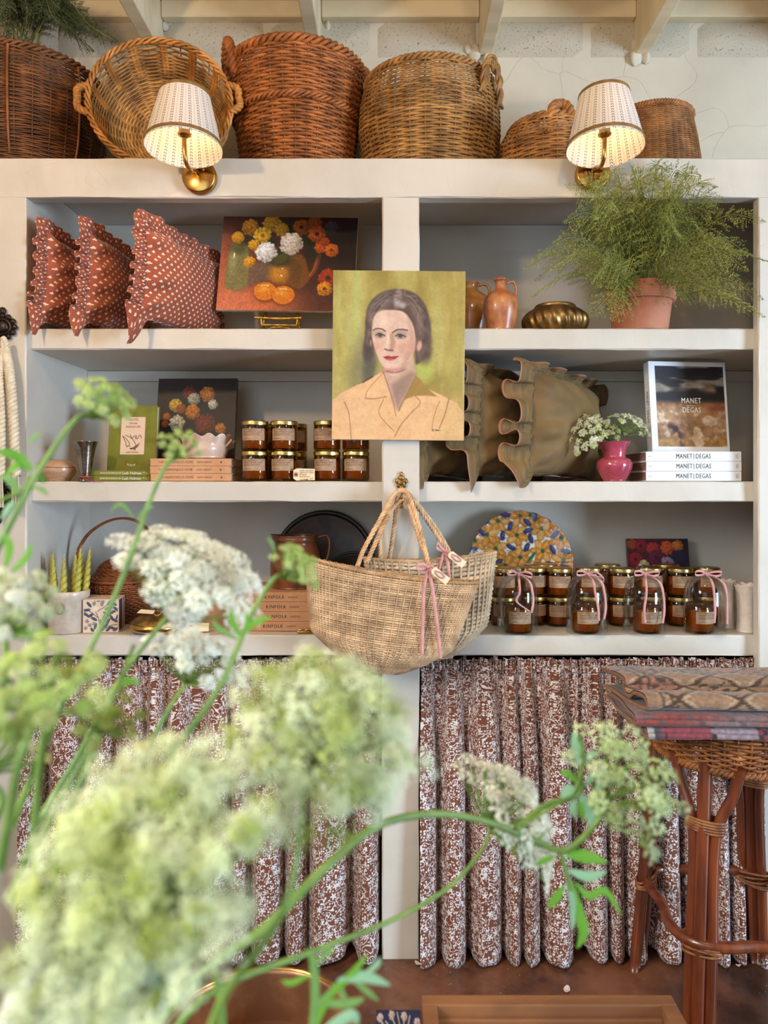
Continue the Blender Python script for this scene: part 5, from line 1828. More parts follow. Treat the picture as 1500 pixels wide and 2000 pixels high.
for i, lab in enumerate(('white art book at the bottom of the pile of three', 'white art book in the middle of the pile of three', 'white art book lying on top of the pile, under the upright one')):
    t = book('art_book', lab, ((1355 - VX) * pxm(0.05) + (0.0, 0.0004, -0.0004)[i], 0.05, Z2 + 0.0005 + i * (TW + 0.0002)), (0, 0, R((0.0, 0.3, 0.1)[i])), Lw, 0.26, TW, M['white_cover'], group='white art books')
    for ch in t.children:
        if ch.name.startswith('pages'):
            ch.data.materials[0] = M['page_end']
    for tx, xx, al in (('MANET', -0.004, 'RIGHT'), ('DEGAS', 0.005, 'LEFT')):
        obj('lettering', text_mesh(tx, 0.0180, M['ink'], 0.70, 0.00005, al, 1.10, 0.03), None, t, loc=(xx, -0.0003, TW / 2))
    obj('spine_bar', MB().box((0.0005, -0.0003, TW / 2), (0.0012, 0.0002, 0.0155)), M['ink'], t)
    for xx, tx in ((-Lw / 2 + 0.008, 'Met'), (-Lw / 2 + 0.0125, 'Yale'), (Lw / 2 - 0.013, 'Edited by'), (Lw / 2 - 0.009, 'Stephan Wolohojian')):
        me = text_mesh(tx, 0.0040 if len(tx) < 10 else 0.0028, M['ink'], 0.6, 0.00004)
        o_ = obj('lettering', me, None, t, loc=(xx, -0.0003, TW / 2), rot=(0, R(90), 0))
ya = 0.13
ka = pxm(ya)
Wc, Hc, Tc = 160 * ka, 182 * ka, 0.030
t = thing('art_book', 'upright white art book with a dark and ochre cover picture', 'book', ((1353 - VX) * ka, ya + 0.005, Z2 + 3 * TW + 0.0012), (R(-6), 0, R(7)), 'white art books')
obj('cover', MB().box2(-Wc / 2, Wc / 2, 0, 0.003, 0, Hc).box2(-Wc / 2, Wc / 2, Tc - 0.003, Tc, 0, Hc).box2(-Wc / 2 - 0.002, -Wc / 2 + 0.0015, 0.0, Tc, 0, Hc), M['white_cover'], t, smooth=False, bevel=0.0008)
obj('pages', MB().box2(-Wc / 2 + 0.002, Wc / 2 - 0.004, 0.003, Tc - 0.003, 0.004, Hc - 0.004), M['page'], t, smooth=False)
p = Paint(100, 124, 0, 0, 100, 124, (30, 26, 28))
p.put(sm((p.y - 50) / 10), (134, 94, 62))
p.put(sm((p.y - 56) / 8) * (p.nz(26, 3) - 0.25) * 1.3, (190, 158, 122))
p.put(sm((p.y - 100) / 16), (158, 116, 66))
p.put(sm((p.x - 62) / 20) * sm((p.y - 56) / 6) * sm((80 - p.y) / 14) * 0.6, (140, 64, 42))
p.put(sm((p.nz(22, 8, 3, 0.4, 1.8) - 0.55) * 6) * sm((46 - p.y) / 10) * 0.7, (176, 164, 144))
p.put(sm((p.nz(16, 12) - 0.6) * 6) * sm((46 - p.y) / 10) * sm((p.x - 60) / 20) * 0.7, (150, 96, 64))
p.put(sm((p.nz(14, 14) - 0.58) * 7) * sm((p.y - 66) / 8) * 0.75, (206, 186, 164))
p.put(sm((p.nz(18, 16) - 0.6) * 7) * sm((p.y - 84) / 12) * sm((46 - p.x) / 20), (52, 24, 22))
p.grain(0.25, 5, 3)
pw, ph_ = 143 * ka, 161 * ka
pc = (0.0045, Hc / 2 + 0.002)
o_ = obj('cover_picture', print_panel(p, pw, ph_, y=-0.0004, cx=pc[0], cz=pc[1]), M['print'], t)
for tx, dz in (('MANET', 0.0115), ('DEGAS', -0.0155)):
    obj('lettering', text_mesh(tx, 0.022, M['white_ink'], 0.76, 0.00005, 'CENTER', 1.14, 0.035), None, o_, loc=(pc[0] + 0.001, -0.0008, pc[1] + dz + 0.004))
obj('title_rule', MB().box((pc[0] + 0.001, -0.0007, pc[1] + 0.0015), (0.030, 0.0002, 0.0015)), M['white_ink'], o_)
me = text_mesh('MANET | DEGAS', 0.018, M['ink'], 0.7, 0.00004)
obj('lettering', me, None, t, loc=(-Wc / 2 - 0.0023, Tc / 2, Hc / 2), rot=(0, R(90), R(-90)))

# ------------------------------------------------------------------ third shelf left
M['crock'] = mottled('salt_glaze', C(212, 196, 178), C(198, 180, 160), 60, 0.35, detail=7, bump=0.06, bscale=200, coat=0.2)
yc = 0.075
kc = pxm(yc)
crock = thing('stoneware_crock', 'cream stoneware crock with a blue wreath mark holding twisted candles', 'crock', ((133 - VX) * kc, yc, Z3 + 0.0005))
prof = [(0, 0), (34 * kc, 0), (35.5 * kc, 2 * kc), (37.5 * kc, 66 * kc), (39.5 * kc, 68 * kc), (40.5 * kc, 78 * kc), (39 * kc, 81 * kc), (36.5 * kc, 80 * kc), (35.5 * kc, 60 * kc), (32 * kc, 4 * kc), (0, 4 * kc)]
obj('body', MB().lathe(prof, 56), M['crock'], crock, bevel=0.0)
wr = MB()
for sg in (-1, 1):
    for k in range(11):
        a = -1.2 + k * 0.235
        for s2 in (-1, 1):
            rr = 0.0125 + s2 * 0.0018
            cx, cz = sg * rr * math.cos(a), rr * math.sin(a) * 1.08
            d = Vector((-math.sin(a) * sg, math.cos(a))) * 0.0022 + Vector((math.cos(a) * sg, math.sin(a))) * s2 * 0.0012
            n_ = Vector((-d.y, d.x)).normalized() * 0.0008
            pts = [(cx - d.x, cz - d.y), (cx + n_.x, cz + n_.y), (cx + d.x, cz + d.y), (cx - n_.x, cz - n_.y)]
            wr.add([(q[0], 0, q[1]) for q in pts], np.array([[0, 1, 2, 3], [3, 2, 1, 0]]))
wr.add([(-0.004, 0, -0.0155), (0.004, 0, -0.0135), (0.004, 0, -0.0125), (-0.004, 0, -0.0145)], np.array([[0, 1, 2, 3], [3, 2, 1, 0]]))
wr.add([(0.004, 0, -0.0155), (-0.004, 0, -0.0135), (-0.004, 0, -0.0125), (0.004, 0, -0.0145)], np.array([[0, 1, 2, 3], [3, 2, 1, 0]]))
M['blue_ink'] = mottled('cobalt_ink', C(44, 62, 92), C(34, 50, 78), 40, 0.6, bump=0)
bend_me = bend(wr.mesh('wreath', M['blue_ink']), 37.2 * kc + 0.0014)
obj('wreath_mark', bend_me, None, crock, loc=(0, 0, 50 * kc))
M['candle_wax'] = mottled('olive_wax', C(178, 170, 70), C(156, 148, 56), 12, 0.35, bump=0.05)


def twist_candle(label, base, lean, L, seed, n=70):
    t = thing('twisted_candle', label, 'candle', base, lean, 'twisted candles in the crock')
    s = np.linspace(0, 1, n)
    z = s * L
    rad = 0.0096 * np.where(s > 0.62, 1 - 0.72 * np.maximum((s - 0.62) / 0.38, 0) ** 1.3, 1)
    tw = seed + s * L * 165
    th = np.linspace(0, 2 * PI, 19)
    A = np.empty((n, 19, 3))
    for i in range(n):
        a = th + tw[i]
        r_ = rad[i] * (0.74 + 0.40 * np.abs(np.cos(a - tw[i] * 1.0 + tw[i])) ** 1.0)
        r_ = rad[i] * (0.72 + 0.36 * np.abs(np.cos((th))) ** 0.8)
        A[i] = np.stack([r_ * np.cos(a), r_ * np.sin(a), np.full(19, z[i])], 1)
    obj('shaft', MB().grid(np.swapaxes(A, 0, 1)), M['candle_wax'], t)
    obj('wick', MB().tube(spline([(0, 0, L - 0.002), (0.001, 0, L + 0.006), (0.005, 0, L + 0.011)], 8), 0.0006, 5), M['page'], t)
    return t


for i, (dx, dy, lx, top, lab) in enumerate(((-26, 8, -9, 1084, 'outermost left twisted olive candle in the crock, half hidden'), (-22, -10, -3, 1076, 'front left twisted olive candle leaning outward in the crock'),
                                            (-5, -14, 2, 1082, 'twisted olive candle standing upright at the front centre of the crock'), (7, 10, 2, 1078, 'twisted olive candle at the back centre of the crock'),
                                            (16, -12, 9, 1064, 'tall front right twisted olive candle with the highest tip'), (27, 2, 10, 1067, 'rightmost twisted olive candle leaning out of the crock'),
                                            (-14, 14, -2, 1092, 'short twisted olive candle at the back left of the crock'), (14, 16, 5, 1082, 'dark twisted olive candle at the back right of the crock'))):
    L = (1222 - top) * kc
    twist_candle(lab, (crock.location.x + dx * 0.92 * kc, yc + dy * 0.8 * kc, Z3 + 5.5 * kc), (R(-dy * 0.12), R(lx * 0.62), 0), L, i)

# patterned box
yx = 0.055
kx = pxm(yx)
t = thing('patterned_box', 'square cream box printed with navy leaves beside the crock', 'box', ((197 - VX) * kx, yx, Z3 + 0.0005), (0, 0, R(9)))
bw = 67 * kx
p = Paint(84, 84, 612, 765, 865, 1005, (214, 190, 168))
navy = (38, 48, 76)
rr = np.random.default_rng(4)
stems_ = [[(740, 1010), (720, 900), (690, 820), (700, 760)], [(730, 960), (800, 880), (860, 850)], [(722, 900), (660, 850), (615, 830)], [(740, 1000), (800, 960), (860, 950)], [(715, 850), (780, 810), (820, 770)]]
for q in stems_:
    p.line(q, 5, (92, 74, 70), 0.5)
for cx, cy, an in ((800, 790, 50), (830, 800, -20), (790, 830, 20), (845, 835, -35), (820, 860, 30), (655, 800, -50), (640, 840, 10), (665, 880, 30), (760, 900, 70), (790, 925, 60), (815, 900, -60), (840, 920, -30),
                   (770, 960, 40), (820, 975, -20), (845, 985, 30), (700, 960, 75), (680, 990, -60), (740, 935, -75), (690, 905, -30), (860, 890, 60), (775, 870, -40), (630, 870, -35), (735, 985, 20), (790, 985, 45)):
    p.ell(cx, cy, 25, 10, navy, 0.15, -an)
    p.line([(cx - 18 * math.cos(R(an)), cy + 18 * math.sin(R(an))), (cx + 18 * math.cos(R(an)), cy - 18 * math.sin(R(an)))], 2, (150, 140, 140))
for cx, cy in ((690, 790), (720, 770), (745, 800), (640, 920), (660, 950), (630, 970), (690, 940), (750, 780)):
    p.bloom(cx, cy, 16, (150, 140, 130), 5, 0.4, None, cx)
p.ell(697, 832, 20, 20, (226, 204, 180), 0.15)
for e_ in ((612, 765, 865, 765), (612, 1005, 865, 1005), (612, 765, 612, 1005), (865, 765, 865, 1005)):
    p.line([(e_[0], e_[1]), (e_[2], e_[3])], 12, (214, 186, 166), 0.2)
M['box_card'] = mottled('box_card', C(214, 188, 166), C(206, 178, 156), 30, 0.8, bump=0.05)
M['plum_card'] = mottled('plum_card', C(66, 44, 56), C(54, 36, 48), 30, 0.8, bump=0)
obj('body', MB().box2(-bw / 2, bw / 2, 0.0004, bw, 0, bw * 0.97), M['box_card'], t, bevel=0.0008, smooth=False)
obj('printed_face', print_panel(p, bw - 0.001, bw * 0.97 - 0.001, y=0.0, cz=bw * 0.485), M['print'], t)
for a, b in ((0.04, 0.50), (0.62, 0.72), (0.84, 0.97)):
    obj('side_stripe', MB().box2(bw / 2, bw / 2 + 0.0004, bw * a, bw * b, 0.003, bw * 0.94), M['plum_card'], t, smooth=False)

# lidded basket with a hoop handle
WK7 = wicker('split_bamboo', C(150, 82, 36))
yk = 0.225
kk = pxm(yk)
bk = thing('lidded_basket', 'brown bamboo basket with domed lid and tall hoop handle, behind the patterned box', 'basket', ((240 - VX) * kk, yk, Z3 + 0.0035))
pr = smooth_prof([(36 * kk, 0.0), (46 * kk, 22 * kk), (58 * kk, 48 * kk), (66 * kk, 70 * kk), (64 * kk, 76 * kk)], 14)
obj('woven_side', weave(pr, 20, 40, 0.0012, 0.0020, 0.0016, 3, lo=0.7, hi=1.1), WK7, bk, kind='stuff')
obj('stakes', stakes_mb(pr, 40, 0.0019, 3), WK7, bk, kind='stuff')
base_disc(36 * kk, 0.003, WK7, bk)
lid_p = smooth_prof([(66 * kk, 78 * kk), (64 * kk, 84 * kk), (52 * kk, 92 * kk), (42 * kk, 108 * kk), (26 * kk, 118 * kk), (5 * kk, 122 * kk)], 16)
lid_ = obj('lid', weave(lid_p, 24, 40, 0.0013, 0.0020, 0.0010, 8, lo=0.6, hi=1.0), WK7, bk, kind='stuff')
obj('lid_ring', rope_ring(66 * kk, 80 * kk, 0.003, 40, seed=6), WK7, lid_)
hp = [(-80 * kk, 0.0, 74 * kk), (-92 * kk, 0, 112 * kk), (-70 * kk, 0, 165 * kk), (-20 * kk, 0, 196 * kk), (30 * kk, 0, 192 * kk), (68 * kk, 0, 150 * kk), (76 * kk, 0, 110 * kk), (66 * kk, 0, 74 * kk)]
hp[0] = (-66 * kk, 0, 74 * kk)
obj('hoop_handle', MB().ribbon(spline(hp, 48), (0, 1, 0), 0.012, thick=0.0065, col=(1.1, 1.0, 0.8)), WK7, bk)

# brass lidded dish with its tag
yd = 0.055
kd_ = pxm(yd)
t = thing('brass_dish', 'squat lidded brass dish with a round knob and a small white tag', 'dish', ((308 - VX) * kd_, yd, Z3 + 0.0005))
obj('bowl', MB().lathe(smooth_prof([(0.0, 0.0), (0.034, 0.0), (0.040, 0.003), (0.068, 0.011), (0.075, 0.020), (0.072, 0.0285), (0.066, 0.031), (0.0, 0.031)], 34), 64), M['brass'], t)
obj('lid', MB().lathe(smooth_prof([(0.070, 0.0312), (0.069, 0.033), (0.056, 0.043), (0.030, 0.053), (0.010, 0.058), (0.006, 0.060), (0.0, 0.060)], 30), 64), M['old_brass'], t)
obj('knob', MB().lathe(smooth_prof([(0.005, 0.059), (0.0055, 0.062), (0.0125, 0.068), (0.014, 0.075), (0.010, 0.082), (0.0, 0.085)], 24), 24), M['brass'], t)
tagp = prism([(-0.023, -0.006), (0.022, -0.009), (0.024, 0.006), (-0.018, 0.010)], -0.0004, 0.0004)
obj('paper_tag', tagp, M['card'], t, loc=(-0.022, -0.030, 0.062), rot=(R(-62), 0, R(-6)), smooth=False)
obj('tag_string', MB().tube(spline([(0.0, -0.008, 0.062), (0.02, -0.03, 0.061), (0.012, -0.045, 0.054), (-0.004, -0.032, 0.061)], 16), 0.0006, 4), M['page'], t)

t = thing('price_tag', 'cream price tag with a round fastening lying right of the brass dish', 'tag', ((385 - VX) * pxm(0.06), 0.06, Z3 + 0.0005), (0, 0, R(4)))
obj('card', prism([(-0.031, 0.0), (0.031, 0.002), (0.031, 0.024), (-0.022, 0.026), (-0.031, 0.018)], -0.0004, 0.0004), M['card'], t, rot=(R(-14), 0, 0), smooth=False)
obj('hole_ring', MB().lathe([(0.0, 0.0), (0.006, 0.0004), (0.0065, 0.0012), (0, 0.0014)], 20).move(Matrix.Translation((-0.017, 0.0014, 0.013)) @ Matrix.Rotation(R(76), 4, 'X')), M['clay_cover'], t)
obj('stand', MB().box((0.012, 0.009, 0.003), (0.03, 0.014, 0.006)), M['old_brass'], t, bevel=0.0015)

yo = 0.17
ko = pxm(yo)
t = thing('terracotta_bowl', 'pale clay bowl behind the big white flower head, left of the stacked books', 'bowl', ((424 - VX) * ko, yo, Z3 + 0.0005))
obj('body', MB().lathe(smooth_prof([(0, 0), (24 * ko, 0), (26 * ko, 3 * ko), (36 * ko, 24 * ko), (41 * ko, 52 * ko), (40 * ko, 54 * ko), (37 * ko, 52 * ko), (32 * ko, 26 * ko), (0, 8 * ko)], 36), 48), mottled('pale_clay', C(196, 150, 112), C(180, 132, 96), 20, 0.7, bump=0.15), t)

# garden books
yg = 0.075
kg = pxm(yg)
TK = 18.8 * kg
for i, (lab, xa, xb) in enumerate((('clay-coloured garden book at the very bottom of the pile of four', 455, 622), ('clay-coloured garden book second from the bottom of the pile of four', 456, 616), ('clay-coloured garden book third from the bottom of the pile of four', 460, 613), ('clay-coloured garden book on top of the pile, under the copper jug', 478, 611))):
    t = book('garden_book', lab, (((xa + xb) / 2 - VX) * kg, yg, Z3 + 0.0005 + i * (TK + 0.0002)), (0, 0, 0), (xb - xa) * kg, 0.22, TK, M['clay_cover'], group='clay-coloured garden books')
    xo = ((533, 541, 539, 536)[i] - (xa + xb) / 2) * kg
    obj('lettering', text_mesh('KINFOLK', 0.0135, M['ink'], 0.88, 0.00005, 'CENTER', 1.18, 0.02), None, t, loc=(xo, -0.0003, TK / 2))
    spine_text(t, 'GARDEN', 0.0066, xo + 0.0500, TK, M['ink'], 0.86, spacing=1.25)
    spine_text(t, '[]', 0.011, -(xb - xa) * kg / 2 + 0.016, TK, M['brown_ink'])
M['copper'] = mottled('aged_copper', C(128, 72, 40), C(82, 44, 26), 14, 0.28, detail=5, bump=0.12, bscale=60, coat=0.2)
ypj = 0.19
kj = pxm(ypj)
ztk = Z3 + 4 * (TK + 0.0002) + 0.001
t = jug('copper_jug', 'brown copper pitcher with a spout standing on the clay-coloured books', 578, ypj, ztk,
        [(0, 0), (44 * kj, 0), (47 * kj, 3 * kj), (50 * kj, 30 * kj), (47 * kj, 60 * kj), (40 * kj, 84 * kj), (42 * kj, 99 * kj), (41 * kj, 100 * kj), (38 * kj, 84 * kj), (0, 70 * kj)],
        M['copper'], [(0.0, [(39 * kj, 94 * kj), (60 * kj, 99 * kj), (66 * kj, 80 * kj), (60 * kj, 52 * kj), (49 * kj, 40 * kj)], 0.005)])
for ch in t.children:   # pinch the rim into a spout on the left
    if ch.name.startswith('body'):
        for v in ch.data.vertices:
            q = max(0, (v.co.z - 82 * kj) / (18 * kj))
            a = math.atan2(v.co.y, -v.co.x)
            g = math.exp(-(a / 0.35) ** 2) * q
            v.co.x -= 0.012 * g
            v.co.z += 0.003 * g

# round trays leaning at the back
M['tray_black'] = mottled('black_lacquer', C(26, 22, 20), C(40, 30, 26), 20, 0.35, bump=0.08)
M['tray_brown'] = mottled('worn_tin', C(74, 48, 26), C(34, 24, 20), 14, 0.4, detail=7, bump=0.2, lo=0.45, hi=0.6)
for i, (cx, cy, rx, y_, lab) in enumerate(((633, 1107, 100, 0.36, 'large round black-rimmed tin tray leaning at the back behind the copper pitcher'), (690, 1122, 62, 0.31, 'smaller dark round tray leaning in front of the large tin tray'))):
    k_ = pxm(y_)
    rad = rx * k_
    zc = Z3 + 0.0005 + rad * math.cos(R(10)) + 0.004
    if i == 1:
        rad = rx * k_
    t = thing('round_tray', lab, 'tray', ((cx - VX) * k_, y_, zc), (R(80), 0, 0))
    obj('rim', MB().lathe([(rad * 0.90, 0.002), (rad * 0.92, 0.010), (rad * 0.985, 0.013), (rad, 0.010), (rad * 0.985, 0.006), (rad * 0.93, 0.0), (rad * 0.90, 0.0)], 80), M['tray_black'], t)
    obj('well', MB().lathe([(0, 0.003), (rad * 0.88, 0.003), (rad * 0.915, 0.0065), (rad * 0.915, 0.001), (0, 0.0005)], 80), M['tray_brown' if i == 0 else 'tray_black'], t)
t = thing('brass_trinket', 'low brass trinket with a scalloped top lying before the clay-coloured books', 'trinket', ((598 - VX) * pxm(0.04), 0.05, Z3 + 0.0005), (0, 0, R(2)))
obj('body', MB().box((0, 0, 0.004), (0.052, 0.016, 0.007)), M['brass'], t, bevel=0.0025)
obj('scallop', MB().tube(spline([(-0.022, -0.008, 0.008), (-0.012, -0.008, 0.0115), (-0.004, -0.008, 0.0085), (0.004, -0.008, 0.0115), (0.013, -0.008, 0.0105), (0.023, -0.008, 0.008)], 30), 0.0026, 8), M['brass'], t)

# ------------------------------------------------------------------ third shelf right
# scalloped plate with painted flowers, leaning on the back
yp_ = 0.33
kp = pxm(yp_)
Rp = 101 * kp
p = Paint(220, 220, 90, 95, 935, 950, (222, 212, 190))
org, nav = (196, 124, 44), (34, 40, 84)
FL = [(340, 190), (318, 410), (490, 300), (520, 145), (690, 250), (510, 480), (690, 430), (840, 335), (850, 505), (390, 545), (150, 350), (655, 590), (230, 560), (480, 690), (780, 680), (330, 720), (600, 800), (180, 690), (880, 620), (250, 300), (600, 140), (760, 180)]
for i, (cx, cy) in enumerate(FL):
    for k in range(6):
        a = k * PI / 3 + i * 0.7
        ex, ey = cx + 52 * math.cos(a), cy + 52 * math.sin(a)
        p.ell(ex, ey, 50, 31, (150, 84, 26), 0.12, math.degrees(a))
        p.ell(ex, ey, 44, 26, org if (i + k) % 3 else (210, 146, 76), 0.15, math.degrees(a))
        p.line([(cx + 15 * math.cos(a), cy + 15 * math.sin(a)), (cx + 78 * math.cos(a), cy + 78 * math.sin(a))], 5, (228, 176, 96), 0.8)
    p.ell(cx, cy, 17, 17, (34, 84, 52), 0.3)
for i, (cx, cy) in enumerate(((400, 140), (205, 282), (437, 230), (580, 265), (440, 400), (632, 150), (790, 300), (870, 435), (655, 560), (565, 400), (130, 420), (575, 200), (375, 305), (335, 520), (755, 540), (600, 330), (540, 575), (250, 640), (420, 620), (560, 680), (700, 740), (860, 560), (300, 820), (500, 850), (230, 200), (770, 420))):
    p.ell(cx, cy, 42, 20, nav, 0.2, (i * 53) % 180)
    p.ell(cx + 5, cy - 5, 22, 6, (70, 80, 130), 0.5, (i * 53) % 180)
    p.line([(cx - 40, cy + 22), (cx, cy + 30), (cx + 45, cy + 12)], 4, (40, 50, 74), 0.5)
p.ell(600, 480, 12, 60, (44, 96, 60), 0.4, 40)
p.grain(0.12, 20, 8)
lp = p.lin()
nr, na = 70, 252
th = np.linspace(0, 2 * PI, na + 1)
q = np.linspace(0, 1, nr)
QQ, TH = np.meshgrid(q, th, indexing='ij')
sc = 1 + 0.018 * np.abs(np.sin(11 * TH)) * QQ ** 8 - 0.012 * QQ ** 8
RR = Rp * QQ * sc
ZZ = 0.012 * np.clip((QQ - 0.6) / 0.4, 0, 1) ** 1.5 + 0.0015 * QQ ** 8 * np.sin(22 * TH)
A = np.stack([RR * np.cos(TH), RR * np.sin(TH), ZZ], -1)
ii = np.clip(((1 - (RR * np.sin(TH) / Rp / 1.03 + 1) / 2) * 219).round().astype(int), 0, 219)
jj = np.clip(((RR * np.cos(TH) / Rp / 1.03 + 1) / 2 * 219).round().astype(int), 0, 219)
t = thing('painted_plate', 'large scalloped plate painted with orange flowers and navy leaves', 'plate', ((1017 - VX) * kp, yp_, Z3 + 0.0008 + Rp * math.cos(R(12)) + 0.005), (R(78), 0, 0))
M['glazed_print'] = vmat('glazed_print', None, rough=0.2, nscale=30, namt=0.1, bump=0.05, bscale=60, coat=0.4)
pl = obj('dish', MB().grid(A, col=lp[ii, jj]), M['glazed_print'], t)
pl.modifiers.new('thick', 'SOLIDIFY').thickness = 0.005
obj('foot_ring', MB().lathe([(Rp * 0.55, -0.006), (Rp * 0.57, -0.012), (Rp * 0.60, -0.006)], 48), M['crock'], t)

# rear jars in stacks of two
yj2 = 0.17
for i, px_ in enumerate((984, 1091, 1213, 1327)):
    where = ('beside the straw bags', 'between first and second cloches', 'between second and third cloches', 'between third and fourth cloches')[i]
    for lv, zz in (('lower', Z3 + 0.0005), ('upper', Z3 + 0.0009 + HJ)):
        place_jar((jar0, jar1)[i % 2], px_, yj2, zz, 0.05 * i - 0.1, 'lidded amber candle jar, %s of stack %s' % (lv, where))
        place_jar((jar1, jar0)[i % 2], px_ - 27, yj2 + 0.10, zz, 0.2, 'dark rear amber candle jar, %s of stack %s' % (lv, where))
for i, px_ in enumerate((1042, 1150, 1268, 1380)):
    where = ('first', 'second', 'third', 'fourth')[i]
    for lv, zz in (('lower', Z3 + 0.0005), ('upper', Z3 + 0.0009 + HJ)):
        place_jar((jar0, jar1)[i % 2], px_, yj2 + 0.015, zz, 0.1, 'lidded amber candle jar behind the %s glass cloche, %s of its pair' % (where, lv))

# glass domes with a candle and a ribbon bow
M['clear'] = clear_glass('clear_glass', (0.975, 0.985, 0.98, 1), 1.45, 0.0, 1.0)
M['ribbon'] = mottled('dusty_pink_velvet', C(206, 150, 146), C(190, 130, 128), 30, 0.75, bump=0.2, bscale=400, sheen=0.5)


def bow(parent, o, loops, tails, width=0.0062, name='ribbon_bow'):
    mb = MB()
    for pts in loops:
        mb.ribbon(spline(pts, 22), (0.12, 0.15, 1.0), width, thick=0.0008)
    mb.lathe([(0.0, 0.0042), (0.004, 0.003), (0.0048, 0), (0.004, -0.003), (0.0, -0.0042)], 12, c=loops[0][0])
    b = obj(name, mb, M['ribbon'], parent, loc=o)
    for pts in tails:
        wd = (1.0, -0.25, 0.15)
        obj('ribbon_tail', MB().ribbon(spline(pts, 26), wd, width, thick=0.0007), M['ribbon'], b)
    return b


jar2 = candle_jar('open amber candle jar', (0, 0, 0), lid=False, name_lines=('NO. 11 AMBER & MOSS',), group='candles under glass domes')
for i, (cx, jx_, top, bl, br, tl) in enumerate(((1011, 1013, 1104, (-0.030, 0.004), (0.036, -0.004), ((-0.004, -0.012, 0.022), (0.032, 0.034, 0.028, 0.10))), (1146, 1143, 1104, (-0.030, 0.002), (0.042, -0.016), ((0.008, 0.016, 0.018, 0.120), (0.036, 0.040, 0.034, 0.118))),
                                               (1258, 1264, 1104, (-0.030, 0.002), (0.036, 0.002), ((-0.012, -0.018, -0.016, 0.125), (0.036, 0.040, 0.034, 0.128))), (1376, 1366, 1100, (-0.030, 0.002), (0.040, 0.001), ((0.002, 0.004, 0.002, 0.125), (0.044, 0.046, 0.046, 0.132))))):
    yd_ = 0.062
    kd_ = pxm(yd_)
    nm = ('first', 'second', 'third', 'fourth')[i]
    rd = 39.5 * kd_
    hd = 112 * kd_
    t = thing('glass_dome', 'clear glass cloche with pink ribbon bow, %s from the left' % nm, 'cloche', ((cx - VX) * kd_, yd_, Z3 + 0.0004), None, 'glass cloches with pink bows')
    outer = smooth_prof([(rd, 0.0), (rd, 0.02), (rd, hd * 0.60), (rd * 0.93, hd * 0.78), (rd * 0.70, hd * 0.93), (rd * 0.36, hd * 0.995), (0.004, hd)], 30)
    obj('dome', MB().lathe(outer, 64), M['clear'], t)
    obj('knob', MB().lathe(smooth_prof([(0.0, hd), (0.0060, hd + 0.001), (0.0056, hd + 0.005), (0.0105, hd + 0.011), (0.0110, hd + 0.016), (0.0070, hd + 0.0225), (0.0, hd + 0.024)], 24), 28), M['clear'], t)
    z0 = hd + 0.004
    loops = [[(0, -0.008, 0), (bl[0] * 0.55, -0.016, 0.008), (bl[0], -0.014, bl[1] + 0.004), (bl[0] * 0.95, -0.012, bl[1] - 0.005), (bl[0] * 0.5, -0.012, -0.004), (0, -0.008, 0)],
             [(0, -0.008, 0), (br[0] * 0.5, -0.016, 0.006), (br[0], -0.014, br[1] + 0.004), (br[0] * 0.95, -0.012, br[1] - 0.005), (br[0] * 0.5, -0.012, -0.006), (0, -0.008, 0)]]
    tails = []
    for q in tl:
        L = q[-1] if len(q) == 4 else 0.095
        rr2 = rd + 0.003

        def onglass(x, z):
            zz_ = z0 + z
            r_at = np.interp(zz_, outer[:, 1], outer[:, 0]) + 0.002
            return (x, -math.sqrt(max(r_at * r_at - x * x, 0.00001)), z)
        pts = [(0, -0.008, 0)] + [onglass(q[0] * 0.8, -0.018), onglass(np.clip(q[0], -rd * 0.93, rd * 0.93), -0.045), onglass(np.clip(q[1], -rd * 0.93, rd * 0.93), -L * 0.72), onglass(np.clip(q[2], -rd * 0.93, rd * 0.93), -L)]
        tails.append(pts)
    bow(t, (0, 0, z0), loops, tails)
    lab = 'open amber candle jar standing under the %s glass cloche' % nm
    loc = ((jx_ - VX) * kd_, yd_, Z3 + 0.0008)
    if i == 0:
        jar2.location = loc
        jar2['label'] = lab
    else:
        dup(jar2, loc, (0, 0, 0.1 * i), lab)

# fluted white vases at the right end
M['white_glaze'] = mottled('chalk_glaze', C(214, 200, 186), C(204, 188, 172), 40, 0.35, bump=0.08, bscale=150)
for i, (cx, y_, w_, h_, lab) in enumerate(((1418, 0.13, 17, 92, 'white wavy-rimmed ceramic tumbler behind the right one'), (1458, 0.075, 20, 92, 'white wavy-rimmed ceramic tumbler at the right end of the bottom shelf'))):
    k_ = pxm(y_)
    t = thing('ceramic_tumbler', lab, 'vase', ((cx - VX) * k_, y_, Z3 + 0.0005))
    fl = lambda r, z, th: (r * (1 + 0.05 * np.clip(z / (h_ * k_) - 0.85, 0, 1) / 0.15 * np.sin(9 * th)), z + 0.0022 * np.clip(z / (h_ * k_) - 0.85, 0, 1) / 0.15 * np.sin(9 * th + 1))
    obj('body', MB().lathe(smooth_prof([(0, 0), (w_ * 0.86 * k_, 0), (w_ * 0.92 * k_, 2 * k_), (w_ * 0.86 * k_, 30 * k_), (w_ * 0.92 * k_, 70 * k_), (w_ * 1.12 * k_, h_ * k_), (w_ * 1.08 * k_, h_ * k_), (w_ * 0.84 * k_, 66 * k_), (0, 40 * k_)], 44), 72, mod=fl), M['white_glaze'], t)

# ------------------------------------------------------------------ hooks, rope tassels
def sphere(cx, cy, cz, rx, ry, rz, n=8):
    la = np.linspace(-PI / 2, PI / 2, n // 2 + 2)
    lo_ = np.linspace(0, 2 * PI, n, endpoint=False)
    A = np.array([[(cx + rx * math.cos(p_) * math.cos(q_), cy + ry * math.cos(p_) * math.sin(q_), cz + rz * math.sin(p_)) for q_ in lo_] for p_ in la])
    m_ = MB().grid(A, wrap_v=True)
    return m_.V[0], m_.F[0][:, ::-1]


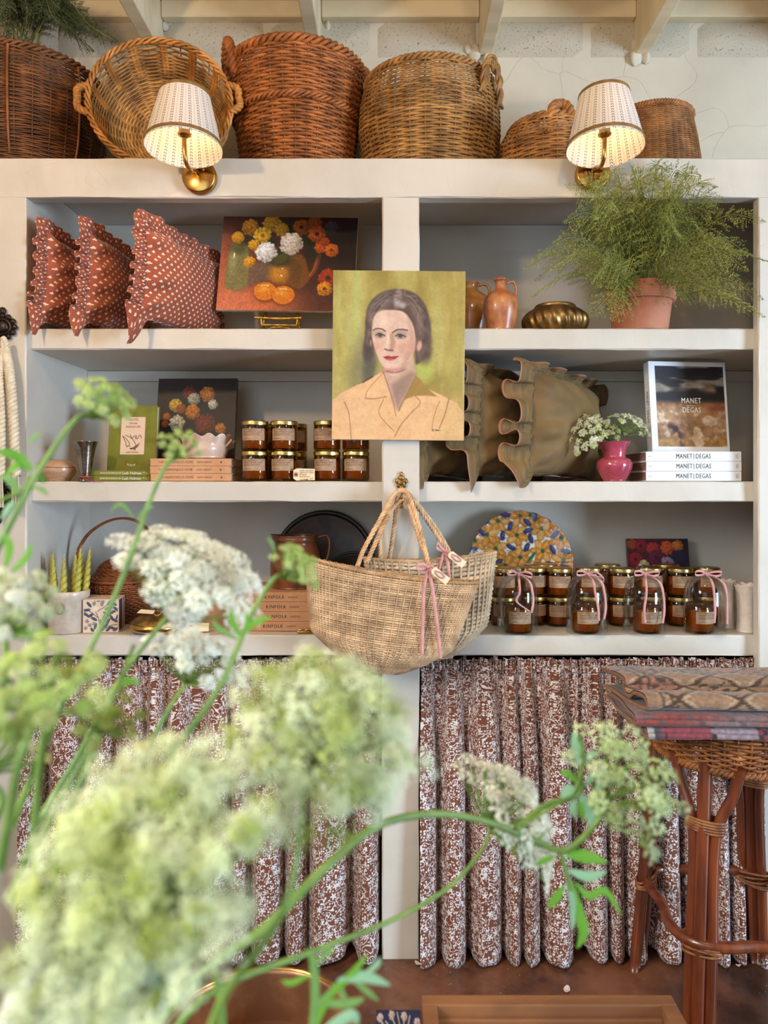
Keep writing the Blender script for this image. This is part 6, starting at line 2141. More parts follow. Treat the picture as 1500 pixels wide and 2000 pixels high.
def rosette_hook(label, loc, s, mat, style):
    t = thing('ornate_hook', label, 'hook', loc)
    mb = MB()

    def blob(cx, cy, cz, rx, ry, rz, n=8):
        q = np.linspace(-1, 1, 6)
        mb.add(*sphere(cx, cy, cz, rx, ry, rz, n))
    if style == 'oval':
        th = np.linspace(0, 2 * PI, 40, endpoint=False)
        mb.tube(np.stack([0.024 * s * np.cos(th), np.full(40, -0.012), 0.021 * s * np.sin(th)], 1), 0.0042 * s, 8, closed=True)
        for k in range(12):
            a = k * PI / 6
            blob(0.034 * s * math.cos(a), -0.009, 0.031 * s * math.sin(a), 0.0085 * s, 0.006, 0.0085 * s)
        blob(0, -0.010, 0, 0.019 * s, 0.008, 0.017 * s, 14)
        for zz in (0.044, -0.042):
            blob(0, -0.008, zz * s, 0.011 * s, 0.007, 0.012 * s)
    else:
        for cx, cz, rx, rz in ((0, 0.024, 0.005, 0.007), (0, 0.014, 0.009, 0.007), (-0.010, 0.006, 0.007, 0.008), (0.010, 0.006, 0.007, 0.008), (0, 0.0, 0.012, 0.010), (-0.008, -0.006, 0.005, 0.006), (0.008, -0.006, 0.005, 0.006), (0, -0.012, 0.007, 0.010)):
            blob(cx, -0.004, cz, rx, 0.005, rz, 10)
    obj('rosette', mb, mat, t)
    if style == 'oval':
        obj('hook', MB().tube(spline([(0, -0.008, -0.045 * s), (0, -0.018, -0.065 * s), (0, -0.035, -0.070 * s), (0.002, -0.042, -0.052 * s)], 20), 0.004 * s, 8), mat, t)
    else:
        obj('hook', MB().tube(spline([(0, -0.005, -0.018), (0, -0.012, -0.032), (0, -0.024, -0.046), (0, -0.044, -0.050), (0, -0.052, -0.038)], 20), 0.0042, 8), mat, t)
        obj('stem', MB().tube(spline([(0, -0.004, -0.01), (0, -0.006, -0.045), (0, -0.009, -0.066)], 12), np.linspace(0.0036, 0.0055, 12), 8), mat, t)
    return t


rosette_hook('black iron rosette hook on the left post holding the cream rope', P(8, 640, -0.0005), 0.95, M['black_iron'], 'oval')
rosette_hook('black iron rosette hook lower on the left post behind the green leaves', P(8, 972, -0.0005), 0.95, M['black_iron'], 'oval')
hk = rosette_hook('small antique brass hook on the centre post holding two straw bags', P(784, 944, -0.0005), 1.0, M['old_brass'], 'crown')
M['rope'] = mottled('cream_rope', C(220, 206, 180), C(200, 184, 156), 60, 0.85, bump=0.3, bscale=400)
t = thing('rope_tieback', 'thick cream twisted rope hanging doubled from the upper black hook', 'rope', P(10, 690, -0.038))
z_ = lambda py: (690 - py) * pxm(-0.03)
obj('rope_leg', twisted([(0.0, 0.0, z_(684)), (0.012, 0.0, z_(730)), (0.020, 0.004, z_(820)), (0.026, 0.006, z_(930))], 0.0108, 12, 3, 140), M['rope'], t)
obj('rope_leg', twisted([(-0.002, 0.0, z_(684)), (-0.014, 0.0, z_(730)), (-0.012, 0.004, z_(820)), (-0.016, 0.006, z_(930))], 0.0108, 12, 3, 140), M['rope'], t)
obj('rope_loop', twisted([(-0.003, 0.001, z_(690)), (-0.004, -0.004, z_(672)), (0.0, -0.008, z_(662)), (0.004, -0.004, z_(672)), (0.003, 0.001, z_(690))], 0.006, 4, 3, 40), M['rope'], t)
for sg in (-0.016, 0.026):
    tf = MB()
    for k in range(26):
        a, q = r.uniform(0, 2 * PI), r.uniform(0.002, 0.014)
        tf.tube([(sg + q * 0.6 * math.cos(a), 0.004 + q * 0.6 * math.sin(a), z_(926)), (sg + q * math.cos(a), 0.004 + q * math.sin(a), z_(990))], 0.0012, 4, cap=False)
    obj('tassel', tf, M['rope'], t, kind='stuff')

# ------------------------------------------------------------------ straw bags
STRAW1 = vmat('fine_seagrass', C(228, 188, 144), rough=0.7, nscale=26, namt=0.6, bump=0.3, bscale=400, bdist=0.0006)
STRAW2 = vmat('coarse_seagrass', C(222, 194, 158), rough=0.7, nscale=26, namt=0.55, bump=0.3, bscale=400, bdist=0.0006)


def straw_bag(label, cx, cy, y_, wid, hgt, rotd, rows, stakes, tr, tz, amp, mat, handle_px, ribbon_o, seed, tails, round_b=0.42):
    """flat-sided woven tote: rim WID px wide, HGT px tall, turned ROTD degrees clockwise"""
    k_ = pxm(y_)
    a_, h_ = wid / 2 * k_, hgt * k_
    t = thing('straw_bag', label, 'bag', P(cx, cy, y_), None, 'straw bags on the brass hook')
    rot = Matrix.Rotation(R(rotd), 4, 'Y')
    s = np.linspace(0, 1, 30)
    # half width from the rounded bottom up to the rim
    prof = [(a_ * (0.42 + 0.34 * sm(q / 0.28) + 0.24 * q ** 1.0) * (0.55 + 0.45 * min(1, q / 0.10) ** 0.5), -h_ * (1 - q)) for q in s]

    def squash(A):
        A = np.array(A)
        x, yv_, z = A[..., 0], A[..., 1], A[..., 2]
        q = 1 + z / h_
        # the rim sags in the middle, the bottom corners lift
        z2 = z + 0.05 * h_ * np.exp(-((z) / (0.5 * h_)) ** 2) * ((np.abs(x) / a_) ** 2 - 0.5) + 0.16 * h_ * (np.abs(x) / a_) ** 2 * np.exp(-(q / 0.35) ** 2)
        dpt = 0.19 * (0.75 + 0.5 * np.exp(-((q - 0.25) / 0.3) ** 2)) * (1 - 0.35 * q)
        P_ = np.stack([x, yv_ * dpt, z2], -1)
        return P_ @ np.array(rot.to_3x3()).T
    obj('woven_body', weave(prof, rows, stakes, tr, tz, amp, seed, e=0.86, bend_f=squash, lo=0.66, hi=1.12, seg=2), mat, t, kind='stuff')
    obj('warp_cords', stakes_mb(prof, stakes, tr * 1.2, seed, e=0.86, bend_f=squash, n_pts=24), mat, t, kind='stuff')
    obj('rim', rope_ring(a_, 0.0, 0.0036, 60, n=240, e=0.86, bend_f=squash, seed=seed, col=(0.8, 0.72, 0.62)), mat, t)
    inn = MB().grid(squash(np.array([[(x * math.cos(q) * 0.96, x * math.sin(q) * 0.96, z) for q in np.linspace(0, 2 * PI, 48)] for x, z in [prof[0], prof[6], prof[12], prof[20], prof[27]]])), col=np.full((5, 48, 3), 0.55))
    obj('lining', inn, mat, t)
    for pts in handle_px:
        q = [P(x, y, yy) - Vector(t.location) for x, y, yy in pts]
        obj('handle', twisted([tuple(v) for v in q], 0.0052, 18, 3, 170, col=(1.05, 0.95, 0.85), seed=len(pts) + seed), mat, t)
    return t, a_, h_


yb1 = -0.100
yb2_ = -0.040
back, _, _ = straw_bag('coarse-woven straw tote hanging behind the finer one, its right end showing', 840, 1090, yb2_, 255, 196, -2.5, 26, 44, 0.0030, 0.0054, 0.0032, STRAW2,
                       [[(745, 1100, -0.045), (742, 1040, -0.045), (757, 985, -0.05), (780, 960, -0.0525), (800, 970, -0.052), (840, 1025, -0.04), (872, 1074, -0.055)],
                        [(760, 1095, -0.01), (770, 1030, -0.03), (776, 975, -0.045), (790, 960, -0.050), (815, 985, -0.04), (850, 1030, -0.02), (878, 1078, -0.01)]], None, 5, None)
front, a1_, h1_ = straw_bag('fine-woven straw tote in front, pink ribbon and tag on its handle', 765, 1118, yb1, 340, 196, 8.2, 58, 84, 0.0016, 0.0024, 0.0016, STRAW1,
                            [[(698, 1106, -0.115), (712, 1070, -0.11), (745, 1010, -0.085), (768, 968, -0.065), (786, 957, -0.052), (801, 975, -0.065), (822, 1040, -0.09), (838, 1108, -0.115)],
                             [(716, 1100, -0.06), (738, 1050, -0.055), (762, 1000, -0.05), (778, 982, -0.05), (792, 978, -0.05), (806, 1010, -0.05), (822, 1060, -0.055), (842, 1112, -0.06)]], None, 6, None)


def bag_ribbon(bag, px, py, yf, tails, tagc, loops):
    o = P(px, py, yf) - Vector(bag.location)
    kx_ = pxm(yf)
    L = [[(0, 0, 0)] + [((x) * kx_, -0.006, -(y) * kx_) for x, y in lp] + [(0, 0, 0)] for lp in loops]
    T = [[(0, 0, 0)] + [(x * kx_, -0.004 - 0.012 * i / len(tl), -y * kx_) for i, (x, y) in enumerate(tl)] for tl in tails]
    bow(bag, o, L, T, 0.0088)
    cx, cy = tagc
    w2, h2 = 0.017, 0.0095
    tg = prism([(-0.024, -h2), (0.020, -h2), (0.020, h2), (-0.024, h2), (-0.029, 0.004), (-0.029, -0.004)], -0.0004, 0.0004)
    c_ = obj('paper_tag', tg, M['card'], bag, loc=o + Vector((cx * kx_, -0.013, -cy * kx_)), rot=(0, R(38), 0), smooth=False)
    obj('tag_ribbon', MB().ribbon(spline([(-0.022, -0.002, 0.002), (-0.006, -0.003, 0.007), (0.006, -0.003, 0.002), (-0.004, -0.002, -0.004), (-0.020, -0.002, -0.002)], 18), (0, -0.2, 1), 0.0045, thick=0.0006), M['ribbon'], c_)


bag_ribbon(front, 836, 1108, -0.130, [[(-8, 40), (-10, 90), (-12, 168)], [(8, 40), (16, 100), (24, 176)]], (26, 17), [[(-8, -6), (-22, -4), (-18, 4)], [(8, -2), (14, 6), (6, 8)]])
bag_ribbon(back, 869, 1076, -0.074, [[(-6, 14), (-14, 40)], [(5, 20), (8, 54)]], (25, 17), [[(-8, -8), (-14, -16), (-16, -6)], [(6, 2), (10, 8), (2, 8)]])

# ------------------------------------------------------------------ rattan stool and folded rugs
M['rattan'] = mottled('rattan_pole', C(120, 58, 28), C(84, 38, 20), 10, 0.3, detail=5, bump=0.08, bscale=30, stretch=(3, 3, 0.4), coat=0.25)
M['rattan_wrap'] = mottled('rattan_binding', C(150, 96, 54), C(104, 60, 34), 40, 0.45, bump=0.2, bscale=120)
WK8 = wicker('seat_cane', C(170, 104, 52))
SX, SY = 0.815, -0.175
st = thing('rattan_stool', 'tall rattan stool with a woven round seat and ring footrest, at right', 'stool', (SX, SY, 0.0))
seat_z0, seat_z1 = 0.632, 0.715
feet = [(-0.172, 0.148), (0.140, 0.165), (-0.140, -0.155), (0.165, -0.150)]
for fx, fy in feet:
    ax, ay = math.copysign(1, fx), math.copysign(1, fy)
    tx, ty = fx * 0.74, fy * 0.74
    leg = MB()
    d_ = Vector((fx, fy, 0)).normalized()
    s_ = Vector((-d_.y, d_.x, 0))
    for k, (o_, rr, top) in enumerate(((Vector((0, 0, 0)) + d_ * 0.006, 0.0155, seat_z0 + 0.02), (s_ * 0.024, 0.012, seat_z0), (-s_ * 0.024, 0.012, seat_z0))):
        if k == 0:
            pts = [(fx + o_.x, fy + o_.y, 0), (tx + o_.x, ty + o_.y, top)]
        else:
            sp = s_ * (0.075 if k == 1 else -0.075)
            m_ = 0.74
            pts = [(fx + o_.x, fy + o_.y, 0), (fx + (tx - fx) * 0.35 + o_.x, fy + (ty - fy) * 0.35 + o_.y, top * 0.35), (fx + (tx - fx) * m_ + o_.x, fy + (ty - fy) * m_ + o_.y, top * m_), (tx + o_.x * 0.6 + sp.x * 0.55, ty + o_.y * 0.6 + sp.y * 0.55, top * 0.9), (tx + sp.x, ty + sp.y, top + 0.01)]
        q = spline(pts, 30)
        z = q[:, 2]
        leg.tube(q, rr * (1 + 0.06 * np.exp(-((z - 0.33 - 0.07 * k) / 0.004) ** 2) + 0.06 * np.exp(-((z - 0.55) / 0.004) ** 2)), 14)
    lg = obj('leg', leg, M['rattan'], st)
    for zb, n_ in ((0.50, 5), (0.235, 5)):
        f_ = zb / seat_z0
        cx, cy = fx + (tx - fx) * f_, fy + (ty - fy) * f_
        wrp = MB()
        th = np.linspace(0, 2 * PI, 28, endpoint=False)
        for k in range(n_):
            ring = np.stack([np.cos(th) * 0.020, np.sin(th) * 0.042, 0 * th], 1)
            R_ = Matrix((d_, s_, Vector((0, 0, 1)))).transposed()
            ring = ring @ np.array(R_).T + np.array([cx, cy, zb + (k - n_ / 2) * 0.0062]) + np.stack([0 * th, 0 * th, 0.006 * np.sin(th + k) * (zb < 0.3)], 1)
            wrp.tube(ring, 0.0034, 6, closed=True)
        obj('binding', wrp, M['rattan_wrap'], lg)
rg = []
for k in range(64):
    a = k * 2 * PI / 64
    rad = 0.182 + 0.022 * math.cos(4 * a + 0.2) * -1
    rg.append((rad * math.cos(a), rad * math.sin(a), 0.243))
obj('footrest_ring', MB().tube(rg, 0.0125, 12, closed=True), M['rattan'], st)
sp = [(0.150, seat_z0 - 0.022), (0.168, seat_z0 - 0.008), (0.192, seat_z0 + 0.035), (0.200, seat_z0 + 0.06), (0.192, seat_z1 - 0.004)]
obj('woven_apron', weave(sp, 15, 46, 0.0030, 0.0034, 0.0034, 31, lo=0.75, hi=1.15), WK8, st, kind='stuff')
obj('apron_stakes', stakes_mb(sp, 46, 0.0028, 3), WK8, st, kind='stuff')
obj('braided_edge', rope_ring(0.166, seat_z0 - 0.012, 0.0075, 34, seed=3), WK8, st)
top = []
for k, q in enumerate(np.linspace(0.02, 1, 34)):
    top.append((0.194 * q, seat_z1 - 0.004 + 0.003 * (1 - q)))
obj('woven_top', weave(top, 30, 40, 0.0028, 0.0032, 0.0022, 33), WK8, st, kind='stuff')
base_disc(0.19, seat_z1 - 0.010, WK8, st)

# rugs: a thick sheet folded back and forth, the folds showing at the left end
M['rug'] = vmat('wool_rug', (0.66, 0.64, 0.64, 1), rough=0.95, nscale=90, namt=0.35, bump=0.6, bscale=420, bdist=0.002, sheen=0.2)


def rug(label, prof, x0, x1, z0, y0, paint_f, thick=0.009, skew=0.0, nx=110):
    t = thing('folded_rug', label, 'rug', (x0, y0, z0))
    c = spline([(0, a, b) for a, b in prof], 90)[:, 1:]
    T = np.gradient(c, axis=0)
    T /= np.linalg.norm(T, axis=1)[:, None]
    N_ = np.stack([-T[:, 1], T[:, 0]], 1)
    xs_ = np.linspace(0, x1 - x0, nx)
    L = np.concatenate([[0], np.cumsum(np.linalg.norm(np.diff(c, axis=0), axis=1))])
    mb = MB()
    sk = skew * (c[:, 0] - c[0, 0])
    for sgn in (1, -1):
        q = c + N_ * thick / 2 * sgn
        A = np.empty((90, nx, 3))
        A[:, :, 0] = xs_[None] + sk[:, None] + 0.003 * np.sin(L * 40)[:, None]
        A[:, :, 1] = q[:, 0][:, None] + 0.0012 * np.sin(xs_ * 60)[None]
        A[:, :, 2] = q[:, 1][:, None] + 0.0025 * np.sin(xs_ * 13 + sgn)[None] * (q[:, 1][:, None] > 0.004)
        LL, XX = np.meshgrid(L, xs_, indexing='ij')
        col = lin(paint_f(LL, XX, sgn))
        mb.grid(A if sgn > 0 else A[::-1], col=col if sgn > 0 else col[::-1])
    # whipped edges at both ends
    for xi, e in ((0, -1), (nx - 1, 1)):
        q1, q2 = c + N_ * thick / 2, c - N_ * thick / 2
        xx = xs_[xi] + sk + 0.003 * np.sin(L * 40)
        A = np.stack([np.stack([xx, q1[:, 0], q1[:, 1]], 1), np.stack([xx + e * 0.003, c[:, 0], c[:, 1]], 1), np.stack([xx, q2[:, 0], q2[:, 1]], 1)], 1)
        mb.grid(A if e > 0 else A[::-1], col=np.tile(lin((158, 112, 76)) * np.linspace(0.8, 1.1, 90)[:, None, None], (1, 3, 1)) if True else None)
    obj('pile', mb, M['rug'], t)
    return t


def hsh(a, b):
    return np.abs(np.sin(np.floor(a) * 12.9898 + np.floor(b) * 78.233) * 43758.5453) % 1


def tan_rug(L, X_, s):
    base = np.stack([np.full_like(L, 176.0), np.full_like(L, 138.0), np.full_like(L, 106.0)], -1)
    pink = hsh(L * 26, X_ * 9) > 0.6
    base = np.where(pink[..., None], (184, 128, 104), base)
    u, v = X_ * 7.5, L * 14
    dia = np.abs((u % 1) - 0.5) * 2 + np.abs((v % 1) - 0.5) * 2
    dk = ((dia > 0.86) & (dia < 1.05)) | (dia < 0.22)
    dk |= (hsh(X_ * 60, L * 75) > 0.72) & (np.abs(dia - 0.6) < 0.16)
    base = np.where(dk[..., None], (92, 68, 54), base)
    lt = (dia > 1.12) & (dia < 1.25)
    base = np.where(lt[..., None], (204, 178, 140), base)
    st_ = (np.abs((X_ - 0.035) / 0.004) < 1) | (np.abs((X_ - 0.05) / 0.003) < 1)
    base = np.where(st_[..., None], (104, 80, 64), base)
    if s < 0:
        base = base * 0.0 + np.array((140, 92, 56)) * (0.85 + 0.15 * np.sin(X_ * 700))[..., None]
    return base * (0.92 + 0.12 * hsh(L * 240, X_ * 240))[..., None]


def rose_rug(L, X_, s):
    f = 0.5 + 0.5 * np.sin(X_ * 21 + 1.3 * np.sin(L * 40))
    c = np.array((158, 76, 66)) * f[..., None] + np.array((150, 124, 122)) * (1 - f[..., None])
    g = np.abs(np.sin(X_ * 37 + L * 60)) < 0.22
    c = np.where(g[..., None], (118, 92, 96), c)
    return c * (0.9 + 0.15 * hsh(L * 240, X_ * 240))[..., None]


def pink_rug(L, X_, s):
    c = np.zeros(L.shape + (3,)) + np.array((164, 76, 84))
    u = (X_ - 0.036) / 0.10
    k = np.floor(u).astype(int)
    fr = u - k + 0.08 * (np.floor(L * 90) % 2)
    c = np.where(((k % 3) == 1)[..., None], (172, 150, 158), c)
    bd = (fr < 0.07)
    c = np.where(((k % 3 == 2) & (np.abs(fr - 0.5) < 0.28))[..., None], (150, 152, 156), c)
    cross = (k % 3 == 2) & ((np.abs(np.abs(fr - 0.5) - np.abs(((L * 28) % 1) - 0.5) * 0.4) < 0.035) | (np.abs(np.abs(fr - 0.5) - 0.28) < 0.03))
    c = np.where((bd | cross)[..., None], (62, 44, 52), c)
    wh = X_ < 0.032
    c = np.where(wh[..., None], (196, 186, 180), c)
    c = np.where((wh & (np.abs(((X_ * 160) % 1) - 0.5) < 0.2))[..., None], (92, 82, 84), c)
    return c * (0.88 + 0.2 * hsh(L * 240, X_ * 240))[..., None]


def fold(depth, gap, n=2, y0=0.0, lip=0.0):
    """back-to-front zigzag section, lowest layer first"""
    p_ = [(depth, 0.005)]
    for i in range(n):
        zc = 0.005 + i * 2 * gap
        p_ += [(y0 + 0.016, zc), (y0, zc + gap / 2), (y0 + 0.016, zc + gap), (depth - 0.02, zc + gap)]
        if i < n - 1:
            p_ += [(depth, zc + gap * 1.5), (depth - 0.02, zc + gap * 2)]
    return p_


yr = -0.395
dr = D0 + yr
XR = lambda px: (px - VX) * dr / F
ZRg = lambda py: CZ + (VY - py) * dr / F
zrug = seat_z1 + 0.001
rug('rose pink and grey rug folded at the bottom of the pile on the stool', fold(0.22, 0.018, 1), XR(1264), 1.14, zrug, yr + 0.004, pink_rug)
rug('faded rust red rug folded in the middle of the pile on the stool', fold(0.22, 0.019, 1), XR(1240), 1.14, zrug + 0.0285, yr + 0.002, rose_rug)
z3 = zrug + 0.058
top_prof = [(0.20, 0.005), (0.06, 0.006), (0.010, 0.008), (0.000, 0.020), (0.012, 0.033), (0.045, 0.031), (0.062, 0.020), (0.085, 0.017), (0.100, 0.030), (0.098, 0.042), (0.125, 0.047), (0.20, 0.045)]
rug('thick tan and brown patterned rug folded on top of the pile on the stool', top_prof, XR(1232), 1.14, z3, yr, tan_rug, thick=0.008, skew=-0.16)

# ------------------------------------------------------------------ things on the low table nearest the camera
M['table_wood'] = mottled('table_wood', C(112, 74, 46), C(84, 52, 32), 6, 0.5, detail=6, bump=0.1, bscale=40, stretch=(0.3, 4, 1))
M['tray_wood'] = mottled('oak_frame', C(134, 88, 54), C(106, 68, 42), 5, 0.5, detail=6, bump=0.15, bscale=60, stretch=(1, 4, 1))
M['tray_floor'] = mottled('tray_lining', C(172, 144, 98), C(152, 122, 80), 5, 0.4, detail=4, bump=0.05)
ZTB = 0.400
tb = thing('low_table', 'low wooden display table under the brass pan and the oak tray', 'table', (0, -1.2, 0))
obj('table_top', MB().box2(-0.62, 0.62, -0.36, 0.402, ZTB - 0.028, ZTB), M['table_wood'], tb, bevel=0.004, smooth=False)
for sx_ in (-1, 1):
    for sy_ in (-1, 1):
        obj('leg', MB().tube([(sx_ * 0.56, 0.0 + sy_ * 0.32, 0), (sx_ * 0.55, sy_ * 0.31, ZTB - 0.028)], np.array([0.018, 0.026]), 12), M['table_wood'], tb)
dz = CZ - (ZTB + 0.045)
dt = dz * F / (1943 - VY)
ty1 = dt - D0
x0, x1 = (823 - VX) * dt / F, (1311 - VX) * dt / F
t = thing('wooden_tray', 'shallow oak-framed tray with a pale lining at the bottom of the view', 'tray', ((x0 + x1) / 2, ty1, ZTB + 0.0005))
W_ = x1 - x0
fw, fh, dp = 0.024, 0.045, 0.36
obj('rail', MB().box2(-W_ / 2, W_ / 2, -fw, 0, 0, fh), M['tray_wood'], t, bevel=0.002, smooth=False)
obj('rail', MB().box2(-W_ / 2, W_ / 2, -dp, -dp + fw, 0, fh), M['tray_wood'], t, bevel=0.002, smooth=False)
obj('rail', MB().box2(-W_ / 2, -W_ / 2 + fw, -dp + fw, -fw, 0, fh), M['tray_wood'], t, bevel=0.002, smooth=False)
obj('rail', MB().box2(W_ / 2 - fw, W_ / 2, -dp + fw, -fw, 0, fh), M['tray_wood'], t, bevel=0.002, smooth=False)
obj('inner_moulding', MB().box2(-W_ / 2 + fw, W_ / 2 - fw, -fw - 0.008, -fw, 0.004, fh - 0.018), M['tray_wood'], t, bevel=0.002, smooth=False)
obj('lining', MB().box2(-W_ / 2 + fw, W_ / 2 - fw, -dp + fw, -fw, 0.002, 0.016), M['tray_floor'], t, smooth=False)

# navy floral box edge between pan and tray
db = (CZ - (ZTB + 0.03)) * F / (1972 - VY)
p = Paint(90, 60, 735, 1965, 822, 2025, (32, 52, 96))
wh = (214, 204, 214)
for cx, cy in ((742, 1976), (790, 1974), (816, 1982), (778, 2002), (806, 2004), (748, 2006), (765, 1972)):
    p.bloom(cx, cy, 7, wh, 6, 0.3, (190, 160, 180), cx)
for k in range(9):
    a = -0.2 - k * 0.33
    p.line([(782, 2012), (782 + 16 * math.cos(a), 2012 + 18 * math.sin(a)), (782 + 40 * math.cos(a - 0.2), 2008 + 40 * math.sin(a - 0.2))], 2.0, wh)
p.line([(742, 1978), (752, 1990), (744, 2004)], 2.5, wh)
t = thing('floral_box', 'flat navy box printed with white flowers beside the oak tray', 'box', ((778 - VX) * db / F, db - D0, ZTB + 0.0005))
wb = 86 * db / F
obj('body', MB().box2(-wb / 2, wb / 2, -0.10, 0, 0, 0.0295), M['blue_ink'], t, bevel=0.001, smooth=False)
pp = print_panel(p, wb - 0.002, 0.098)
pp.move(Matrix.Translation((0, -0.05, 0.0299)) @ Matrix.Rotation(R(-90), 4, 'X'))
obj('printed_lid', pp, M['print'], t)

# copper pan and scalloped board
t = thing('copper_pan', 'round brassy copper pan with a rolled rim at the bottom of the view', 'pan', ((505 - VX) * 0.985 / F, 0.985 - D0, ZTB + 0.0065))
M['pan'] = mottled('brassy_copper', C(176, 128, 88), C(128, 88, 60), 12, 0.36, metal=0.7, detail=6, bump=0.1, bscale=30)
obj('pan_body', MB().lathe(smooth_prof([(0, 0.0), (0.085, 0.0), (0.105, 0.01), (0.125, 0.075), (0.132, 0.120), (0.129, 0.121), (0.122, 0.075), (0.102, 0.014), (0.0, 0.006)], 44), 80), M['pan'], t)
th = np.linspace(0, 2 * PI, 90, endpoint=False)
obj('rolled_rim', MB().tube(np.stack([0.1325 * np.cos(th), 0.1325 * np.sin(th), np.full(90, 0.121)], 1), 0.0030, 8, closed=True), M['brass'], t)
sc = thing('scalloped_board', 'dark wooden scalloped board under the copper pan', 'board', ((545 - VX) * 1.0 / F, 0.975 - D0, ZTB + 0.0005))
th = np.linspace(0, 2 * PI, 240, endpoint=False)
rs = 0.150 + 0.017 * np.abs(np.sin(th * 9))
A = np.stack([np.stack([q * rs * np.cos(th), q * rs * np.sin(th), np.full(240, z)], 1) for q, z in ((0.02, 0), (0.97, 0), (1, 0.0015), (1, 0.0045), (0.97, 0.006), (0.02, 0.006))])
obj('board', MB().grid(A, wrap_v=True), mottled('dark_walnut', C(46, 28, 20), C(30, 18, 14), 8, 0.35, stretch=(1, 5, 1)), sc)

# books at the bottom left corner
dbk = 1.02
t = book('cream_book', 'cream book lying under the big flower head in the bottom left corner', ((110 - VX) * dbk / F, dbk - D0 - 0.16, ZTB + 0.0005), (0, 0, 0), 0.15, 0.155, 0.028, M['white_cover'])
me = text_mesh('summers', 0.017, M['white_ink'], 1.0, 0.0001)
me.transform(Matrix.Rotation(R(-90), 4, 'X'))
obj('cover_band', MB().box2(-0.066, 0.062, 0.098, 0.146, 0.0281, 0.0284), M['clay_cover'], t, smooth=False)
obj('lettering', me, None, t, loc=(0.01, 0.118, 0.0288))
t = thing('gift_card', 'small blue-white card with a round mark standing in the bottom left corner', 'card', ((-6 - VX) * 0.86 / F, 0.86 - D0, ZTB + 0.0005), (0, R(14), R(8)))
obj('card', MB().box2(-0.016, 0.016, 0, 0.002, 0, 0.295), M['white_cover'], t, smooth=False)
obj('round_mark', MB().lathe([(0, 0), (0.0055, 0)], 20).move(Matrix.Translation((0.002, -0.0005, 0.268)) @ Matrix.Rotation(R(90), 4, 'X')), M['blue_ink'], t)

# fallen petals on the floor
M['petal'] = mottled('fallen_petal', C(226, 206, 196), C(214, 192, 182), 30, 0.8, bump=0)
for (px_, py_, s_, lab) in ((1107, 1934, 0.012, 'pale fallen petal on the floor behind the oak tray'), (816, 1883, 0.009, 'pale fallen petal on the floor at the foot of the centre post'), (1442, 1887, 0.006, 'tiny pale petal on the floor beside the stool')):
    d_ = CZ * F / (py_ - VY)
    q = np.linspace(0, 2 * PI, 12, endpoint=False)
    A = np.stack([np.stack([k * s_ * np.cos(q) * (1 + 0.25 * np.cos(2 * q)), k * s_ * 0.7 * np.sin(q), 0.0012 + 0.003 * k * np.abs(np.cos(q))], 1) for k in (0.05, 0.6, 1.0)])
    o_ = obj('petal', MB().grid(A, wrap_v=True), M['petal'], None, loc=((px_ - VX) * d_ / F, d_ - D0, 0.0), rot=(0, 0, px_))
    tag(o_, lab, 'petal', 'fallen petals')

# ------------------------------------------------------------------ white umbel flowers
M['floret'] = vmat('floret', None, rough=0.8, nscale=60, namt=0.0, bump=0)
_tr = M['floret'].node_tree.nodes.new('ShaderNodeBsdfTranslucent')
_nt = M['floret'].node_tree
_b = _nt.nodes['Principled BSDF']
_nt.links.new(_b.inputs['Base Color'].links[0].from_socket, _tr.inputs[0])
_mx = _nt.nodes.new('ShaderNodeMixShader')
_mx.inputs[0].default_value = 0.35
_nt.links.new(_b.outputs[0], _mx.inputs[1])
_nt.links.new(_tr.outputs[0], _mx.inputs[2])
_nt.links.new(_mx.outputs[0], _nt.nodes['Material Output'].inputs[0])
M['stem_green'] = mottled('stem_green', C(84, 114, 40), C(112, 138, 58), 30, 0.5, bump=0.1, bscale=200)
M['leaf_green'] = M['floret'].copy()
M['leaf_green'].name = 'leaf_green'


def frame_of(ax):
    ax = Vector(ax).normalized()
    u = ax.orthogonal().normalized()
    return np.array(u), np.array(ax.cross(u)), np.array(ax)


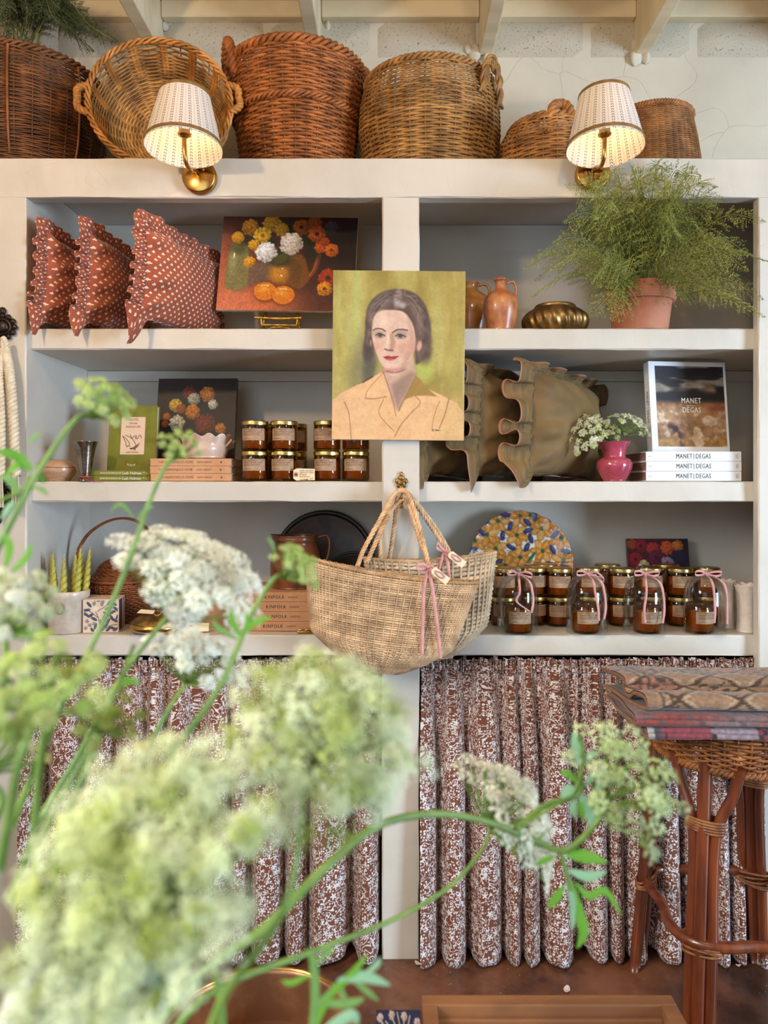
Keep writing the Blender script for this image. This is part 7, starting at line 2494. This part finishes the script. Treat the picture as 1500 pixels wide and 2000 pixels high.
def umbel(apex, axis, Rad, rays, per, fr, cols, seed, dome=0.45, ray_h=0.75, spread=1.0, sub=0.16, jit=0.12, ray_r=0.0007, fuzz=0.06):
    """rays from APEX to small clusters of florets on a domed disc of radius RAD; returns (florets, rays)"""
    r = np.random.default_rng(seed)
    u, v, a = frame_of(axis)
    apex = np.array(apex)
    fl, ry = MB(), MB()
    k = np.arange(rays)
    q = np.sqrt((k + 0.5) / rays) * spread
    th = k * 2.39996 + r.normal(0, 0.15, rays)
    tips = apex + Rad * ((q * np.cos(th))[:, None] * u + (q * np.sin(th))[:, None] * v + (ray_h + dome * (1 - q ** 2))[:, None] * a) + r.normal(0, jit * Rad * 0.3, (rays, 3))
    cs = [lin(c) for c in cols]
    V, CC = [], []
    for i in range(rays):
        t_ = tips[i]
        d = t_ - apex
        mid = apex + d * 0.5 + (u * math.cos(th[i]) + v * math.sin(th[i])) * q[i] * Rad * 0.10
        ry.tube(spline([apex, mid, t_], 5), ray_r, 4, cap=False)
        n_ = d / np.linalg.norm(d) * 0.5 + a * 0.5
        n_ /= np.linalg.norm(n_)
        lum = r.uniform(0.74, 1.12)
        c0 = cs[0] * (1 - q[i]) + cs[min(1, len(cs) - 1)] * q[i] if r.random() < 0.7 else cs[r.integers(len(cs))]
        uu, vv, aa = frame_of(n_)
        m = int(per * r.uniform(0.75, 1.2))
        rr = np.sqrt((np.arange(m) + 0.5) / m) * sub * Rad * r.uniform(0.8, 1.15)
        t2 = np.arange(m) * 2.39996
        base = t_ + (rr * np.cos(t2))[:, None] * uu + (rr * np.sin(t2))[:, None] * vv + (0.5 * sub * Rad * (1 - (rr / (sub * Rad)) ** 2))[:, None] * aa + r.normal(0, fuzz * sub * Rad, (m, 3))
        # each floret: five petals
        nn = aa + r.normal(0, 0.35, (m, 3)) + ((base - t_) / (sub * Rad)) * 0.7
        nn /= np.linalg.norm(nn, axis=1)[:, None]
        e1 = np.cross(nn, r.normal(0, 1, (m, 3)))
        e1 /= np.linalg.norm(e1, axis=1)[:, None]
        e2 = np.cross(nn, e1)
        s = fr * r.uniform(0.7, 1.25, (m, 1))
        for p_ in range(5):
            an = p_ * 2 * PI / 5
            dr_ = e1 * math.cos(an) + e2 * math.sin(an)
            sd = -e1 * math.sin(an) + e2 * math.cos(an)
            V.append(np.stack([base, base + s * (dr_ * 0.62 - sd * 0.36), base + s * (dr_ + nn * 0.15), base + s * (dr_ * 0.62 + sd * 0.36)], 1))
            tone = np.clip(c0 * lum * r.uniform(0.85, 1.15, (m, 1)), 0, 0.95)
            CC.append(np.repeat(tone[:, None], 4, 1))
    V = np.concatenate(V).reshape(-1, 3)
    fl.add(V, np.arange(len(V)).reshape(-1, 4), col=np.concatenate(CC).reshape(-1, 3))
    return fl, ry


def leaf_blade(pts, width, col, teeth=0, n=16, nrm=(0, -1, 0.2), fold_=0.12):
    p_ = spline(pts, n)
    T = np.gradient(p_, axis=0)
    T /= np.linalg.norm(T, axis=1)[:, None]
    sd = np.cross(T, nrm)
    sd /= np.linalg.norm(sd, axis=1)[:, None] + 1e-9
    up = np.cross(sd, T)
    s = np.linspace(0, 1, n)
    wd = width * (np.sin(PI * np.clip(s * 0.93 + 0.05, 0, 1)) ** 0.8)
    if teeth:
        wd = wd * (1 - 0.16 * (np.arange(n) % 2))
    A = np.stack([p_ - sd * wd[:, None] / 2, p_ + up * (fold_ * wd)[:, None], p_ + sd * wd[:, None] / 2], 1)
    c = lin(col)
    return MB().grid(A, col=np.broadcast_to(c, (n, 3, 3)) * np.array([0.95, 1.05, 0.95])[None, :, None])


CREAM = [(226, 228, 206), (206, 214, 160), (236, 236, 220)]
WHITE = [(248, 246, 228), (240, 242, 222), (250, 248, 236)]
LIME = [(168, 192, 96), (196, 206, 128), (150, 176, 84)]
OLIVE = [(196, 194, 120), (214, 212, 160), (176, 176, 92)]
MIXD = [(190, 200, 116), (228, 234, 196), (160, 174, 76)]


def flower(label, cxy, d, stem, radius_px, rays, per, cols, axis, seed, name='umbel_flower', stem_r=0.0024, fr=None, leaves=(), dome=0.45, sub=0.17, ray_h=0.75, group=None, extra=None, jit=0.12, ray_r=0.0007, fuzz=0.06):
    """CXY: pixel of the head's middle, D: its distance; STEM: further (px, py, distance) down to the cut end"""
    k = d / F
    Rad = radius_px * k
    head = Pd(cxy[0], cxy[1], d)
    ax = Vector(axis).normalized()
    apex = head - ax * Rad * (ray_h + dome * 0.5)
    t = thing(name, label, 'flower', apex, None, group)
    fl, ry = umbel((0, 0, 0), axis, Rad, rays, per, fr or Rad * 0.030, cols, seed, dome=dome, sub=sub, ray_h=ray_h, jit=jit, ray_r=ray_r, fuzz=fuzz)
    obj('florets', fl, M['floret'], t, kind='stuff')
    obj('rays', ry, M['stem_green'], t, kind='stuff')
    if stem:
        pts = [(0, 0, 0)] + [tuple(Pd(x, y, dd) - apex) for x, y, dd in stem]
        q = spline(pts, 14 * len(pts))
        obj('stem', MB().tube(q, np.linspace(stem_r * 0.75, stem_r * 1.15, len(q)), 8), M['stem_green'], t)
    for lf in leaves:
        lp, wd, col = lf[0], lf[1], lf[2]
        obj('leaf', leaf_blade([tuple(Pd(*q) - apex) for q in lp], wd, col, teeth=1), M['leaf_green'], t)
    if extra:
        for lp in extra:
            q = spline([tuple(Pd(*z) - apex) for z in lp], 20)
            obj('side_stem', MB().tube(q, np.linspace(stem_r * 0.8, stem_r * 0.5, len(q)), 6), M['stem_green'], t)
    return t


LG, LB, LT = (112, 168, 52), (150, 192, 150), (120, 160, 84)
# nearest and largest heads
flower('cream-white umbel at the very bottom left, under the huge one', (165, 1905), 0.35, [(240, 2120, 0.40), (280, 2250, 0.42)], 150, 80, 70, [(206, 218, 176), (236, 240, 222), (186, 200, 130)], (-0.1, -0.6, 0.75), 21, fr=0.0014, dome=0.35, sub=0.18, jit=0.4, fuzz=0.2)
flower('huge blurred cream-green umbel filling the lower left corner, nearest the camera', (258, 1700), 0.335, [(300, 2080, 0.38), (330, 2250, 0.40)], 252, 190, 60, MIXD, (-0.26, -0.75, 0.62), 1, fr=0.0013, dome=0.30, sub=0.135, jit=0.30, fuzz=0.22)
flower('large blurred cream-green umbel in front of the centre post, below the straw bags', (642, 1420), 0.42, [(560, 1760, 0.42), (430, 1960, 0.42), (380, 2150, 0.42)], 176, 120, 60, MIXD, (0.30, -0.62, 0.68), 2, fr=0.0014, dome=0.55, sub=0.165, jit=0.3, fuzz=0.22)
# white heads
flower('big white umbel seen side-on in front of the third shelf at left', (385, 1108), 0.66, [(318, 1215, 0.65), (232, 1330, 0.63), (150, 1480, 0.62), (80, 1600, 0.60), (20, 1760, 0.6)], 150, 46, 130, WHITE, (0.50, -0.20, 0.80), 3, fr=0.0016, dome=0.50, sub=0.205, ray_h=0.55)
flower('smaller white umbel below the big one, over the third shelf edge', (392, 1272), 0.68, [(330, 1385, 0.66), (270, 1500, 0.64), (200, 1680, 0.62)], 100, 32, 60, WHITE, (0.42, -0.12, 0.85), 4, fr=0.0016, dome=0.30, sub=0.17, ray_h=0.6)
# lime heads at the left
flower('lime green umbel high at left in front of the green books', (212, 775), 0.60, [(150, 818, 0.60), (85, 905, 0.58), (40, 985, 0.57), (-30, 1120, 0.56)], 62, 26, 22, LIME, (0.55, -0.35, 0.60), 5, fr=0.0019, dome=0.35, sub=0.19,
       leaves=[([(62, 915, 0.58), (30, 890, 0.58), (-10, 880, 0.57)], 0.009, LG), ([(60, 920, 0.58), (40, 905, 0.58), (10, 930, 0.57)], 0.008, LG), ([(52, 870, 0.58), (70, 852, 0.58), (82, 845, 0.58)], 0.004, LT),
               ([(38, 975, 0.57), (22, 940, 0.57), (0, 930, 0.57)], 0.007, LT), ([(60, 950, 0.57), (80, 955, 0.57), (95, 968, 0.57)], 0.004, LT), ([(36, 985, 0.57), (20, 990, 0.57), (2, 1015, 0.57)], 0.007, LB), ([(70, 905, 0.58), (82, 935, 0.58), (90, 940, 0.58)], 0.005, LG)],
       extra=[[(60, 930, 0.58), (40, 960, 0.57), (-20, 985, 0.56)]])
flower('small lime umbel in front of the sand-coloured books', (352, 868), 0.64, [(322, 912, 0.64), (290, 985, 0.63), (268, 1050, 0.62), (222, 1170, 0.60), (160, 1300, 0.58), (110, 1400, 0.56), (20, 1620, 0.56)], 42, 15, 14, LIME, (0.35, -0.55, 0.55), 6, fr=0.0018, sub=0.17, jit=0.3,
       leaves=[([(262, 1010, 0.62), (235, 985, 0.62), (215, 1000, 0.62)], 0.004, LT), ([(266, 1020, 0.62), (285, 995, 0.62), (300, 990, 0.62)], 0.004, LT)])
flower('lime green umbel beside the left end of the straw bag', (585, 1098), 0.62, [(538, 1128, 0.62), (505, 1175, 0.62), (470, 1250, 0.60), (430, 1340, 0.58), (330, 1480, 0.56)], 50, 20, 20, LIME, (0.55, -0.30, 0.60), 7, fr=0.0018, sub=0.20, jit=0.25,
       leaves=[([(540, 1085, 0.62), (530, 1060, 0.62), (522, 1050, 0.62)], 0.003, LT), ([(470, 1245, 0.6), (455, 1215, 0.6), (450, 1190, 0.6)], 0.006, LG), ([(472, 1240, 0.6), (500, 1215, 0.6), (530, 1205, 0.6)], 0.006, LG), ([(468, 1250, 0.6), (430, 1230, 0.6), (415, 1210, 0.6)], 0.005, LT), ([(462, 1260, 0.6), (482, 1225, 0.6), (480, 1195, 0.6)], 0.005, LG)])
# masses at the left edge
flower('cream umbel at the left edge beside the crock of candles', (28, 1170), 0.52, [(10, 1320, 0.5), (-20, 1500, 0.5)], 92, 34, 30, CREAM, (0.35, -0.35, 0.75), 8, fr=0.0019, dome=0.5, sub=0.18, jit=0.3,
       leaves=[([(20, 1120, 0.55), (50, 1090, 0.55), (62, 1060, 0.55)], 0.006, LG), ([(10, 1110, 0.55), (18, 1070, 0.55), (8, 1040, 0.55)], 0.007, LG), ([(5, 1250, 0.55), (45, 1230, 0.55), (75, 1260, 0.55)], 0.010, LG)])
flower('bright lime blurred umbel low on the left edge', (75, 1335), 0.42, [(40, 1480, 0.42), (0, 1700, 0.42)], 112, 36, 26, LIME, (0.2, -0.5, 0.7), 9, fr=0.0020, dome=0.3, sub=0.19, jit=0.5)
flower('small lime spray hanging before the left curtain', (215, 1395), 0.46, [(180, 1480, 0.46), (130, 1600, 0.45), (90, 1800, 0.45)], 66, 20, 18, LIME, (0.4, -0.4, 0.7), 10, fr=0.0020, dome=0.3, sub=0.17, jit=0.7)
flower('sparse olive umbel seen from behind at the left edge', (20, 1440), 0.55, [(5, 1560, 0.54), (-30, 1650, 0.54)], 92, 30, 12, OLIVE, (0.35, 0.55, 0.70), 11, fr=0.0017, dome=0.2, sub=0.15, jit=0.2)
flower('small tan umbel above the big cream head, before the left curtain', (275, 1535), 0.47, [(262, 1640, 0.46), (250, 1800, 0.45)], 80, 24, 26, OLIVE, (0.2, -0.5, 0.8), 12, fr=0.0021, dome=0.4, sub=0.18, jit=0.5)
# thick bare stems at the left
def stem_thing(label, pts, r0, leaves=()):
    b = Pd(*pts[0])
    t = thing('green_stalk', label, 'plant', b)
    q = spline([tuple(Pd(*z) - b) for z in pts], 40)
    obj('stalk', MB().tube(q, np.linspace(r0, r0 * 0.7, 40), 8), M['stem_green'], t)
    for lp, wd, col in leaves:
        obj('leaf', leaf_blade([tuple(Pd(*z) - b) for z in lp], wd, col, teeth=1), M['leaf_green'], t)
    return t


stem_thing('thick upright green stem before the left curtain', [(66, 1780, 0.50), (68, 1620, 0.50), (82, 1470, 0.50), (98, 1340, 0.50), (108, 1280, 0.50)], 0.0032)
stem_thing('long green stem slanting up right from the thick one to the third shelf', [(70, 1660, 0.53), (112, 1570, 0.53), (170, 1470, 0.54), (230, 1340, 0.55), (262, 1260, 0.57)], 0.0024,
           [([(200, 1410, 0.54), (215, 1425, 0.54), (222, 1430, 0.54)], 0.004, LG), ([(225, 1345, 0.55), (250, 1330, 0.55), (275, 1335, 0.55)], 0.006, LG)])
# right-hand sprays
flower('white umbel seen from behind in front of the right curtain', (1010, 1578), 0.74, [(945, 1655, 0.73), (880, 1730, 0.71), (770, 1795, 0.68), (620, 1855, 0.62), (420, 1935, 0.55), (300, 2060, 0.52)], 128, 64, 44, WHITE, (0.80, 0.05, 0.58), 13, fr=0.0021, dome=0.62, sub=0.15, ray_h=0.22, fuzz=0.15, ray_r=0.0009)
flower('pale green budding umbel below the rug pile at right', (1235, 1520), 0.66, [(1170, 1600, 0.67), (1105, 1660, 0.68), (1040, 1640, 0.68), (950, 1605, 0.66), (850, 1590, 0.63), (740, 1612, 0.60), (640, 1690, 0.56), (520, 1810, 0.53), (420, 1880, 0.51), (300, 2000, 0.5)], 118, 42, 30, [(190, 206, 140), (206, 216, 164), (170, 190, 112)], (0.40, -0.55, 0.66), 14, fr=0.0021, dome=0.5, sub=0.165, jit=0.6, fuzz=0.2, stem_r=0.0034,
       leaves=[([(1105, 1668, 0.68), (1140, 1672, 0.68), (1186, 1684, 0.68)], 0.0125, LG), ([(1110, 1700, 0.68), (1150, 1712, 0.68), (1184, 1702, 0.68)], 0.010, LB), ([(1125, 1725, 0.68), (1150, 1750, 0.68), (1182, 1740, 0.68), (1214, 1788, 0.68)], 0.008, LG),
               ([(1115, 1720, 0.68), (1130, 1780, 0.68), (1140, 1820, 0.68), (1128, 1852, 0.68)], 0.0115, LG), ([(1108, 1722, 0.68), (1122, 1760, 0.68), (1118, 1815, 0.68)], 0.010, LB), ([(1102, 1730, 0.68), (1085, 1755, 0.68), (1070, 1775, 0.68)], 0.009, LG),
               ([(1085, 1672, 0.68), (1065, 1680, 0.68), (1045, 1690, 0.68)], 0.006, LG)],
       extra=[[(1095, 1662, 0.68), (1105, 1700, 0.68), (1115, 1740, 0.68)], [(1010, 1620, 0.67), (1060, 1575, 0.68), (1120, 1550, 0.68), (1138, 1480, 0.68), (1130, 1440, 0.68)]])
b = Pd(1130, 1540, 0.68)
t = thing('leafy_sprig', 'curled pale green leafy sprig between the two right-hand umbels', 'leaves', b)
for lp, wd, col in (([(1135, 1500, 0.68), (1128, 1460, 0.68), (1120, 1430, 0.68)], 0.013, LB), ([(1140, 1490, 0.68), (1155, 1475, 0.68), (1164, 1468, 0.68)], 0.008, LB), ([(1130, 1545, 0.68), (1110, 1548, 0.68), (1098, 1562, 0.68)], 0.014, LB),
                    ([(1138, 1540, 0.68), (1160, 1515, 0.68), (1172, 1530, 0.68), (1160, 1545, 0.68)], 0.008, LB), ([(1130, 1550, 0.68), (1145, 1570, 0.68), (1156, 1600, 0.68), (1148, 1612, 0.68)], 0.012, LB), ([(1135, 1555, 0.68), (1138, 1580, 0.68), (1140, 1600, 0.68)], 0.009, LG),
                    ([(1128, 1530, 0.68), (1110, 1512, 0.68), (1094, 1506, 0.68)], 0.007, LG), ([(1124, 1556, 0.68), (1120, 1580, 0.68), (1126, 1600, 0.68)], 0.008, LB), ([(1070, 1620, 0.68), (1040, 1650, 0.68), (1020, 1658, 0.68)], 0.004, LT)):
    obj('leaf', leaf_blade([tuple(Pd(*z) - b) for z in lp], wd, col, teeth=1), M['leaf_green'], t)
obj('stalk', MB().tube(spline([tuple(Pd(*z) - b) for z in ((1137, 1470, 0.68), (1135, 1510, 0.68), (1130, 1550, 0.68), (1090, 1570, 0.68), (1020, 1612, 0.67))], 24), 0.0018, 6), M['stem_green'], t)
# dill-like leaf at the bottom
b = Pd(610, 1990, 0.50)
t = thing('leafy_sprig', 'blurred feathery leaf over the copper pan at the bottom', 'leaves', b)
ST = [[(600, 2060, 0.50), (615, 1960, 0.50), (612, 1880, 0.50), (600, 1850, 0.50)], [(600, 2050, 0.50), (640, 1950, 0.50), (690, 1900, 0.50), (718, 1862, 0.50)], [(660, 1915, 0.50), (710, 1908, 0.50), (762, 1924, 0.50)], [(620, 1960, 0.50), (680, 1960, 0.50), (712, 1950, 0.50)], [(600, 2040, 0.50), (680, 1985, 0.50), (700, 2000, 0.50)],
      [(660, 1915, 0.50), (672, 1950, 0.50), (674, 1968, 0.50)], [(680, 1905, 0.50), (715, 1935, 0.50), (740, 1955, 0.50)], [(655, 1925, 0.50), (625, 1960, 0.50), (610, 1985, 0.50)], [(610, 1900, 0.50), (570, 1920, 0.50), (550, 1915, 0.50)], [(612, 1890, 0.50), (640, 1860, 0.50), (655, 1858, 0.50)], [(708, 1908, 0.5), (735, 1885, 0.5), (742, 1870, 0.5)]]
for i, lp in enumerate(ST):
    obj('leaf', leaf_blade([tuple(Pd(*z) - b) for z in lp], (0.0062, 0.0055, 0.0075, 0.006, 0.008, 0.004, 0.004, 0.004, 0.004, 0.004, 0.004)[i], (LT, LG, LB, LT, LB, LT, LT, LT, LG, LT, LB)[i]), M['leaf_green'], t)
obj('stalk', MB().tube(spline([tuple(Pd(*z) - b) for z in ((420, 1900, 0.5), (432, 1960, 0.5), (436, 2010, 0.5))], 12), 0.0028, 6), M['stem_green'], t)

# white heads in the pink vase
for i, (cx, cy, rp, cols, ax, lab) in enumerate(((1143, 842, 42, CREAM, (-0.6, -0.6, 0.5), 'white open flower head leaning left out of the pink vase'), (1190, 838, 30, [(188, 188, 130), (176, 178, 116), (204, 202, 156)], (0.0, -0.3, 0.9), 'tight green-cream flower head in the middle of the pink vase'),
                                                 (1234, 824, 38, CREAM, (0.45, -0.2, 0.85), 'cream domed flower head on the right of the pink vase'))):
    dd = D0 + yv - 0.02
    flower(lab, (cx, cy), dd, [(1200 + (cx - 1200) * 0.25, 866, D0 + yv - 0.004), (1200, 893, D0 + yv)], rp * 1.08, 30, 16, cols, ax, 70 + i, stem_r=0.0013, fr=0.0042, dome=0.5, sub=0.17, ray_h=0.5, jit=0.2)
